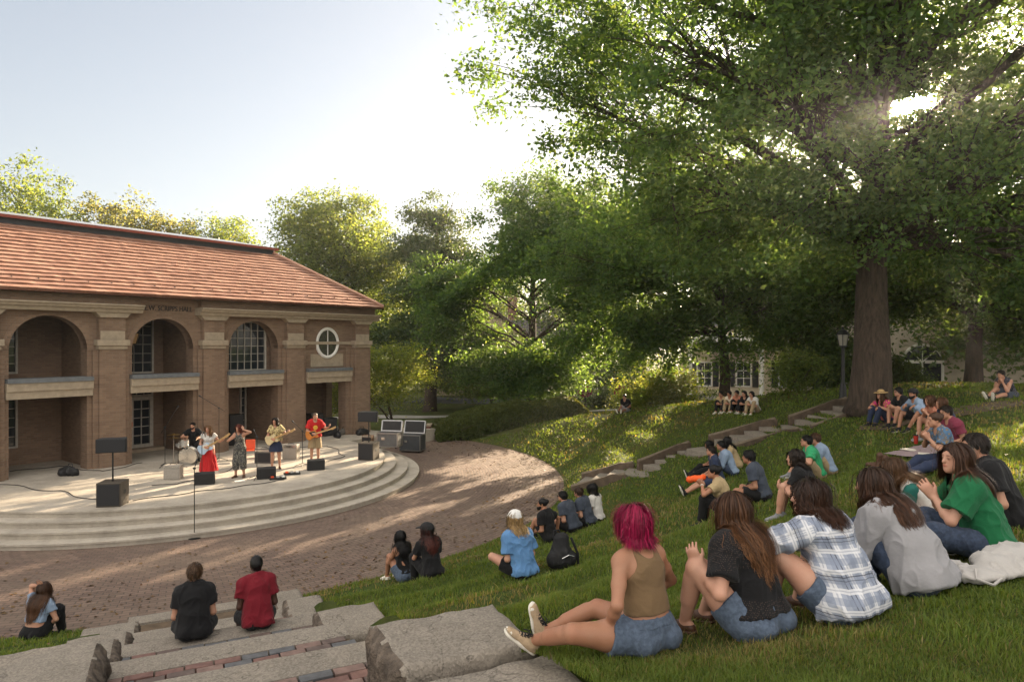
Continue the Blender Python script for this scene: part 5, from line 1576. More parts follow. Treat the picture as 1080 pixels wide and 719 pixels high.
# ------------------------------------------------------------------ lawn blades (only where the lawn is close enough to show them)
AXU = nrm(V3(.437, -.9, 0)); AXT = V3(-AXU[1], AXU[0], 0)          # up the steps, and across them to the right
def in_steps(x, y, pad=0.0):
    dx, dy = x - CX, y - CY; r_ = dx * AXU[0] + dy * AXU[1]; l = dx * AXT[0] + dy * AXT[1]
    wd = np.where(r_ > 22, 1.98, np.where((r_ > 18.7) & (r_ < 19.6), 2.05, 1.95))
    return (l > -1.4 - pad) & (l < wd + pad) & (r_ > 12.9) & (r_ < 25.5)
def blades():
    r_ = np.random.default_rng(5)
    allV, allF, allC = [], [], []; base = 0
    for d0, d1, dens, hgt_, wd in ((2.0, 4.2, 14000, .033, .0044), (4.2, 7.0, 6000, .038, .0062), (7, 11, 1700, .05, .011), (11, 17, 520, .06, .018), (17, 27, 130, .065, .034), (27, 44, 75, .085, .06)):
        A = R(39); area = A * (d1 ** 2 - d0 ** 2); n = int(area * dens)
        th = r_.uniform(-A, A, n); d = np.sqrt(r_.uniform(d0 ** 2, d1 ** 2, n))
        x = d * np.sin(th); y = d * np.cos(th)
        rr = np.hypot(x - CX, y - CY)
        ok = (rr > RP + .02 + .12 * r_.random(n)) & ~in_steps(x, y)
        hv = (x - hx0[0]) * -ax[1] + (y - hx0[1]) * ax[0]; hu = ((x - hx0[0]) * ax[0] + (y - hx0[1]) * ax[1]) / np.linalg.norm(hx1 - hx0)
        if d1 > 11: ok &= (y < 41) & ~((np.abs(hv) < 1.2) & (hu > 0) & (hu < 1)) & ((x > .5) | (y < 33.5))
        # thin, worn spots
        wn = fbm(np.stack([x * .7, y * .7, 0 * x], 1), 3)
        ok &= r_.random(n) < np.clip(1.9 - 2.0 * np.clip(wn - .35, 0, 1) * 2, .3, 1)
        x, y, wn, d = x[ok], y[ok], wn[ok], d[ok]; n = len(x)
        z = hgt(x, y)
        cl = fbm(np.stack([x * 5, y * 5, 0 * x + 3], 1), 2)
        h = hgt_ * (.45 + 1.1 * cl) * (.6 + .7 * r_.random(n)) * (1 + .5 * (r_.random(n) < .03))
        a = r_.uniform(0, 2 * math.pi, n); w = wd * (.6 + .8 * r_.random(n))
        s = np.stack([np.cos(a), np.sin(a), 0 * a], 1) * (w / 2)[:, None]
        ln = np.stack([-np.sin(a), np.cos(a), 0 * a], 1) * r_.normal(0, .55, n)[:, None] * h[:, None]
        b = np.stack([x, y, z - .006], 1)
        m1 = b + ln * .3 + np.array([0, 0, 1]) * (h * .6)[:, None]; t1 = b + ln * 1.1 + np.array([0, 0, 1]) * h[:, None]
        V = np.stack([b - s, b + s, m1 + s * .8, m1 - s * .8, t1 + s * .12, t1 - s * .12], 1).reshape(-1, 3)
        i = np.arange(n) * 6 + base
        F = np.stack([np.stack([i, i + 1, i + 2, i + 3], 1), np.stack([i + 3, i + 2, i + 4, i + 5], 1)], 1).reshape(-1, 4)
        g0 = np.array([.070, .118, .022]); g1 = np.array([.130, .162, .036]); dry = np.array([.20, .165, .07])
        q = r_.random(n)[:, None]
        C = g0 * (1 - q) + g1 * q
        dm = (np.clip((wn - .5) * 3, 0, .6) + .04)[:, None] > r_.random(n)[:, None]
        C = np.where(dm, dry * (.6 + .6 * q), C) * (.75 + .5 * cl[:, None])
        allV.append(V); allF.append(F); allC.append(np.repeat(C, 6, 0)); base += n * 6
    V = np.vstack(allV); F = np.vstack(allF); C = np.vstack(allC)
    me = mesh_np('grass', V, F); add_attr(me, 'tint', C)
    t = NT('grass_blade'); a = t.node('ShaderNodeAttribute', attribute_name='tint')
    t.l.new(a.outputs['Color'], t.p.inputs['Base Color']); t.p.inputs['Roughness'].default_value = .6; t.p.inputs['Specular IOR Level'].default_value = .2
    tr = t.node('ShaderNodeBsdfTranslucent'); t.l.new(t.mix(1.0, a.outputs['Color'], (2.6, 2.3, .9, 1), 'MULTIPLY'), tr.inputs['Color'])
    mx = t.node('ShaderNodeMixShader'); mx.inputs[0].default_value = .35
    t.l.new(t.p.outputs[0], mx.inputs[1]); t.l.new(tr.outputs[0], mx.inputs[2]); t.l.new(mx.outputs[0], t.out.inputs['Surface'])
    o = link('grass', me, t.m); tag(o, 'mown grass blades covering the sloping lawn', 'grass', kind='stuff')
blades()
def fallen():
    r_ = np.random.default_rng(15); n = 5200
    a = r_.uniform(-math.pi, math.pi, n); d = np.where(r_.random(n) < .7, 13.6 - np.abs(r_.normal(0, 1.6, n)), r_.uniform(8.6, 26, n))
    x = CX + d * np.cos(a); y = CY + d * np.sin(a)
    ok = (d > 8.5) & (y > 2) & (d < 30)
    x, y, d = x[ok], y[ok], d[ok]
    P = np.stack([x, y, hgt(x, y) + np.where(d < RP, .018, .05)], 1)
    P = P[~in_steps(P[:, 0], P[:, 1])]
    me = leaf_mesh('fallen_leaves', P, .085, r_, 2.2, .6)
    o = link('fallen_leaves', me, leaf_mat('dead_leaf', (.14, .085, .035), (.2, .11, .03), .15)); tag(o, 'dry brown leaves scattered over the brick plaza and lawn', 'leaves', kind='stuff')
fallen()
# ------------------------------------------------------------------ paths, street, houses
def drape(name, pts, width, mat, label, lift=.03, sub=14):
    pts = [V3(p[0], p[1], 0) for p in pts]; L = []
    for a, b in zip(pts[:-1], pts[1:]):
        L += [a + (b - a) * k / sub for k in range(sub)]
    L.append(pts[-1]); vs = []; nw = 6
    for i, p in enumerate(L):
        t = nrm(L[min(i + 1, len(L) - 1)] - L[max(i - 1, 0)]); s = V3(-t[1], t[0], 0)
        for k in range(nw + 1):
            q = p + s * width * (k / nw - .5); vs.append((q[0], q[1], gz(q[0], q[1]) + lift))
    fs = [(i * (nw + 1) + k, i * (nw + 1) + k + 1, (i + 1) * (nw + 1) + k + 1, (i + 1) * (nw + 1) + k) for i in range(len(L) - 1) for k in range(nw)]
    me = bpy.data.meshes.new(name); me.from_pydata(vs, [], fs); me.update()
    return tag(link(name, me, mat), label, 'path', kind='structure')
drape('street', [(-8, 57), (8, 52), (24, 46), (46, 41), (80, 34)], 5.5, M('asphalt', (.055, .055, .056), .9, .2, 3), 'grey street beyond the bank', .03)
drape('path', [(-30, 52), (-12, 43), (-2, 44), (12, 45.5), (26, 42.5), (40, 36)], 1.6, MAT['walk'], 'pale footpath behind the trees', .04)
drape('path', [(-3.6, 33.4), (-2.2, 38), (-1.5, 43.4)], 2.2, MAT['plaza'], 'brick path leaving the plaza past the hedge', .03)
drape('path', [(9.3, 18.3), (11.5, 17.3), (16, 17.6), (26, 19)], 1.3, MAT['soil'], 'worn dirt path along the top of the lawn', .015)
house('pale stone house with dark window frames beyond the hedge', 4.2, 60, R(-6), 15, 9, 4.6, 2.6, 'yellow', [(-5.5, 1.2, 1.2, 1.8), (-2.2, 1.2, 1.2, 1.8), (2.4, 1.0, 1.9, 1.9), (5.6, 1.0, 1.2, 1.9), (-4, 3.1, 1.1, 1.2), (3, 3.1, 1.1, 1.2)], gable='x')
house('cream house with white columns and black shutters behind the broadleaf tree', 20.0, 54, R(-14), 13, 10, 5.9, 1.6, 'cream', [(-4.6, 1.0, 1.2, 2.0), (-1.6, 1.0, 1.2, 2.0), (1.6, 1.0, 1.2, 2.0), (4.6, 1.0, 1.2, 2.0), (-4.6, 3.9, 1.1, 1.5), (-1.6, 3.9, 1.1, 1.5), (1.6, 3.9, 1.1, 1.5), (4.6, 3.9, 1.1, 1.5)], porch=(-6, 2.4, 4.6))
house('beige house with a tall arched white window right of the oak trunk', 27.2, 43.5, R(-28), 13, 9, 6.2, 3.2, 'beige', [(-3.4, 4.6, 1.1, 1.2), (3.2, 4.6, 1.1, 1.2), (5.0, 1.8, 1.1, 1.5)], shutters=False, arch=(-.9, .9, 2.2, 1.35))
house('dark gabled house half hidden behind the pine', -2.5, 62, R(4), 11, 9, 4.6, 4, 'yellow', [(-3, 1.0, 1.3, 1.7), (3, 1.0, 1.3, 1.7)], gable='y')
# pots of magenta flowers on posts
for px, Y, lab in ((617, 47, 'round magenta flower basket on a post by the footpath'), (655, 44.5, 'magenta flower basket on a post behind the lone listener')):
    p = atY(px, Y); t = thing('flower_basket', lab, 'flower basket', p, 0, 'flower baskets by the path')
    MB().tube([(0, 0, 0), (0, 0, .9)], .06, 8).build('post', MAT['iron'], t)
    r_ = np.random.default_rng(px); D = r_.normal(size=(1400, 3)); D /= np.linalg.norm(D, axis=1, keepdims=True)
    link('flowers', leaf_mesh('flowers', D * (.48 * (.75 + .25 * r_.random(1400)))[:, None] * np.array([1, 1, .8]) + np.array([0, 0, 1.25]), .13, r_), LEAF['flower'], t)
# low brick pier at the end of the hedge
p = V3(-4.35, 34.1, 0); t = thing('brick_pier', 'low reddish brick pier at the left end of the juniper hedge', 'pier', p)
MB().box((0, 0, .35), (.6, .6, .7)).build('shaft', WALLS['brickred'], t); MB().box((0, 0, .74), (.7, .7, .08)).build('cap', MAT['stone'], t, bevel=.015)

# ------------------------------------------------------------------ lamp posts
LGL = M('lamp_glass', (.26, .25, .215), .25, .05, 5)
def lamp_post(p, h, label, kind='lantern'):
    t = thing('lamp_post', label, 'lamp post', p, .3, 'lamp posts on the hill')
    m = MB(); m.lathe([(.16, 0), (.16, .08), (.12, .14), (.11, .5), (.075, .62), (.06, .7), (.055, h - .62), (.08, h - .6), (.05, h - .55)], 12); m.build('pole', MAT['iron'], t, True)
    if kind == 'lantern':
        m = MB(); m.lathe([(.11, h - .55), (.17, h - .18)], 8); m.build('lamp_glass', LGL, t)
        m = MB(); m.lathe([(.21, h - .18), (.19, h - .13), (.10, h - .03), (.04, h), (.03, h + .06), (.0, h + .1)], 8)
        m.lathe([(.13, h - .58), (.12, h - .54)], 8)
        for k in range(4):
            a = math.pi / 4 + k * math.pi / 2; m.tube([(.115 * math.cos(a), .115 * math.sin(a), h - .56), (.18 * math.cos(a), .18 * math.sin(a), h - .17)], .011, 5)
        m.build('lantern_frame', MAT['iron'], t)
    else:
        m = MB(); m.lathe([(.09, h - .55), (.2, h - .4), (.21, h - .25), (.15, h - .08), (.05, h - .02), (.0, h)], 12); m.build('globe', LGL, t, True)
    return t
p = at(889, 425); lamp_post(p, 2.45, 'tall black lantern lamp post standing left of the oak trunk')
lamp_post(atY(547, 41), 3.0, 'small lantern lamp post behind the juniper hedge')
lamp_post(atY(858.5, 38), 2.15, 'short globe lamp left of the lantern post', 'globe')
lamp_post(atY(877, 41), 2.7, 'slim globe lamp just beside the lantern post, the right one of the two globes', 'globe')

# ------------------------------------------------------------------ foreground steps
def SP(r_, l, z=0): return V3(CX, CY, 0) + AXU * r_ + AXT * l + V3(0, 0, z)
FRM = lambda: None
stt = thing('stone_steps', 'wide worn concrete and brick steps with broken cheek blocks going down to the plaza', 'steps', SP(14.3, .3))
O = V3(*stt.location); ROT = Matrix((AXU, AXT, (0, 0, 1))).transposed()
inlay = wall_brick('paver_red', (.17, .085, .068), (.13, .115, .115), (.11, .10, .08))
def paver_mat(name, col): return M(name, col, .85, .25, 12, .5, 50)
PAV = [paver_mat('red_paver', (.155, .085, .072)), paver_mat('grey_paver', (.10, .10, .105)), paver_mat('pink_paver', (.18, .118, .10)), paver_mat('dark_paver', (.11, .08, .07))]
NOS = [13.45, 16.05, 17.72, 19.42, 21.25, 23.0]
rs = np.random.default_rng(4)
LL, LR = -.60, 1.36
zz = lambda r_: .3 * (r_ - 13.5) + .06
def rough_box(lo, hi, mat, name, parent, amp=.012, h=.05, seed=0, bevel=.02, freq=7):
    q = SDF(); lo, hi = V3(lo), V3(hi); c = (lo + hi) / 2
    nx = [max(2, int((hi[k] - lo[k]) / h)) for k in range(3)]
    # subdivided box in step axes
    vs, fs, idx = [], [], {}
    def vid(i, j, k):
        if (i, j, k) not in idx:
            idx[(i, j, k)] = len(vs); vs.append(lo + (hi - lo) * np.array([i / nx[0], j / nx[1], k / nx[2]]))
        return idx[(i, j, k)]
    for ax in range(3):
        u, w_ = (ax + 1) % 3, (ax + 2) % 3
        for e in (0, nx[ax]):
            for a in range(nx[u]):
                for b in range(nx[w_]):
                    quad = []
                    for da, db in ((0, 0), (1, 0), (1, 1), (0, 1)):
                        ii = [0, 0, 0]; ii[ax] = e; ii[u] = a + da; ii[w_] = b + db; quad.append(vid(*ii))
                    fs.append(quad if e else quad[::-1])
    V = np.array(vs); F = np.array(fs)
    N = vnormals(V, F)
    d = fbm(V * freq + seed * 7.7, 3) - .5
    V = V + N * (d * 2 * amp)[:, None] - N * (bevel * (np.abs(N).max(1) < .9))[:, None]
    Wd = SP(0, 0)[None] + V[:, :1] * AXU + V[:, 1:2] * AXT + V[:, 2:] * np.array([0, 0, 1.])
    me = mesh_np(name, Wd - O, F, True); me.set_sharp_from_angle(angle=R(50))
    return link(name, me, mat, parent)
for i in range(len(NOS) - 1):
    r0, r1 = NOS[i], NOS[i + 1]; z = zz(r0) if i else .14
    st_ = rough_box((r0, LL - .2, z - .6), (r0 + .38, LR + .2, z), MAT['conc'], 'step', stt, .006, .08, i, .012)
    m = MB(); 
    for k in range(4): m.v
    rough_box((r0 + .36, LL - .2, z - .6), (r1 + .05, LR + .2, z - .035), MAT['soil'], 'bedding', st_, .004, .12, i)
    if z < .5: continue
    # single pavers set behind the nosing: pattern of the tread, kept as two meshes by colour
    cells = [MB() for _ in PAV]
    rr_ = r0 + .395; row = 0
    while rr_ < r1 - .05:
        l = LL - .1 - (.12 if row % 2 else 0) - rs.random() * .05
        while l < LR + .1:
            w_ = .245 + rs.normal(0, .006)
            c = SP(rr_ + .055, l + w_ / 2, z - .028 + rs.normal(0, .004)) - O
            cells[rs.choice(4, p=[.34, .26, .22, .18])].box(c, (.104, w_ - .014, .06), ROT @ Euler((rs.normal(0, .012), rs.normal(0, .02), rs.normal(0, .012))).to_matrix())
            l += w_
        rr_ += .114; row += 1
    for cm, pm in zip(cells, PAV):
        if cm.v:
            bi = tag(cm.build('brick_inlay', pm, st_, bevel=.006), kind='stuff')
        if False: 
            o = cm.build('brick_inlay', pm, st_, bevel=.006)
# cheek blocks, broken on the inner side
def cheek(r0, r1, l0, l1, z0, zt, seed, inner):
    b = rough_box((r0, l0, z0), (r1, l1, zt), MAT['conc'], 'cheek_block', stt, .030, .05, seed, .03, 5)
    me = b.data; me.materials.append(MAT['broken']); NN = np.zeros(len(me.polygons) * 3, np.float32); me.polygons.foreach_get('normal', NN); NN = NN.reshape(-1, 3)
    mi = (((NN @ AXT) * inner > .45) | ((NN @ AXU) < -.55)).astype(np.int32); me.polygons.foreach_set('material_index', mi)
    vi = np.unique(np.array([v for p_ in me.polygons if mi[p_.index] for v in p_.vertices]))
    co_ = np.zeros(len(me.vertices) * 3, np.float32); me.vertices.foreach_get('co', co_); co_ = co_.reshape(-1, 3)
    co_[vi] += AXT * inner * ((fbm(co_[vi] * 8 + seed, 3) - .40) * .16 * np.clip((zt - (co_[vi, 2] + O[2])) / .10, 0, 1))[:, None]; me.vertices.foreach_set('co', co_.ravel()); me.update()
    return
    li = l0 if inner < 0 else l1
    rough_box((r0 - .01, min(li - inner * .05, li + inner * .025), z0), (r1 - .06, max(li - inner * .05, li + inner * .025), zt - .025), MAT['broken'], 'broken_face', b, .026, .035, seed + 30, .01, 14)
    rough_box((r0 - .05, min(l0 + .05, l1 - .05), z0), (r0 + .04, max(l0 + .05, l1 - .05), zt - .05), MAT['broken'], 'broken_face', b, .026, .035, seed + 60, .01, 14)
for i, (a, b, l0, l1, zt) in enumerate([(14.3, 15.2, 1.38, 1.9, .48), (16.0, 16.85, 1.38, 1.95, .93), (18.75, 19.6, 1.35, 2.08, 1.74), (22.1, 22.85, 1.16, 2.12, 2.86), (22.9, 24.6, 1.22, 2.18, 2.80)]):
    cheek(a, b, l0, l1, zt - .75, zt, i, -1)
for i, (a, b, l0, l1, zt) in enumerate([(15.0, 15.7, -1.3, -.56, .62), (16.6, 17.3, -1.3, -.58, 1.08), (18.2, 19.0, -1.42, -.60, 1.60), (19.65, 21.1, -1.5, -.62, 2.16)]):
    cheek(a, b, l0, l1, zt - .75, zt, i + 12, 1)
# the lower lengths of cheek wall between the blocks, sunk almost to the lawn
for l0, l1, segs in ((1.40, 1.98, [(15.2, 16.0), (16.85, 18.75), (19.6, 22.1)]), (-1.38, -.66, [(14.2, 15.0), (15.7, 16.6), (17.3, 18.2), (19.0, 19.65), (21.1, 23)])):
    for a, b in segs:
        zt = .3 * ((a + b) / 2 - 13.5) - .17
        c = rough_box((a - .02, l0, zt - .6), (b + .02, l1, zt), MAT['conc'], 'cheek_wall', stt, .01, .07, int(a * 10), .02, 5)
        me = c.data; n_ = len(me.vertices); co_ = np.zeros(n_ * 3, np.float32); me.vertices.foreach_get('co', co_); co_ = co_.reshape(-1, 3)
        rr_ = (co_ + O - np.array([CX, CY, 0])) @ AXU; co_[:, 2] += .3 * (rr_ - (a + b) / 2); me.vertices.foreach_set('co', co_.ravel().astype(np.float32)); me.update()
# ------------------------------------------------------------------ stairs climbing the hillside
PTS = [at(*q) for q in ((613, 511), (660, 499), (690, 497), (738, 477), (762, 470), (826, 452), (848, 449), (903, 430))]
hst = thing('hillside_stairs', 'long flight of timber edged stairs climbing the lawn from the plaza to the oak', 'stairs', PTS[0]); HO = V3(*PTS[0])
for i in range(len(PTS) - 1):
    a, b = PTS[i], PTS[i + 1]; d = b - a; L = math.hypot(d[0], d[1]); u = nrm(V3(d[0], d[1], 0)); s = V3(-u[1], u[0], 0)
    flight = i % 2 == 0; ang = math.atan2(u[1], u[0])
    n = max(2, int(L / .42)) if flight else 1
    for k in range(n):
        c = a + d * ((k + .5) / n); z = a[2] + d[2] * (k + 1) / n if flight else (a[2] + b[2]) / 2
        m = MB(); m.box((c[0] - HO[0], c[1] - HO[1], z - .2 - HO[2]), (L / n + (.02 if flight else .1), 1.15, .4), Euler((0, 0, ang)).to_matrix()); m.build('step' if flight else 'landing', MAT['conc'], hst, bevel=.01)
    if flight:
        for sg in (-1, 1):
            q0, q1 = a + s * sg * .66, b + s * sg * .66; hh = .22 if sg > 0 else .07
            m = MB(); fr = (q0 - HO - s * .06, u, (0, 0, 1), s)
            m.prism([(-.15, -.5), (L + .15, d[2] - .5), (L + .15, d[2] + hh), (L - .3, d[2] + hh), (-.15, hh - .02)], fr, .12)
            w_ = m.build('side_wall', MAT['wood'], hst)
            m = MB(); m.tube([q0 - HO + V3(0, 0, hh + .0) - u * .15, q1 - HO + V3(0, 0, hh + .03) + u * .1], .055, 6); m.build('coping', M('pale_coping', (.16, .125, .09), .8, .2, 9), w_)

# ------------------------------------------------------------------ stage gear
def gear(name, label, cat, px, py, rz=0.0, z=SZ, group=None):
    p = atz(px, py, z); return thing(name, label, cat, p, rz, group)
FACE = math.atan2(-(0 - -8), (0 - 22))  # roughly towards the audience
yawto = lambda p, q: math.atan2(-(q[0] - p[0]), q[1] - p[1])
PAINT = M('bare_plywood_box', (.07, .058, .045), .5, .15, 6)
def box_cab(t, w_, d_, h, mat=None, grille=True, z=0, handle=True, nm='cabinet'):
    o = MB().box((0, 0, h / 2 + z), (w_, d_, h)).build(nm, mat or MAT['black'], t, bevel=.015)
    if grille: MB().box((0, d_ / 2 + .004, h / 2 + z), (w_ * .9, .02, h * .88)).build('grille', MAT['grille'], t, bevel=.004)
    if handle:
        for sg in (-1, 1): MB().box((sg * (w_ / 2 + .002), 0, h * .55 + z), (.012, .14, .09)).build('handle', MAT['grille'], t, bevel=.004)
    return o
aud = V3(0, 3, 0)
for px, py, lab1, lab2, lab3, ry in ((119, 535, 'large black subwoofer on the left front of the stage', 'black loudspeaker on a pole above the left subwoofer', 'l', .15), (389, 487, 'large black subwoofer at the right edge of the stage', 'black loudspeaker on a pole above the right subwoofer', 'r', .1)):
    p = atz(px, py - 3, SZ); yw = yawto(p, aud) - .45
    t = thing('subwoofer', lab1, 'subwoofer', p, yw, 'subwoofers on stage'); box_cab(t, .58, .58, .62, PAINT)
    MB().lathe([(.03, .62), (.03, .66)], 10).build('pole_socket', MAT['iron'], t)
    hp = 1.33 if lab3 == 'l' else 1.32
    t = thing('pole_speaker', lab2, 'loudspeaker', p + V3(0, 0, .665), yw + .15, 'loudspeakers on poles')
    m = MB(); m.tube([(0, 0, 0), (0, 0, hp - .62)], .02, 10); m.build('pole', MAT['iron'], t)
    m = MB(); m.prism([(-.36, 0), (.36, 0), (.3, -.36), (-.3, -.36)][::-1], ((0, .18, hp - .62), (1, 0, 0), (0, 1, 0), (0, 0, 1)), .36); m.build('cabinet', MAT['black'], t, bevel=.015)
    MB().box((0, .19, hp - .44), (.66, .02, .32)).build('grille', MAT['grille'], t, bevel=.004)
# wedge monitors
for px, py, lab in ((216, 510, 'black wedge floor monitor before the singer in the red skirt'), (281, 504, 'black wedge floor monitor between the microphone stands in the middle'), (333, 495, 'black wedge floor monitor before the guitarist in the red shirt')):
    p = atz(px, py, SZ); tgt = V3(p[0] - .6, p[1] + 1.6, 0)
    t = thing('floor_monitor', lab, 'monitor speaker', p, yawto(p, tgt), 'wedge monitors along the stage front')
    m = MB(); m.prism([(-.18, 0), (.2, 0), (.2, .12), (-.02, .36), (-.18, .33)], ((-.28, 0, 0), (0, 1, 0), (0, 0, 1), (1, 0, 0)), .56); m.build('cabinet', MAT['black'], t, bevel=.012)
    m = MB(); m.prism([(.193, .135), (.005, .355), (.018, .362), (.206, .142)], ((-.25, 0, 0), (0, 1, 0), (0, 0, 1), (1, 0, 0)), .5); m.build('grille', MAT['grille'], t)
# amplifiers
tw = M('grey_tolex', (.13, .12, .11), .8, .2, 20); wt = M('white_tolex', (.30, .27, .235), .6, .1, 20); bn = M('brown_tolex', (.16, .09, .05), .7, .2, 20)
for px, py, w_, h, body, lab in ((279, 488, .62, .52, tw, 'grey guitar amplifier behind the woman in the patterned shirt'), (307, 484, .55, .55, wt, 'white fronted amplifier left of the guitarist in the red shirt'), (183, 505, .5, .45, wt, 'small pale amplifier before the floor tom'), (388, 466, .45, .3, bn, 'small brown amplifier box behind the right subwoofer')):
    p = atz(px, py, SZ); t = thing('guitar_amplifier', lab, 'amplifier', p, yawto(p, aud) - .5, 'amplifiers on stage')
    box_cab(t, w_, .26, h, body, False, nm='cabinet', handle=False)
    MB().box((0, .135, h * .40), (w_ * .88, .012, h * .62)).build('grille_cloth', body if body is wt else MAT['grille'], t, bevel=.004)
    MB().box((0, .135, h * .86), (w_ * .88, .014, h * .14)).build('control_panel', MAT['chrome'], t)
    MB().tube([(-.1, 0, h), (-.08, 0, h + .03), (.08, 0, h + .03), (.1, 0, h)], .01, 6).build('handle', MAT['black'], t)
# big cabinets in the open bay
for i, (s_, n_, w_, h, lab) in enumerate(((8.9, -.9, .6, 1.05, 'tall black speaker cabinet inside the open right bay'), (9.5, -.7, .65, .8, 'squat black equipment case right of the tall cabinet in the open bay'), (5.35, -1.5, .55, 1.25, 'black loudspeaker stored in the loggia behind the jumpsuit singer'))):
    p = fac(s_, n_, SZ); t = thing('speaker_cabinet', lab, 'speaker cabinet', p, FA + math.pi - .2, 'cabinets stored in the loggia'); box_cab(t, w_, .5, h)
for i, (s_, n_, lab) in enumerate(((10.1, -.35, 'crumpled grey gear bag at the foot of the last pillar'), (9.3, .25, 'black gear bag lying before the open bay'), (-1.5, .55, 'small black bag at the foot of the left arch'), (10.6, .35, 'dark bag leaning on the last pillar'))):
    p = fac(s_, n_, SZ); q = SDF(); q.rc((-.2, 0, .1), (.2, .05, .1), .12, .15, .05).rc((-.1, 0, .2), (.1, .02, .22), .07, .08, .08)
    t = thing('gear_bag', lab, 'bag', p, FA + i, 'bags round the stage'); mk('bag', q, .03, M('grey_canvas', (.10, .09, .08)) if i == 0 else MAT['black'], t, .02, 9, i)
    MB().tube([(-.12, 0, .22), (-.06, -.02, .36), (.06, -.02, .36), (.12, 0, .24)], .014, 6).build('strap', MAT['black'], t)
# flight cases
for px, py, w_, h, d_, lab in ((411, 476, .85, .52, .55, 'grey flight case with a foam lined open lid at the right end of the stage'), (435, 474, .95, .66, .6, 'larger dark flight case with its lid raised, outermost on the right')):
    p = atz(px, py, .3 if px > 420 else .45); p = V3(p[0], p[1], SZ if px < 420 else .02)
    if px > 420: p = atz(435, 476, .02)
    t = thing('flight_case', lab, 'flight case', p, yawto(p, aud) - .4, 'flight cases right of the stage')
    body = M('grey_laminate', (.10, .10, .10), .5) if px < 420 else M('dark_laminate', (.045, .05, .055), .5)
    hz = .09
    MB().box((0, 0, h / 2 + hz), (w_, d_, h)).build('body', body, t, bevel=.006)
    m = MB()
    for sx in (-1, 1):
        for sy in (-1, 1): m.box((sx * w_ / 2, sy * d_ / 2, h / 2 + hz), (.05, .05, h + .02))
    for z_ in (hz, h + hz):
        for sy in (-1, 1): m.box((0, sy * d_ / 2, z_), (w_ - .052, .05, .045))
        for sx in (-1, 1): m.box((sx * w_ / 2, 0, z_), (.05, d_ - .052, .045))
    m.build('edge_trim', MAT['alu'], t)
    lid = thing('lid', None, None, (0, -d_ / 2 + .04, h + hz + .02)); lid.parent = t; lid.rotation_euler = (R(14), 0, 0)
    MB().box((0, 0, h * .42), (w_, .10, h * .84)).build('shell', body, lid, bevel=.006)
    MB().box((0, .052, h * .42), (w_ - .09, .02, h * .84 - .09)).build('foam', MAT['black'], lid)
    m = MB()
    for sx in (-1, 1): m.box((sx * w_ / 2, 0, h * .42), (.045, .12, h * .86))
    for z_ in (0.02, h * .84): m.box((0, 0, z_), (w_ - .047, .12, .04))
    m.build('edge_trim', MAT['alu'], lid)
    for sx in (-1, 1):
        for sy in (-1, 1): MB().lathe([(.05, -.02), (.05, .02)], 10, (sx * w_ * .4, sy * d_ * .36, .05), 'x').build('castor', MAT['black'], t)
    MB().box((w_ * .2, d_ / 2 + .01, h * .6 + hz), (.14, .02, .1)).build('latch', MAT['chrome'], t)
# microphone stands
def mic_stand(p, rz, h, label, boom=None, group='microphone stands on stage', base='tripod', mic=True):
    t = thing('microphone_stand', label, 'microphone stand', p, rz, group)
    if base == 'tripod':
        for k in range(3):
            a = 2 * math.pi * k / 3 + .4; MB().tube([(0, 0, .12), (.3 * math.cos(a), .3 * math.sin(a), .012)], .011, 6).build('leg', MAT['iron'], t)
    else: MB().lathe([(.15, 0), (.15, .02), (.03, .035)], 16).build('base', MAT['iron'], t)
    MB().tube([(0, 0, .02), (0, 0, h)], .011, 8).build('pole', MAT['iron'], t)
    e = V3(0, 0, h); d = V3(0, .1, .05)
    if boom:
        e = V3(*boom); MB().tube([V3(0, 0, h) - (e - V3(0, 0, h)) * .35, e], .009, 8).build('boom_arm', MAT['iron'], t)
        MB().lathe([(.025, -.03), (.025, .03)], 8, (0, 0, h), 'x').build('clutch', MAT['iron'], t); d = nrm(e - V3(0, 0, h)) * .11
    if mic:
        m = MB(); m.tube([e, e + d * .9, e + d * .95, e + d * 1.15, e + d * 1.5, e + d * 1.65], [.012, .016, .024, .027, .024, .01], 10); m.build('microphone', MAT['grille'], t, True)
    return t
mic_stand(atz(213, 508, SZ), 0, 1.42, 'straight microphone stand right before the singer in the red skirt')
mic_stand(atz(271, 505, SZ), .2, 1.30, 'microphone stand with a short boom before the jumpsuit singer', boom=(-.1, .25, 1.42))
mic_stand(atz(319, 492, SZ), .4, 1.22, 'microphone stand with a boom reaching toward the guitarist in the red shirt', boom=(-.22, .15, 1.45))
mic_stand(atz(174, 492, SZ), 0, 1.35, 'tall boom stand left of the drum kit, arm rising over the drums', boom=(.42, -.1, 1.95))
mic_stand(atz(231, 486, SZ), 0, 1.9, 'tallest boom stand behind the singer in the red skirt', boom=(-.55, -.05, 2.25))
mic_stand(atz(188, 494, SZ), .5, .55, 'short microphone stand close to the bass drum', boom=(.2, .2, .6))
mic_stand(atz(206, 567, .0) + V3(0, -.05, .008), 0, 1.72, 'very slim black pole stand on the plaza in front of the steps', base='round', boom=(.0, .05, 1.78), group='plaza stand')
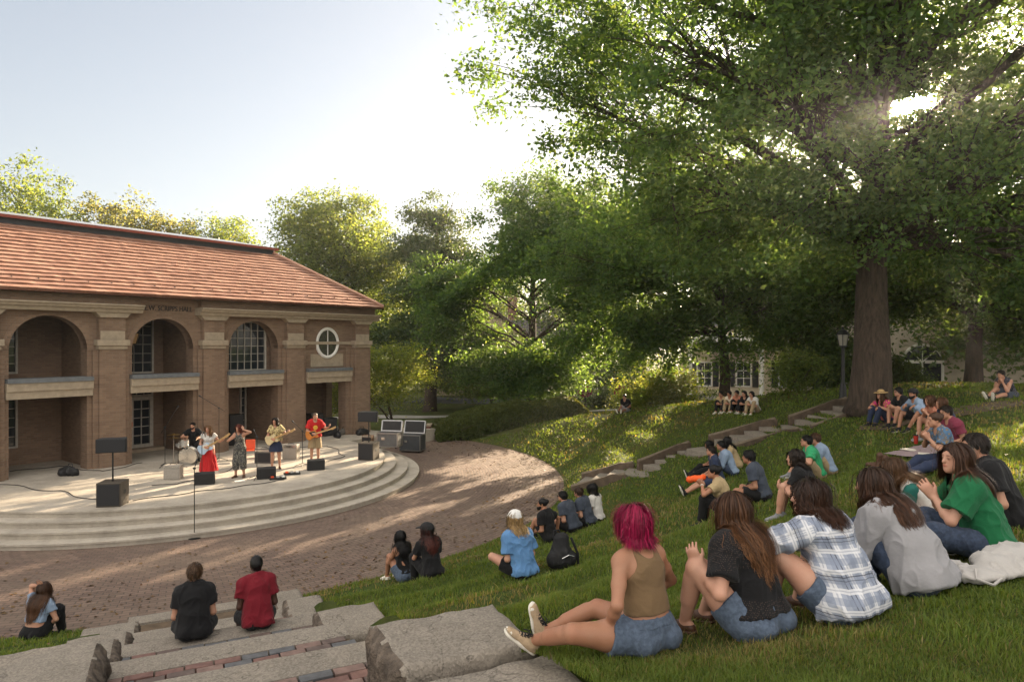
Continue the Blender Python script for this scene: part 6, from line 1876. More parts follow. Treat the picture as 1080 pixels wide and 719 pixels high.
# drum kit
dk_ = thing('drum_kit', 'drum kit with a silver bass drum before the middle arch', 'drum kit', atz(199, 489, SZ), 0)
dpos = dk_.location; dk_.rotation_euler = (0, 0, yawto(V3(*dpos), aud) - .25)
SH = M('silver_sparkle', (.45, .45, .44), .3, .15, 80, metal=.5); HD = M('drum_head', (.62, .58, .5), .5, .06, 6); HB = M('smoky_drum_head', (.09, .07, .055), .35, .4, 5); BR = M('cymbal_bronze', (.55, .38, .14), .28, .1, 20, metal=1)
def drum(c, r_, d_, axis, head, nm):
    o = MB().lathe([(r_ * .98, -d_ / 2), (r_ * .98, d_ / 2)], 24, c, axis).build(nm, SH, dk_, True)
    for sg in (-1, 1):
        MB().lathe([(r_ * 1.03, sg * d_ / 2 - .02), (r_ * 1.03, sg * d_ / 2 + .02)], 24, c, axis).build('hoop', MAT['chrome'], o, True)
        MB().lathe([(r_ * .96, sg * (d_ / 2 + .008) - .002), (r_ * .96, sg * (d_ / 2 + .008) + .002)], 24, c, axis).build('head', head, o)
drum((0, 0, .29), .29, .38, 'y', HB, 'bass_drum'); drum((-.52, -.15, .36), .21, .36, 'z', HD, 'floor_tom'); drum((.14, .02, .74), .15, .22, 'z', HD, 'rack_tom'); drum((.35, -.5, .62), .18, .15, 'z', HD, 'snare_drum')
for c, r_ in (((-.62, .25, 1.0), .23), ((.5, -.1, .92), .19), ((.42, .3, 1.08), .21)):
    MB().tube([(c[0], c[1], 0), (c[0], c[1], c[2])], .011, 6).build('cymbal_stand', MAT['chrome'], dk_)
    MB().lathe([(r_, -.012), (r_ * .3, .006), (r_ * .18, .028), (.01, .032)], 20, c).build('cymbal', BR, dk_, True)
for x, y in ((-.66, -.05), (-.4, -.3), (-.4, .02), (.25, -.4), (.45, -.6), (.3, -.62)):
    MB().tube([(x, y, 0), (x, y, .5)], .009, 6).build('drum_leg', MAT['chrome'], dk_)
st_p = V3(*dpos) + rotv(V3(.0, -.78, 0), (0, 0, 1), math.degrees(dk_.rotation_euler[2]))
t = thing('drum_stool', 'round black drum stool under the drummer', 'stool', st_p)
MB().lathe([(.16, .44), (.17, .46), (.17, .5), (.14, .52)], 18).build('seat', MAT['black'], t, True)
for k in range(3): MB().tube([(0, 0, .3), (.22 * math.cos(2.1 * k), .22 * math.sin(2.1 * k), 0)], .012, 6).build('leg', MAT['chrome'], t)
# orange chair behind the singers
t = thing('plastic_chair', 'orange plastic chair behind the jumpsuit singer', 'chair', atz(264, 484, SZ), R(200)); og = M('orange_plastic', (.62, .075, .02), .4)
t.scale = (.78, .78, .78)
MB().box((0, 0, .42), (.42, .42, .03)).build('seat', og, t, bevel=.012); MB().box((0, -.2, .66), (.42, .03, .46), (R(8), 0, 0)).build('backrest', og, t, bevel=.012)
for x in (-.18, .18):
    for y in (-.18, .18): MB().tube([(x, y, .41), (x * 1.15, y * 1.15, 0)], .012, 6).build('leg', MAT['chrome'], t)
# pedals, cables, paper, cones
for px, py, lab in ((293, 505, 'black pedal board beside the middle wedge monitor'), (308, 500, 'small pedal board on the stage front left of the red shirted guitarist')):
    p = atz(px, py, SZ); t = thing('pedal_board', lab, 'pedals', p, .4, 'effect pedals'); MB().box((0, 0, .03), (.5, .25, .05)).build('board', MAT['black'], t, bevel=.008)
    for k in range(3): MB().box((-.16 + .16 * k, 0, .075), (.09, .14, .04)).build('pedal', [og, SH, MAT['white']][k], t, bevel=.006)
def cable(pts, label, nm='cable'):
    P = [atz(q[0], q[1], SZ) for q in pts]; P = [V3(p[0], p[1], SZ + .012) for p in P]
    Q = []
    for i in range(len(P) - 1):
        a, b = P[i], P[i + 1]; n_ = V3(-(b - a)[1], (b - a)[0], 0) * .06
        for k in range(10): tt = k / 10; Q.append(a + (b - a) * tt + n_ * math.sin(tt * 2 * math.pi + i) * .8)
    Q.append(P[-1]); o0 = Q[0].copy()
    t = MB().tube([q - o0 for q in Q], .011, 6).build(nm, MAT['black'], None, True, loc=o0)
    tag(t, label, 'cable', 'cables on the stage floor')
cable([(0, 511), (60, 518), (105, 528), (135, 530)], 'black cable running from the left edge to the left subwoofer')
cable([(140, 528), (205, 519), (260, 512), (300, 506)], 'black cable along the stage front between the left subwoofer and the monitors')
cable([(340, 489), (365, 480), (345, 470), (310, 472)], 'cable looping behind the red shirted guitarist')
cable([(160, 512), (190, 510), (230, 500), (250, 492)], 'cable lying under the singers between the monitors and the drums')
cable([(10, 497), (60, 492), (110, 497), (150, 488)], 'cable in the shade along the foot of the arches')
p = atz(253, 507, SZ); tag(MB().box((0, 0, .006), (.3, .21, .006)).build('paper_sheet', MAT['white'], None, loc=p, rz=.5), 'white sheet of paper on the stage before the jumpsuit singer', 'paper')
# guitars
def guitar(root, name, label, body_c, neck_dir, face, colr, cat='guitar', scale=1.0, pick=None):
    """a guitar held by somebody: a thing of its own"""
    nd = nrm(neck_dir); f = nrm(V3(face) - nd * (V3(face) @ nd)); sd = np.cross(nd, f)
    t = thing(name, label, cat, body_c, 0, 'guitars in players hands')
    o = lambda a, b, c: nd * a * scale + sd * b * scale + f * c * scale
    out = [(-.22, .0), (-.20, .12), (-.12, .165), (-.02, .12), (.05, .105), (.14, .15), (.20, .12), (.17, .07), (.15, .03), (.15, -.03), (.17, -.08), (.12, -.135), (.03, -.11), (-.05, -.12), (-.13, -.17), (-.2, -.12)]
    m = MB(); fr = (o(0, 0, -.022), nd * scale, sd * scale, f); m.prism(out, fr, .044 * scale); m.build('body', colr, t, bevel=.008)
    if pick: 
        m = MB(); m.prism([(-.08, -.1), (.1, -.09), (.14, -.03), (.12, .05), (-.02, .06)], (o(0, 0, .023), nd * scale, sd * scale, f), .004); m.build('pickguard', pick, t)
    m = MB(); m.prism([(.1, -.028), (.66, -.022), (.66, .022), (.1, .028)], (o(0, 0, .018), nd * scale, sd * scale, f), .024 * scale); m.build('neck', M('maple_neck', (.42, .26, .11), .4), t)
    m = MB(); m.prism([(.66, -.03), (.83, -.05), (.85, .01), (.70, .045), (.66, .03)], (o(0, 0, .012), nd * scale, sd * scale, f), .018 * scale); m.build('headstock', M('maple_neck2', (.42, .26, .11), .4), t)
    return t
# ------------------------------------------------------------------ the audience and the band
UP = V3(0, 0, 1)
STG = V3(-8.5, 21.5, 0)
def face_yaw(p, off=0, tgt=STG): return math.atan2(-(tgt[0] - p[0]), tgt[1] - p[1]) + R(off)
def make_legs(loc, yaw, sc, kind, spec=None):
    c, s = math.cos(yaw), math.sin(yaw)
    def g(x, y, dz=0):
        wx = loc[0] + (x * c - y * s) * sc; wy = loc[1] + (x * s + y * c) * sc
        return V3(x, y, (gz(wx, wy) - loc[2]) / sc + .078 + dz)
    D = {}
    for sd, sg in (('L', -1), ('R', 1)):
        if kind == 'knees': D[sd] = (g(.12 * sg, .44), (.12 * sg, .1, 1), (.08 * sg, 1, -.25), (0, .25, 1))
        elif kind == 'wide': D[sd] = (g(.2 * sg, .5), (.5 * sg, .1, 1), (.3 * sg, 1, -.25), (0, .25, 1))
        elif kind == 'cross': D[sd] = (g(-.10 * sg, .30 + .05 * sg, .02), (1.0 * sg, .35, .42), (-.9 * sg, .35, -.1), (.4 * sg, .3, .5))
        elif kind == 'ext': D[sd] = (g(.11 * sg, .80 - .04 * sg, .0), (.1 * sg, 0, 1), (.25 * sg, .35, .9), (0, -.9, .35))
        elif kind == 'half': D[sd] = (g(.16, .5), (.2, .1, 1), (.1, 1, -.2), (0, .2, 1)) if sg > 0 else (g(-.12, .80), (-.2, 0, 1), (-.3, .4, .9), (0, -.9, .3))
        elif kind == 'step': D[sd] = (V3(.15 * sg, .44, -.36), (.2 * sg, .3, 1), (.15 * sg, 1, 0), (0, 0, 1))
        elif kind == 'stand': D[sd] = (V3(.12 * sg, .03 * sg, .078), (0, 1, 0), (.25 * sg, 1, 0), (0, 0, 1))
    if spec:
        for k, v in spec.items(): D[k] = (g(*v[0]), *v[1:])
    return D
ARMS = dict(
    hug=dict(L=((-.05, .44, .34), (-.7, -.4, -.6), (.9, .3, .1), (0, -1, .1), 32), R=((.05, .43, .32), (.7, -.4, -.6), (-.9, .3, .1), (0, -1, .1), 32)),
    lap=dict(L=((-.10, .28, .19), (-.5, -.7, -.8), (.6, .7, -.1), (0, 0, -1), 30), R=((.10, .28, .19), (.5, -.7, -.8), (-.6, .7, -.1), (0, 0, -1), 30)),
    knees=dict(L=((-.16, .34, .45), (-1, -.5, -.5), (.2, .8, -.6), (0, -.4, -1), 30), R=((.16, .34, .45), (1, -.5, -.5), (-.2, .8, -.6), (0, -.4, -1), 30)),
    back=dict(L=((-.30, -.27, .06), (-.4, -1, .2), (-.4, -.6, -.3), (0, .2, -1), 15), R=((.30, -.27, .06), (.4, -1, .2), (.4, -.6, -.3), (0, .2, -1), 15)),
    clap=dict(L=((-.045, .36, .44), (-1, -.4, -.7), (.1, .6, .8), (1, 0, 0), 18), R=((.045, .36, .43), (1, -.4, -.7), (-.1, .6, .8), (-1, 0, 0), 18)),
    phone=dict(L=((-.05, .36, .40), (-1, -.3, -.6), (.1, .9, .3), (.2, -.3, 1), 45), R=((.05, .34, .40), (1, -.3, -.6), (-.1, .9, .3), (-.2, -.3, 1), 45)),
    chin=dict(L=((-.08, .26, .55), (-.8, .4, -1), (.1, .2, 1), (.8, -.6, 0), 45), R=((.10, .28, .19), (1, -.5, -.4), (-.6, .7, -.1), (0, 0, -1), 30)))
def arms(kind, **kw):
    d = dict(ARMS[kind]); d.update(kw); return d
SOLE = M('white_rubber', (.62, .58, .5), .6, .08, 20); BLKSH = M('black_canvas', (.014, .014, .015), .85); GREYSH = M('grey_mesh', (.20, .20, .21), .8, .2, 60); TANCV = M('cream_canvas', (.38, .28, .18), .85, .2, 30)
CREAM = M('cream_rubber', (.64, .60, .52), .55, .08, 20); LEATHER = M('brown_leather', (.075, .035, .02), .5, .2, 20); STRAW = M('straw', (.42, .28, .12), .8, .3, 60, .5, 150)
SNEAK = dict(mat=TANCV, sole=CREAM, cap=CREAM, lace=BLKSH); BLKSN = dict(mat=BLKSH, sole=SOLE); GRYSN = dict(mat=GREYSH, sole=SOLE); LTH = dict(mat=LEATHER, sole=LEATHER, high=False)
WHTSN = dict(mat=SOLE, sole=SOLE, high=False)
DEN = cloth('denim', (.060, .080, .115), 'denim'); DEND = cloth('dark_denim', (.03, .042, .07), 'denim')
CL = {k: cloth(k + '_cloth', v) for k, v in dict(black=(.010, .010, .011), olive=(.165, .106, .056), maroon=(.15, .010, .018), blue=(.10, .22, .42), slate=(.045, .055, .075), navy=(.025, .035, .07), white=(.55, .53, .50),
        grey=(.27, .265, .275), green=(.012, .115, .045), teal=(.02, .12, .10), khaki=(.30, .225, .13), ltblue=(.22, .29, .40), tan=(.36, .27, .15), red=(.42, .018, .018), peach=(.42, .17, .11), wine=(.16, .028, .05), dkgreen=(.02, .07, .045), cream=(.55, .48, .38), pink=(.42, .16, .15), dress=(.42, .018, .02)).items()}
BR_ = (.075, .036, .019); DK_ = (.022, .014, .010); BLK_ = (.008, .007, .007); BLOND = (.34, .21, .09)

def seat(label, px, py, yaw=0, legs='knees', armk='hug', back=.12, top=None, bot=None, shoes=GRYSN, hair=None, skin='light', res=.012, sc=1.0, group='audience on the lawn',
         spec=None, extra=None, loc=None, tgt=STG, armo=None, **pose):
    p = at(px, py) if loc is None else V3(loc)
    if loc is None:
        d = nrm(V3(p[0], p[1], 0)); p = p + d * back; p[2] = gz(p[0], p[1])
    yw = face_yaw(p, yaw, tgt)
    pz = p.copy(); pz[2] -= .012
    pose.setdefault('lean', 14); pose.setdefault('curl', 18); pose.setdefault('head', (0, 4, 0))
    P = dict(pose); P['h'] = sc; P['legs'] = make_legs(pz, yw, sc, legs, spec); P['arms'] = arms(armk, **(armo or {}))
    return person(label, pz, yw, P, top, bot, shoes, hair, skin, res, group, extra)
TEE = lambda m, **k: dict(dict(mat=CL[m] if isinstance(m, str) else m, sleeve=.62, hem=-.02, off=.017, loose=.018), **k)
SHORT = lambda m, ln=.75, **k: dict(dict(name='shorts', mat=CL[m] if isinstance(m, str) else m, len=ln, loose=.02), **k)
PANTS = lambda m, **k: dict(dict(name='trousers', mat=CL[m] if isinstance(m, str) else m, len=1.93, loose=.012), **k)
H = lambda style, col, **k: dict(dict(style=style, col=col), **k)

# ---- foreground row ------------------------------------------------
FR = .0062
seat('person with a magenta bob in an olive tank top, legs stretched out in sneakers', 683, 690, 4, 'ext', 'lap', sc=.96, res=FR, fem=True, w=1.08, lean=5, curl=12, head=(-6, 2, 3),
     spec=dict(L=((-.53, .50, .0), (-.5, -.6, .45), (-.72, .25, .62), (.55, -.35, .62)), R=((-.33, .66, .02), (.4, .1, 1), (-.12, .2, 1), (.55, -.75, .2))),
     armo=dict(L=((-.27, .08, .16), (-.6, -.9, 0), (-.1, .5, -.7), (1, 0, 0), 20), R=((.22, .30, .20), (1, -.4, -.2), (-.5, .8, -.1), (0, 0, -1), 25)),
     top=dict(mat=CL['olive'], tank=True, hem=.155, off=.008, amp=.004, freq=9, tag=DEND), bot=dict(name='shorts', mat=DEN, len=.46, waistband=True, waist=.115, amp=.006), shoes=SNEAK,
     hair=H('bob', (.30, .006, .055), n=4200, length=.158, width=.0046, wave=.002, dark=(.05, .012, .02), lift=.014, gather=0), skin='tan', group='front row on the grass')
seat('person with long wavy brown hair and black lace knit top, one hand raised', 800, 674, 6, 'knees', 'hug', sc=.97, res=FR, fem=True, w=1.24, lean=10, curl=14, head=(16, 0, 2),
     spec=dict(L=((-.20, .42), (-.25, .1, 1), (-.1, 1, -.2), (0, .2, 1)), R=((.05, .46), (.05, .1, 1), (0, 1, -.2), (0, .2, 1))),
     armo=dict(L=((-.24, .27, .42), (-.6, -.2, -1), (-.35, .35, .9), (.9, .35, .1), 38)),
     top=dict(mat=cloth('black_lace_knit', (.010, .010, .011), 'holes'), sleeve=.66, hem=.06, off=.021, loose=.02, neck=.02), bot=dict(name='shorts', mat=DEN, len=.44, waist=.10), shoes=LTH,
     hair=H('long', (.075, .034, .018), tips=(.20, .090, .036), n=6000, length=.45, width=.0045, wave=.008, lift=.008), skin='fair', group='front row on the grass',
     extra=x_watch('L', BLKSH))
seat('person with a dark wavy bob in a grey and white plaid shirt, arm over knees', 893, 655, 0, 'knees', 'hug', sc=.97, res=FR, fem=True, w=1.2, lean=15, curl=18, head=(42, 2, 4),
     spec=dict(L=((-.22, .42), (-.3, .1, 1), (-.1, 1, -.2), (0, .2, 1))),
     armo=dict(L=((-.17, .49, .43), (-1, -.3, -.1), (.4, .8, -.35), (0, -.2, -1), 26), R=((.05, .45, .40), (1, -.3, -.3), (-.9, .3, .1), (0, -1, .1), 32)),
     top=dict(mat=cloth('plaid_flannel', (.3, .33, .4), 'plaid'), sleeve=1.7, hem=-.055, off=.022, drape=.015, loose=.024, cuv=True, amp=.014, freq=7), bot=SHORT(DEN, .45), shoes=LTH,
     hair=H('bob', (.026, .014, .010), tips=(.07, .028, .013), n=3600, length=.26, width=.0048, wave=.011, lift=.013), skin='fair', group='front row on the grass')
seat('person with long brown hair hunched in a pale grey hooded sweatshirt', 972, 628, -2, 'knees', 'hug', sc=.97, res=FR, fem=True, w=1.16, lean=20, curl=24, head=(30, 8, 0),
     top=dict(mat=CL['grey'], sleeve=1.85, hem=-.05, off=.028, drape=.012, loose=.026, amp=.015, freq=6.5, hood=True), bot=PANTS(DEND), shoes=BLKSN,
     hair=H('long', (.048, .025, .016), tips=(.13, .06, .032), n=4200, length=.40, width=.0048, wave=.007, lift=.013), skin='fair', group='front row on the grass')
def x_phone(root, S, B):
    pass
seat('person bent over a phone in a white top with green raglan sleeves', 1000, 566, 22, 'cross', 'phone', sc=.97, res=.0075, fem=True, w=1.1, lean=32, curl=26, head=(10, 26, 0),
     top=dict(mat=CL['white'], sleeve=0, hem=-.02, off=.016, amp=.008), bot=dict(name='skirt', mat=cloth('blue_print_cloth', (.32, .36, .45), 'floral', col2=(.05, .08, .2)), skirt=True, len=.04, flare=.3), shoes=BLKSN,
     hair=H('long', (.085, .043, .022), tips=(.16, .085, .04), n=2600, length=.30, width=.006, wave=.006, lift=.012), skin='light', group='front row on the grass',
     extra=lambda root, S, B: mk('sleeves', (lambda q: [q.rc(S.sh[s], S.al[s][1] * .55 + S.sh[s] * .45, .068, .062, .03) for s in 'LR'] and q)(SDF()), .009, CL['teal'], root, .005))
seat('person in a green t-shirt and jeans clapping, seen in profile', 1042, 590, 30, 'cross', 'clap', sc=1.0, res=FR, fem=True, w=1.12, lean=12, curl=14, head=(30, 0, 0),
     top=TEE('green', sleeve=.72, hem=.0, off=.02, loose=.026, drape=.01, amp=.013), bot=PANTS(DEND), shoes=BLKSN,
     hair=H('long', (.055, .026, .015), tips=(.12, .055, .028), n=3800, length=.40, width=.0048, wave=.003, lift=.010), skin='fair', group='front row on the grass')
seat('person in a black t-shirt with dark hair half hidden behind the green t-shirt', 1066, 560, 20, 'knees', 'lap', sc=1.02, res=.009, lean=14, curl=20, head=(20, 4, 0),
     top=TEE('black'), bot=PANTS('black'), shoes=BLKSN, hair=H('short', DK_, k=1.6, amp=.006), skin='light', group='front row on the grass')
# ---- middle of the lawn -------------------------------------------
seat('person in a black t-shirt and green shorts with a dark bob, bare knees drawn up', 858, 541, 12, 'knees', 'hug', res=.009, fem=True, w=1.1, lean=14, curl=16, head=(25, 0, 0), top=TEE('black', hem=-.03), bot=SHORT('dkgreen', .5), hair=H('bob', DK_, k=1.0), skin='fair', sc=.96)
seat('person with short curly dark hair in a slate t-shirt seen from behind', 804, 529, 8, 'cross', 'lap', res=.009, lean=12, curl=16, top=TEE('slate'), bot=SHORT('black'), hair=H('short', BLK_, k=1.6, amp=.010, freq=50), skin='tan')
def hold_orange(root, S, B):
    q = SDF(); w_ = S.al['L'][2] + S.al['L'][3] * .10; q.rc(w_ - V3(.05, 0, 0), w_ + V3(.09, .04, .03), .03, .04, .03)
    pass
seat('person in black trousers with a wristband holding up an orange pouch', 769, 545, 14, 'knees', 'knees', res=.010, fem=True, head=(10, 0, 0), armo=dict(L=((-.12, .42, .52), (-1, -.4, -.6), (-.2, .6, .7), (1, 0, 0), 40)),
     top=TEE('tan', sleeve=.5), bot=PANTS('black'), shoes=BLKSN, hair=H('bun', BLK_), skin='tan', sc=.96, extra=x_watch('L', SOLE))
seat('person in a navy t-shirt and shorts with glasses, legs stretched toward the stage', 757, 509, 16, 'ext', 'lap', res=.012, lean=6, curl=14, head=(-8, 0, 0), top=TEE('navy'), bot=SHORT('navy', .8), shoes=BLKSN, hair=H('short', DK_), extra=x_glasses(BLKSH), skin='light')
seat('person in a light blue shirt behind the navy t-shirt', 772, 502, 8, 'knees', 'hug', res=.012, top=TEE('ltblue', sleeve=1.5), bot=PANTS(DEND), hair=H('short', BLK_, k=1.3), skin='tan')
seat('person in a tan dress with long dark hair beside the hillside stairs', 777, 494, 4, 'knees', 'hug', res=.012, fem=True, top=TEE('tan', hem=-.04), bot=SHORT('tan', .8), hair=H('long', BLK_, length=.35), skin='tan', sc=.95)
seat('person in black shoes, farthest left of the small group by the hillside stairs', 756, 497, 12, 'ext', 'lap', res=.012, fem=True, top=TEE('black'), bot=PANTS('black'), shoes=BLKSN, hair=H('bob', BLK_), skin='tan', sc=.95, lean=10)
seat('person in a green t-shirt and beige shorts with knees up and grey trainers', 862, 505, 16, 'wide', 'knees', res=.010, lean=10, curl=16, head=(-10, 0, 0), top=TEE('green', mat=cloth('mint_cloth', (.03, .26, .11))), bot=SHORT('khaki', .85), shoes=GRYSN, hair=H('short', BLK_), extra=x_glasses(BLKSH), skin='light')
seat('person in a pale blue shirt behind the bright green t-shirt', 874, 501, 10, 'knees', 'hug', res=.012, top=TEE('ltblue'), bot=SHORT('khaki'), hair=H('short', BR_), skin='light')
seat('person with hair in a bun in a blue flowered shirt, hands over the picnic', 1003, 492, 30, 'ext', 'clap', res=.009, fem=True, lean=14, curl=16, top=TEE(cloth('blue_floral', (.07, .14, .24), 'floral', col2=(.36, .24, .10)), sleeve=.7), bot=PANTS('navy'), shoes=LTH, hair=H('bun', (.06, .03, .018)), skin='light')
seat('person in a wine red t-shirt with short dark hair beside the picnic', 1014, 478, 26, 'cross', 'lap', res=.010, lean=14, curl=18, head=(10, 10, 0), top=TEE('wine'), bot=SHORT('black'), hair=H('short', DK_, k=1.2), skin='light')
seat('person in a peach top with sunlit hair, left of the pair beyond the picnic', 992, 456, 22, 'knees', 'clap', res=.012, fem=True, top=TEE('peach', sleeve=.3), bot=SHORT(DEN, .5), hair=H('bob', (.10, .045, .02)), skin='light', sc=.95)
seat('person in a dark top with sunlit brown hair, right of the pair beyond the picnic', 1006, 462, 18, 'knees', 'lap', res=.012, fem=True, top=TEE('navy'), bot=SHORT(DEN, .5), hair=H('bob', (.10, .045, .02)), skin='light', sc=.95)
seat('person in a straw hat with long hair and a pink flowered shirt', 935, 446, 18, 'knees', 'knees', res=.012, lean=8, curl=12, top=TEE(cloth('pink_floral', (.50, .05, .16), 'floral', col2=(.62, .42, .06), sc=.7), sleeve=.8), bot=PANTS('navy'), shoes=BLKSN, hair=H('long', (.09, .045, .022), length=.42), skin='light', extra=x_strawhat(STRAW, LEATHER))
seat('person with dark curly hair and sunglasses between the straw hat and the grey sleeves', 957, 443, 16, 'knees', 'hug', res=.012, top=TEE('black'), bot=SHORT('black', .7), shoes=BLKSN, hair=H('short', BLK_, k=1.8, amp=.012), extra=multi(x_glasses(BLKSH)), skin='light')
seat('person in a pale grey long sleeved shirt and backward dark cap', 974, 447, 16, 'wide', 'knees', res=.010, lean=18, curl=14, head=(15, 0, 0), top=TEE('ltblue', sleeve=1.75), bot=SHORT('black', .8), shoes=BLKSN, hair=H('short', BLK_), extra=multi(x_cap(BLKSH, True), x_beard(BLK_)), skin='tan')
seat('person in a dark printed tank top leaning forward clapping at the far right edge', 1065, 420, 30, 'ext', 'clap', res=.012, lean=26, curl=20, head=(0, 12, 0), top=dict(mat=cloth('dark_print', (.03, .03, .04), 'floral', col2=(.2, .2, .25)), sleeve=.0, hem=-.02, off=.016), bot=SHORT('slate', .85), shoes=BLKSN, hair=H('short', DK_, k=1.2), skin='light')
# ---- lower left of the lawn ----------------------------------------
seat('person in a white cap with long blond hair and a sky blue t-shirt', 552, 611, 2, 'cross', 'lap', res=.0075, lean=8, curl=18, head=(-20, 4, 0), spec=dict(R=((.30, .62), (.3, .2, 1), (.1, 1, -.1), (0, .2, 1))), top=TEE('blue', sleeve=.75, off=.022, hem=-.05, amp=.014), bot=SHORT('black', .6), shoes=WHTSN,
     hair=H('long', BLOND, n=1400, length=.27, width=.007, wave=.012, tips=(.4, .27, .12), lift=.012), extra=x_cap(M('white_cap', (.66, .65, .63), .8)), skin='fair', sc=1.0)
seat('bearded person in a black t-shirt with hair in a bun, arm stretched aside', 580, 572, 6, 'knees', 'lap', res=.010, lean=8, curl=14, head=(20, 0, 0), armo=dict(R=((.42, .05, .16), (1, -.6, .1), (.6, .2, -.6), (0, 0, -1), 15)), top=TEE('black'), bot=SHORT('black'), shoes=BLKSN, hair=H('bun', BLK_), extra=x_beard(BLK_), skin='tan')
seat('person in a charcoal t-shirt, left of the close trio beside the plaza', 604, 561, 0, 'cross', 'lap', res=.010, w=1.15, top=TEE('slate'), bot=SHORT('black'), shoes=BLKSN, hair=H('short', BLK_), extra=x_glasses(BLKSH), skin='light')
seat('person in a charcoal t-shirt with brown hair, middle of the close trio', 621, 555, 0, 'cross', 'lap', res=.010, w=1.05, top=TEE('slate'), bot=SHORT('black'), hair=H('short', (.05, .026, .015), k=1.8), skin='light')
seat('person in a white t-shirt with dark hair, right of the close trio', 630, 551, -4, 'cross', 'lap', res=.010, top=TEE('white'), bot=SHORT('black'), hair=H('long', BLK_, length=.2), skin='light', sc=.98, lean=6, curl=8)
seat('person with very long black hair and bare shoulders at the plaza edge', 428, 614, 8, 'knees', 'hug', res=.008, fem=True, lean=10, curl=12, head=(5, 2, 0), top=dict(mat=CL['black'], tank=True, hem=.06, off=.009), bot=SHORT(DEN, .5, waistband=True), shoes=WHTSN, hair=H('long', BLK_, length=.44, n=1100, width=.008, wave=.003), skin='tan', sc=.95)
seat('person in a black t-shirt and black cap, hair with reddish ends, at the plaza edge', 456, 609, -2, 'knees', 'hug', res=.008, fem=True, lean=10, curl=14, head=(30, 0, 0), top=TEE('black'), bot=PANTS('black'), shoes=BLKSN, hair=H('long', BLK_, length=.40, n=1100, width=.008, wave=.010, tips=(.12, .03, .02)), extra=x_cap(BLKSH), skin='light', sc=.95)
seat('person with long brown hair in a blue crop top at the bottom left', 36, 674, -14, 'knees', 'chin', res=.0075, fem=True, w=1.05, lean=10, curl=16, head=(0, 0, 0), armo=dict(L=((-.06, .16, .80), (-1, .4, -.2), (.6, -.2, .9), (0, -1, 0), 25)),
     top=dict(mat=CL['ltblue'], sleeve=.5, hem=.19, off=.014), bot=PANTS('black', waist=.10), shoes=BLKSN, hair=H('long', (.055, .027, .015), tips=(.13, .06, .028), n=3000, length=.52, width=.0065, wave=.004), skin='light', sc=.96)
# two on the steps: they sit on the edge of the third tread
for lab, l, top, hair, sk, w_, hd in (('person with curly brown hair in a black t-shirt on the step edge', .27, 'black', H('short', (.10, .055, .028), k=1.7, amp=.012, freq=55), 'light', 1.0, (-12, 2, 0)), ('person with cropped black hair in a maroon t-shirt on the step edge', .98, 'maroon', H('cropped', BLK_), 'dark', .95, (0, 0, 0))):
    p = SP(17.92, l - .13, 0); p[2] = zz(17.72) + .005
    P = dict(lean=8, curl=16, head=hd, w=w_, h=.95, legs=make_legs(p, face_yaw(p, -2), .95, 'step'), arms=arms('lap'))
    person(lab, p, face_yaw(p, 4), P, TEE(top, hem=-.05, off=.016, loose=.016, amp=.012, drape=.006), SHORT('black', .85), GRYSN, hair, sk, .0075, 'friends on the steps')
# ---- the far bank --------------------------------------------------
for px, py, lab, top, hair, sk in ((764, 434, 'leftmost of the five friends under the broadleaf tree, in a beige shirt', 'tan', H('short', BLK_), 'tan'), (773, 434, 'person in a pale shirt second from left of the five friends on the bank', 'cream', H('short', BLK_), 'tan'),
                                  (781, 434, 'person in a coral t-shirt in the middle of the five friends on the bank', 'peach', H('short', BLK_), 'tan'), (789, 435, 'person in black with long dark hair, fourth of the five friends on the bank', 'black', H('long', BLK_, length=.35), 'light'), (797, 436, 'person in a white top, rightmost of the five friends on the bank', 'white', H('long', BLK_, length=.4), 'light')):
    seat(lab, px, py, 20, 'knees', 'hug', res=.016, top=TEE(top, sleeve=.8), bot=PANTS('khaki' if top in ('white', 'cream') else 'black'), shoes=WHTSN, hair=hair, skin=sk, group='friends on the far bank', fem=top in ('black', 'white'), sc=.97)
seat('lone listener in a dark shirt at the crest of the bank before the olive bush', 661, 434, 16, 'ext', 'lap', res=.016, top=TEE('black'), bot=SHORT('grey', .9), shoes=BLKSN, hair=H('short', BLK_), skin='tan')

# ---- belongings on the grass ---------------------------------------
def soft(name, label, cat, p, prims, mat, h=.014, amp=.012, freq=8, rz=0, group=None, extra=None):
    t = thing(name, label, cat, p, rz, group); q = SDF()
    for a in prims: q.rc(*a)
    mk('bag' if 'bag' in name or 'pack' in name else 'cloth', q, h, mat, t, amp, freq, len(label)); 
    if extra: extra(t)
    return t
p = at(590, 602); p = p + V3(.02, .12, 0); p[2] = gz(p[0], p[1])
soft('backpack', 'full black backpack lying beside the white cap', 'backpack', p, [((0, 0, .12), (.03, .03, .38), .16, .11, .08), ((-.12, -.04, .14), (.12, -.04, .14), .11, .11, .05), ((0, -.14, .12), (0, -.13, .24), .07, .06, .04)], BLKSH, .012, .012, 9, .5, None,
     lambda t: (MB().tube([(-.06, .1, .4), (-.03, .12, .5), (.05, .12, .5), (.09, .1, .42)], .012, 6).build('handle', BLKSH, t, True), MB().tube([(.15, -.05, .42), (.22, -.12, .2), (.24, -.1, .05)], .018, 6).build('strap', BLKSH, t, True), MB().tube([(-.1, -.205, .2), (0, -.225, .24), (.1, -.205, .2)], .006, 6).build('zip', MAT['chrome'], t, True)))
p = at(1050, 612); p[2] = gz(p[0], p[1])
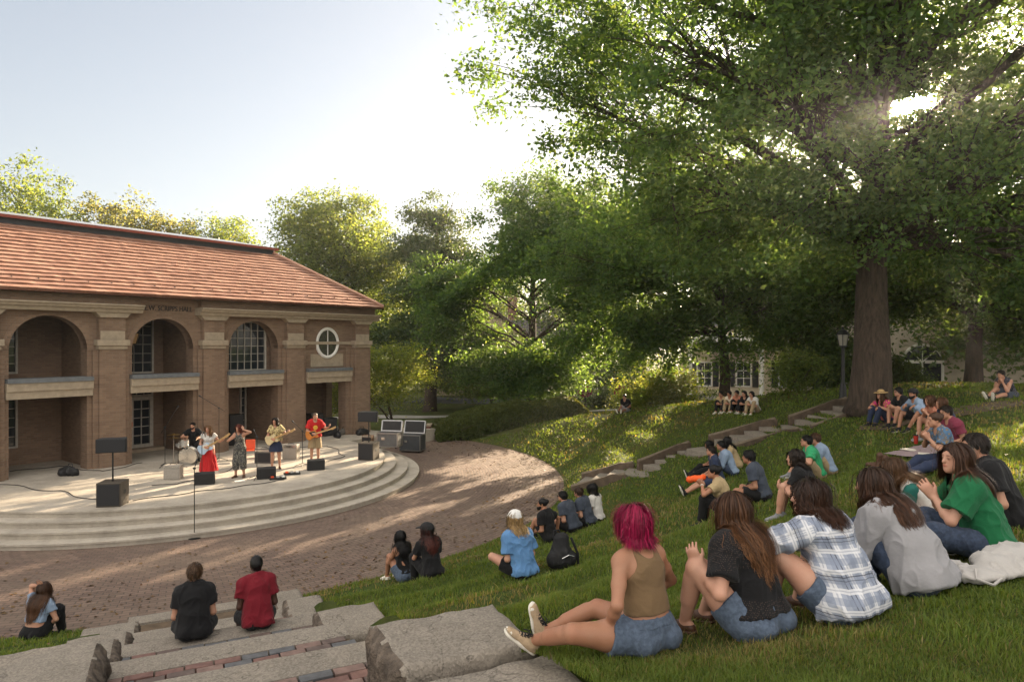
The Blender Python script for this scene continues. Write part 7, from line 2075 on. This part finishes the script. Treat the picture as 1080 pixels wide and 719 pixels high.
def tote_print(t):
    m = MB()
    for k, (x, y, a) in enumerate(((-.06, .02, .3), (-.02, -.01, -.2), (.03, .015, .5), (.07, -.005, .1), (.0, .03, .8))): m.box((x, y, 0), (.035, .011, .003), (0, 0, a))
    o = m.build('faded_print', M('faded_red_print', (.22, .06, .06), .8), t); tag(o, kind='stuff'); o.location = (.04, -.085, .085); o.rotation_euler = (R(38), R(-6), 0)
soft('tote_bag', 'crumpled white cotton tote bag on the grass at the right edge', 'tote bag', p, [((-.2, -.02, .05), (.12, .0, .07), .085, .125, .03, (0, 0, 1), .42), ((.05, .06, .09), (.36, .12, .13), .13, .12, .03, (0, 0, 1), .5), ((-.2, .0, .05), (-.16, .16, .05), .07, .06, .03, (0, 0, 1), .5), ((.3, .0, .07), (.34, .2, .1), .07, .06, .03, (0, 0, 1), .6)], cloth('white_cotton', (.40, .38, .36)), .009, .016, 9, .25, None,
     lambda t: MB().tube([(-.2, -.03, .1), (-.26, -.09, .06), (-.18, -.14, .03), (-.06, -.11, .07)], .010, 6).build('strap', cloth('white_cotton', (.5, .48, .46)), t, True))
p = at(1068, 558); p[2] = gz(p[0], p[1])
soft('canvas_bag', 'brown canvas bag beside the green t-shirt at the right edge', 'bag', p, [((-.1, 0, .08), (.2, .05, .1), .09, .11, .05), ((0, .05, .14), (.16, .06, .16), .06, .07, .05)], M('brown_canvas', (.17, .12, .085), .9), .012, .014, 8, .2, None,
     lambda t: MB().tube([(-.1, .02, .16), (-.05, -.04, .26), (.1, -.03, .27), (.18, .03, .2)], .012, 6).build('strap', LEATHER, t, True))
p = at(941, 533); p = at(936, 548); 
t = thing('phone', 'dark phone held by the person in the white and green top', 'phone', (p[0], p[1], p[2] + .0)); 
PHONE = t
p = at(975, 478); p[2] = gz(p[0], p[1])
t = thing('picnic_blanket', 'pale pink edged picnic blanket in front of the flowered shirt', 'blanket', p, .5)
q = SDF(); 
g = np.linspace(-.52, .52, 22); X, Y = np.meshgrid(g, g, indexing='ij'); cz, sz_ = math.cos(.5), math.sin(.5)
Z = hgt(p[0] + X * cz - Y * sz_, p[1] + X * sz_ + Y * cz) - p[2] + .055 + .02 * fbm(np.stack([X.ravel() * 5, Y.ravel() * 5, 0 * X.ravel()], 1), 2).reshape(X.shape)
i = np.arange(21)[:, None] * 22 + np.arange(21)[None]; F = np.stack([i, i + 22, i + 23, i + 1], -1).reshape(-1, 4)
link('cloth', mesh_np('cloth', np.stack([X.ravel(), Y.ravel(), Z.ravel()], 1), F, True), cloth('blanket_cloth', (.24, .18, .19)), t)
def on(px, py): q = at(px, py); q[2] = gz(q[0], q[1]) + .075; return q
t = thing('tumbler', 'red drinking tumbler standing on the picnic blanket', 'tumbler', on(966, 472)); RED = M('red_steel', (.36, .03, .02), .35)
MB().lathe([(.035, 0), (.042, .04), (.045, .17), (.04, .175)], 16).build('cup', RED, t, True); MB().lathe([(.046, .172), (.046, .19), (.03, .195)], 16).build('lid', BLKSH, t, True); MB().tube([(.01, 0, .19), (.02, 0, .26)], .004, 6).build('straw', SOLE, t)
t = thing('tumbler', 'blue insulated mug beside the flowered shirt', 'mug', on(988, 468)); MB().lathe([(.04, 0), (.045, .12), (.04, .13)], 16).build('cup', M('blue_steel', (.04, .12, .2), .35), t, True); MB().tube([(.044, 0, .03), (.075, 0, .04), (.075, 0, .09), (.044, 0, .1)], .008, 6).build('handle', BLKSH, t, True)
for px, py, rz, lab in ((960, 478, .3, 'open white paper lying on the picnic blanket'), (978, 483, 1.0, 'white paper nearest the flowered shirt')):
    tag(MB().box((0, 0, 0), (.22, .3, .012)).build('paper', SOLE, None, loc=on(px, py), rz=rz), lab, 'paper', 'papers on the picnic blanket')
p = on(979, 466); soft('shoulder_bag', 'tan shoulder bag on the far side of the picnic blanket', 'bag', p, [((-.1, 0, .08), (.12, 0, .09), .08, .08, .04)], M('tan_leather', (.22, .15, .10), .7), .014, .012, 8, .2, None, lambda t: MB().tube([(-.12, 0, .14), (-.05, .02, .24), (.08, .02, .24), (.14, 0, .15)], .01, 6).build('strap', LEATHER, t, True))
# boots of the person lying out of sight: brown pair on the lawn
for px, py, lab in ((925, 494, 'brown leather boot upright on the lawn, the left of a pair'), (931, 497, 'brown leather boot upright on the lawn, the right of a pair')):
    p = at(px, py); p[2] = gz(p[0], p[1]); t = thing('boot', lab, 'boot', p, R(35), 'pair of brown boots')
    q = SDF(); q.rc((0, -.04, .07), (0, .16, .05), .045, .042, .03).rc((0, -.03, .07), (0, -.05, .24), .05, .055, .03); mk('upper', q, .01, LEATHER, t, .004, 12)
    q = SDF(); q.rc((0, -.05, .015), (0, .17, .015), .048, .046, .01, (0, 0, 1), .35); mk('sole', q, .01, BLKSH, t)

# ---- the band -------------------------------------------------------
def stand(label, px, py, yaw, armd, top, bot, shoes, hair, skin='light', sc=1.0, fem=False, extra=None, head=(0, 4, 0), legs=None, lean=2, curl=6, w=1.0):
    p = atz(px, py, SZ); p[2] = SZ; yw = face_yaw(p, yaw, V3(2, 4, 0))
    P = dict(h=sc, zs=.925, lean=lean, curl=curl, fem=fem, head=head, w=w, legs=make_legs(p, yw, sc, 'stand'), arms=armd)
    if legs: P['legs'].update(legs)
    return person(label, p, yw, P, top, bot, shoes, hair, skin, .011, 'band on the stage', extra)
def loc2w(root, v):
    m = Matrix.Rotation(root.rotation_euler[2], 3, 'Z'); return V3(*root.location) + np.array(m @ Vector([float(c) for c in v])) * root.scale[0]
def dirw(root, v): return np.array(Matrix.Rotation(root.rotation_euler[2], 3, 'Z') @ Vector([float(c) for c in v]))
gplay = dict(L=((-.42, .26, 1.22), (-.7, -.2, -1), (-.3, .5, .6), (.4, -.4, .8), 50), R=((.10, .24, 1.03), (1, -.7, -.4), (-.8, .3, -.3), (0, -1, 0), 35))
r0, S0 = stand('guitarist in a red t-shirt with a yellow emblem and khaki shorts', 332, 488, 0, gplay, TEE('red', hem=-.02, sleeve=.7, off=.022, drape=.02), SHORT('khaki', .95, loose=.04), BLKSN, H('cropped', (.12, .08, .055)), sc=1.03, w=1.06)
q = S0.chest + S0.fw1 * .135
m = MB(); m.lathe([(.075, -.004), (.075, .004)], 20, (q[0], q[1] + .0, q[2] - .04), 'y'); m.build('emblem', M('yellow_print', (.62, .36, .05), .8), r0)
guitar(r0, 'electric_guitar', 'amber electric guitar with a black pickguard played by the red shirted guitarist', loc2w(r0, (.12, .22, 1.0)), dirw(r0, (-1, .12, .28)), dirw(r0, (0, 1, .1)), M('amber_lacquer', (.52, .19, .04), .25), pick=BLKSH)
r0, S0 = stand('guitarist with dark hair in a bright patterned shirt and dark skirt', 291, 494, -16, gplay, TEE(cloth('bright_print', (.55, .45, .22), 'floral', col2=(.10, .05, .04)), hem=.02, sleeve=.6, drape=.01), dict(name='skirt', mat=CL['navy'], skirt=True, len=.34, flare=.24), LTH, H('bob', DK_, k=1.05), sc=1.0, fem=True, head=(-20, 5, 0))
guitar(r0, 'electric_guitar', 'cream electric guitar played by the woman in the patterned shirt', loc2w(r0, (.10, .22, 1.02)), dirw(r0, (-1, .2, .42)), dirw(r0, (0, 1, .1)), M('cream_lacquer', (.56, .47, .28), .25))
r0, S0 = stand('singer in a long red skirt and white top playing a pale blue guitar', 220, 503, -10, gplay, TEE('white', hem=.08, sleeve=.35), dict(name='skirt', mat=CL['dress'], skirt=True, len=.70, flare=.30, amp=.018, freq=12, stretch=(1, 1, .12)), LTH, H('long', (.20, .10, .04), length=.32), sc=.95, fem=True, head=(-25, 4, 0))
guitar(r0, 'electric_guitar', 'pale blue electric guitar with a white pickguard played by the singer in the red skirt', loc2w(r0, (.10, .21, 1.0)), dirw(r0, (-1, .2, .58)), dirw(r0, (0, 1, .1)), M('pale_blue_lacquer', (.40, .50, .62), .22), pick=SOLE)
stand('singer in a dark patterned jumpsuit lifting a hand to her auburn hair', 253, 503, -30, dict(L=((-.16, .14, 1.56), (-1, .3, .1), (.5, -.2, .8), (0, -1, 0), 30), R=((.16, .22, 1.28), (1, -.5, -.6), (-.6, .3, .6), (0, -1, 0), 40)),
      dict(mat=cloth('leaf_print', (.05, .05, .05), 'floral', col2=(.34, .32, .26)), tank=True, hem=-.02, off=.012), dict(name='trousers', mat=cloth('leaf_print', (.05, .05, .05), 'floral', col2=(.3, .3, .25)), len=1.55, loose=.04), LTH, H('bob', (.14, .03, .015)), sc=.97, fem=True, head=(-15, 6, 0))
p = st_p.copy(); p[2] = SZ; yw = face_yaw(p, -12, V3(2, 4, 0))
P = dict(h=1.0, zs=.60, lean=6, curl=10, head=(-20, 6, 0), legs=dict(L=((-.2, .42, .10), (-.3, .3, 1), (-.2, 1, 0), UP), R=((.2, .42, .10), (.3, .3, 1), (.2, 1, 0), UP)), arms=dict(L=((-.2, .38, .86), (-1, -.4, -.5), (.2, .9, -.1), (.3, 0, -1), 60), R=((.2, .36, .9), (1, -.4, -.5), (-.2, .9, .1), (-.3, 0, -1), 60)))
dr, Sd = person('drummer in a black t-shirt behind the silver drums', p, yw, P, TEE('black', hem=0), PANTS('black'), BLKSN, H('short', DK_, k=1.3), 'light', .011, 'band on the stage', x_beard(DK_))
for sd in 'LR':
    w0 = loc2w(dr, Sd.al[sd][2] + Sd.al[sd][3] * .08); d_ = dirw(dr, Sd.al[sd][3] + V3(0, .3, .2 if sd == 'R' else -.1))
    t = thing('drum_stick', 'wooden drum stick in the %s hand of the drummer' % ('left' if sd == 'L' else 'right'), 'drum stick', w0, 0, 'drum sticks'); MB().tube([-nrm(d_) * .08, nrm(d_) * .3], [.009, .006], 6).build('stick', M('hickory', (.5, .34, .16), .5), t)
# things in hands
for o in list(COL.objects):
    lb = o.get('label', '') or ''
    if lb.startswith('person bent over a phone'): ph_root = o
    if lb.startswith('person in black trousers with a wristband'): or_root = o
PHONE.location = loc2w(ph_root, (0.0, .46, .43)); PHONE.rotation_euler = (R(40), 0, ph_root.rotation_euler[2])
MB().box((0, 0, 0), (.075, .15, .009)).build('case', BLKSH, PHONE, bevel=.003); MB().box((0, 0, .0055), (.068, .14, .002)).build('screen', MAT['glass'], PHONE)
soft('pouch_bag', 'bright orange pouch held up by the person in black trousers', 'pouch', loc2w(or_root, (-.12, .52, .60)), [((-.1, 0, 0), (.12, .02, .03), .05, .045, .03)], M('bright_orange', (.75, .10, .015), .6), .012, .01, 12)
SKY_FILL = 8.5  # radiance of the fill patches added to the sky behind the camera
SKY_STR, SUN_STR, EXPO = .053, 5.0, 2.42
# ------------------------------------------------------------------ light, camera
w = bpy.data.worlds.new('World'); SC.world = w; w.use_nodes = True
nt = w.node_tree; bg = nt.nodes['Background']
sky = nt.nodes.new('ShaderNodeTexSky'); sky.sky_type = 'NISHITA'; sky.sun_disc = False
sky.sun_elevation = SUN_EL; sky.sun_rotation = SUN_AZ; sky.air_density = 1.0; sky.dust_density = 1.6; sky.ozone_density = 1.0; sky.altitude = 200
hs = nt.nodes.new('ShaderNodeHueSaturation'); hs.inputs['Saturation'].default_value = .58; nt.links.new(sky.outputs[0], hs.inputs['Color'])
def vm(op, a, b):
    n = nt.nodes.new('ShaderNodeVectorMath'); n.operation = op
    for i, q in enumerate((a, b)):
        if isinstance(q, tuple): n.inputs[i].default_value = q
        else: nt.links.new(q, n.inputs[i])
    return n.outputs[0]
soft_ = vm('DIVIDE', hs.outputs[0], vm('ADD', vm('MULTIPLY', hs.outputs[0], (.09, .09, .09)), (1, 1, 1)))   # hazy evening sky: the bright part near the sun is held back
# added cloud-like bright patches, unseen behind the camera, to fill the shade
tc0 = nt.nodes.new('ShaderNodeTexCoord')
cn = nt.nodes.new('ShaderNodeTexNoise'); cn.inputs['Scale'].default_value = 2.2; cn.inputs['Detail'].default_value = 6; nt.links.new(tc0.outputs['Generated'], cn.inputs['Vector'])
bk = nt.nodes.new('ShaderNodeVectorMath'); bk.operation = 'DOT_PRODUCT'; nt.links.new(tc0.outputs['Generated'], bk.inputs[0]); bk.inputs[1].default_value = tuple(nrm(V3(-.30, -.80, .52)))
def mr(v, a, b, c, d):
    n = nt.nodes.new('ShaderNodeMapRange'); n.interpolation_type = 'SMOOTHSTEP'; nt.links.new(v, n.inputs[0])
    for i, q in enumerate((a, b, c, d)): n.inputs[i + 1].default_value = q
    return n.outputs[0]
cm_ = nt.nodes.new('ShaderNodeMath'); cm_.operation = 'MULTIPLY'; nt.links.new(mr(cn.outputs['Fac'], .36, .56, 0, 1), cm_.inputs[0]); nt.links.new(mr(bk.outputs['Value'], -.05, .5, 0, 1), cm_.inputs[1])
cmx = nt.nodes.new('ShaderNodeMix'); cmx.data_type = 'RGBA'; nt.links.new(cm_.outputs[0], cmx.inputs[0]); nt.links.new(soft_, cmx.inputs[6]); cmx.inputs[7].default_value = (SKY_FILL, SKY_FILL * .93, SKY_FILL * .84, 1)
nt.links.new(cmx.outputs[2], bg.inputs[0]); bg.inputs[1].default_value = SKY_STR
# the sun's own bright disc and aureole as part of the sky
tc = nt.nodes.new('ShaderNodeTexCoord')
dt = nt.nodes.new('ShaderNodeVectorMath'); dt.operation = 'DOT_PRODUCT'; nt.links.new(tc.outputs['Generated'], dt.inputs[0]); dt.inputs[1].default_value = tuple(SUND)
def wm(op, a, b):
    n = nt.nodes.new('ShaderNodeMath'); n.operation = op
    for i, q in enumerate((a, b)):
        if isinstance(q, (int, float)): n.inputs[i].default_value = q
        else: nt.links.new(q, n.inputs[i])
    return n.outputs[0]
mx = wm('MAXIMUM', dt.outputs['Value'], 0.0)
glow = wm('ADD', wm('MULTIPLY', wm('POWER', mx, 4500.0), 50.0), wm('MULTIPLY', wm('POWER', mx, 260.0), 2.8))
b2 = nt.nodes.new('ShaderNodeBackground'); b2.inputs[0].default_value = (1, .80, .55, 1); nt.links.new(glow, b2.inputs[1])
ad = nt.nodes.new('ShaderNodeAddShader'); nt.links.new(bg.outputs[0], ad.inputs[0]); nt.links.new(b2.outputs[0], ad.inputs[1])
nt.links.new(ad.outputs[0], nt.nodes['World Output'].inputs['Surface'])
l = bpy.data.lights.new('sun', 'SUN'); l.energy = SUN_STR; l.angle = R(.55); l.color = (1.0, .80, .56)
lo = bpy.data.objects.new('sun', l); COL.objects.link(lo)
lo.rotation_euler = Vector(-SUND).to_track_quat('-Z', 'Y').to_euler(); lo.location = (30, 50, 40)
cam = bpy.data.cameras.new('camera'); co = bpy.data.objects.new('camera', cam); COL.objects.link(co)
co.location = (0, 0, CAMZ); co.rotation_euler = (R(90), 0, 0)
cam.sensor_width = 36; cam.lens = 24.0; cam.shift_y = (HY - 359.5) / 1080.0; cam.clip_start = .05; cam.clip_end = 4000
SC.camera = co
SC.view_settings.view_transform = 'Standard'; SC.view_settings.look = 'None'; SC.view_settings.gamma = 1; SC.view_settings.use_curve_mapping = False
SC.view_settings.exposure = EXPO
SC.cycles.use_denoising = True
SC.cycles.max_bounces = 8; SC.cycles.diffuse_bounces = 5; SC.cycles.glossy_bounces = 3; SC.cycles.transmission_bounces = 4; SC.cycles.transparent_max_bounces = 6
SC.cycles.sample_clamp_indirect = 6

# ------------------------------------------------------------------ evening haze
HZ = 590.0
hm = MB().b2((CX - HZ, CY - HZ, -3.5), (CX + HZ, CY + HZ, 32)); t = NT('evening_haze')
t.n.remove(t.p)
pv = t.n.new('ShaderNodeVolumePrincipled'); pv.inputs['Color'].default_value = (.96, .95, .93, 1); pv.inputs['Density'].default_value = .00065; pv.inputs['Anisotropy'].default_value = .74
t.l.new(pv.outputs[0], t.out.inputs['Volume'])
o = hm.build('haze', t.m); tag(o, 'thin evening haze over the lawn', 'haze', kind='stuff')
SC.cycles.volume_bounces = 0
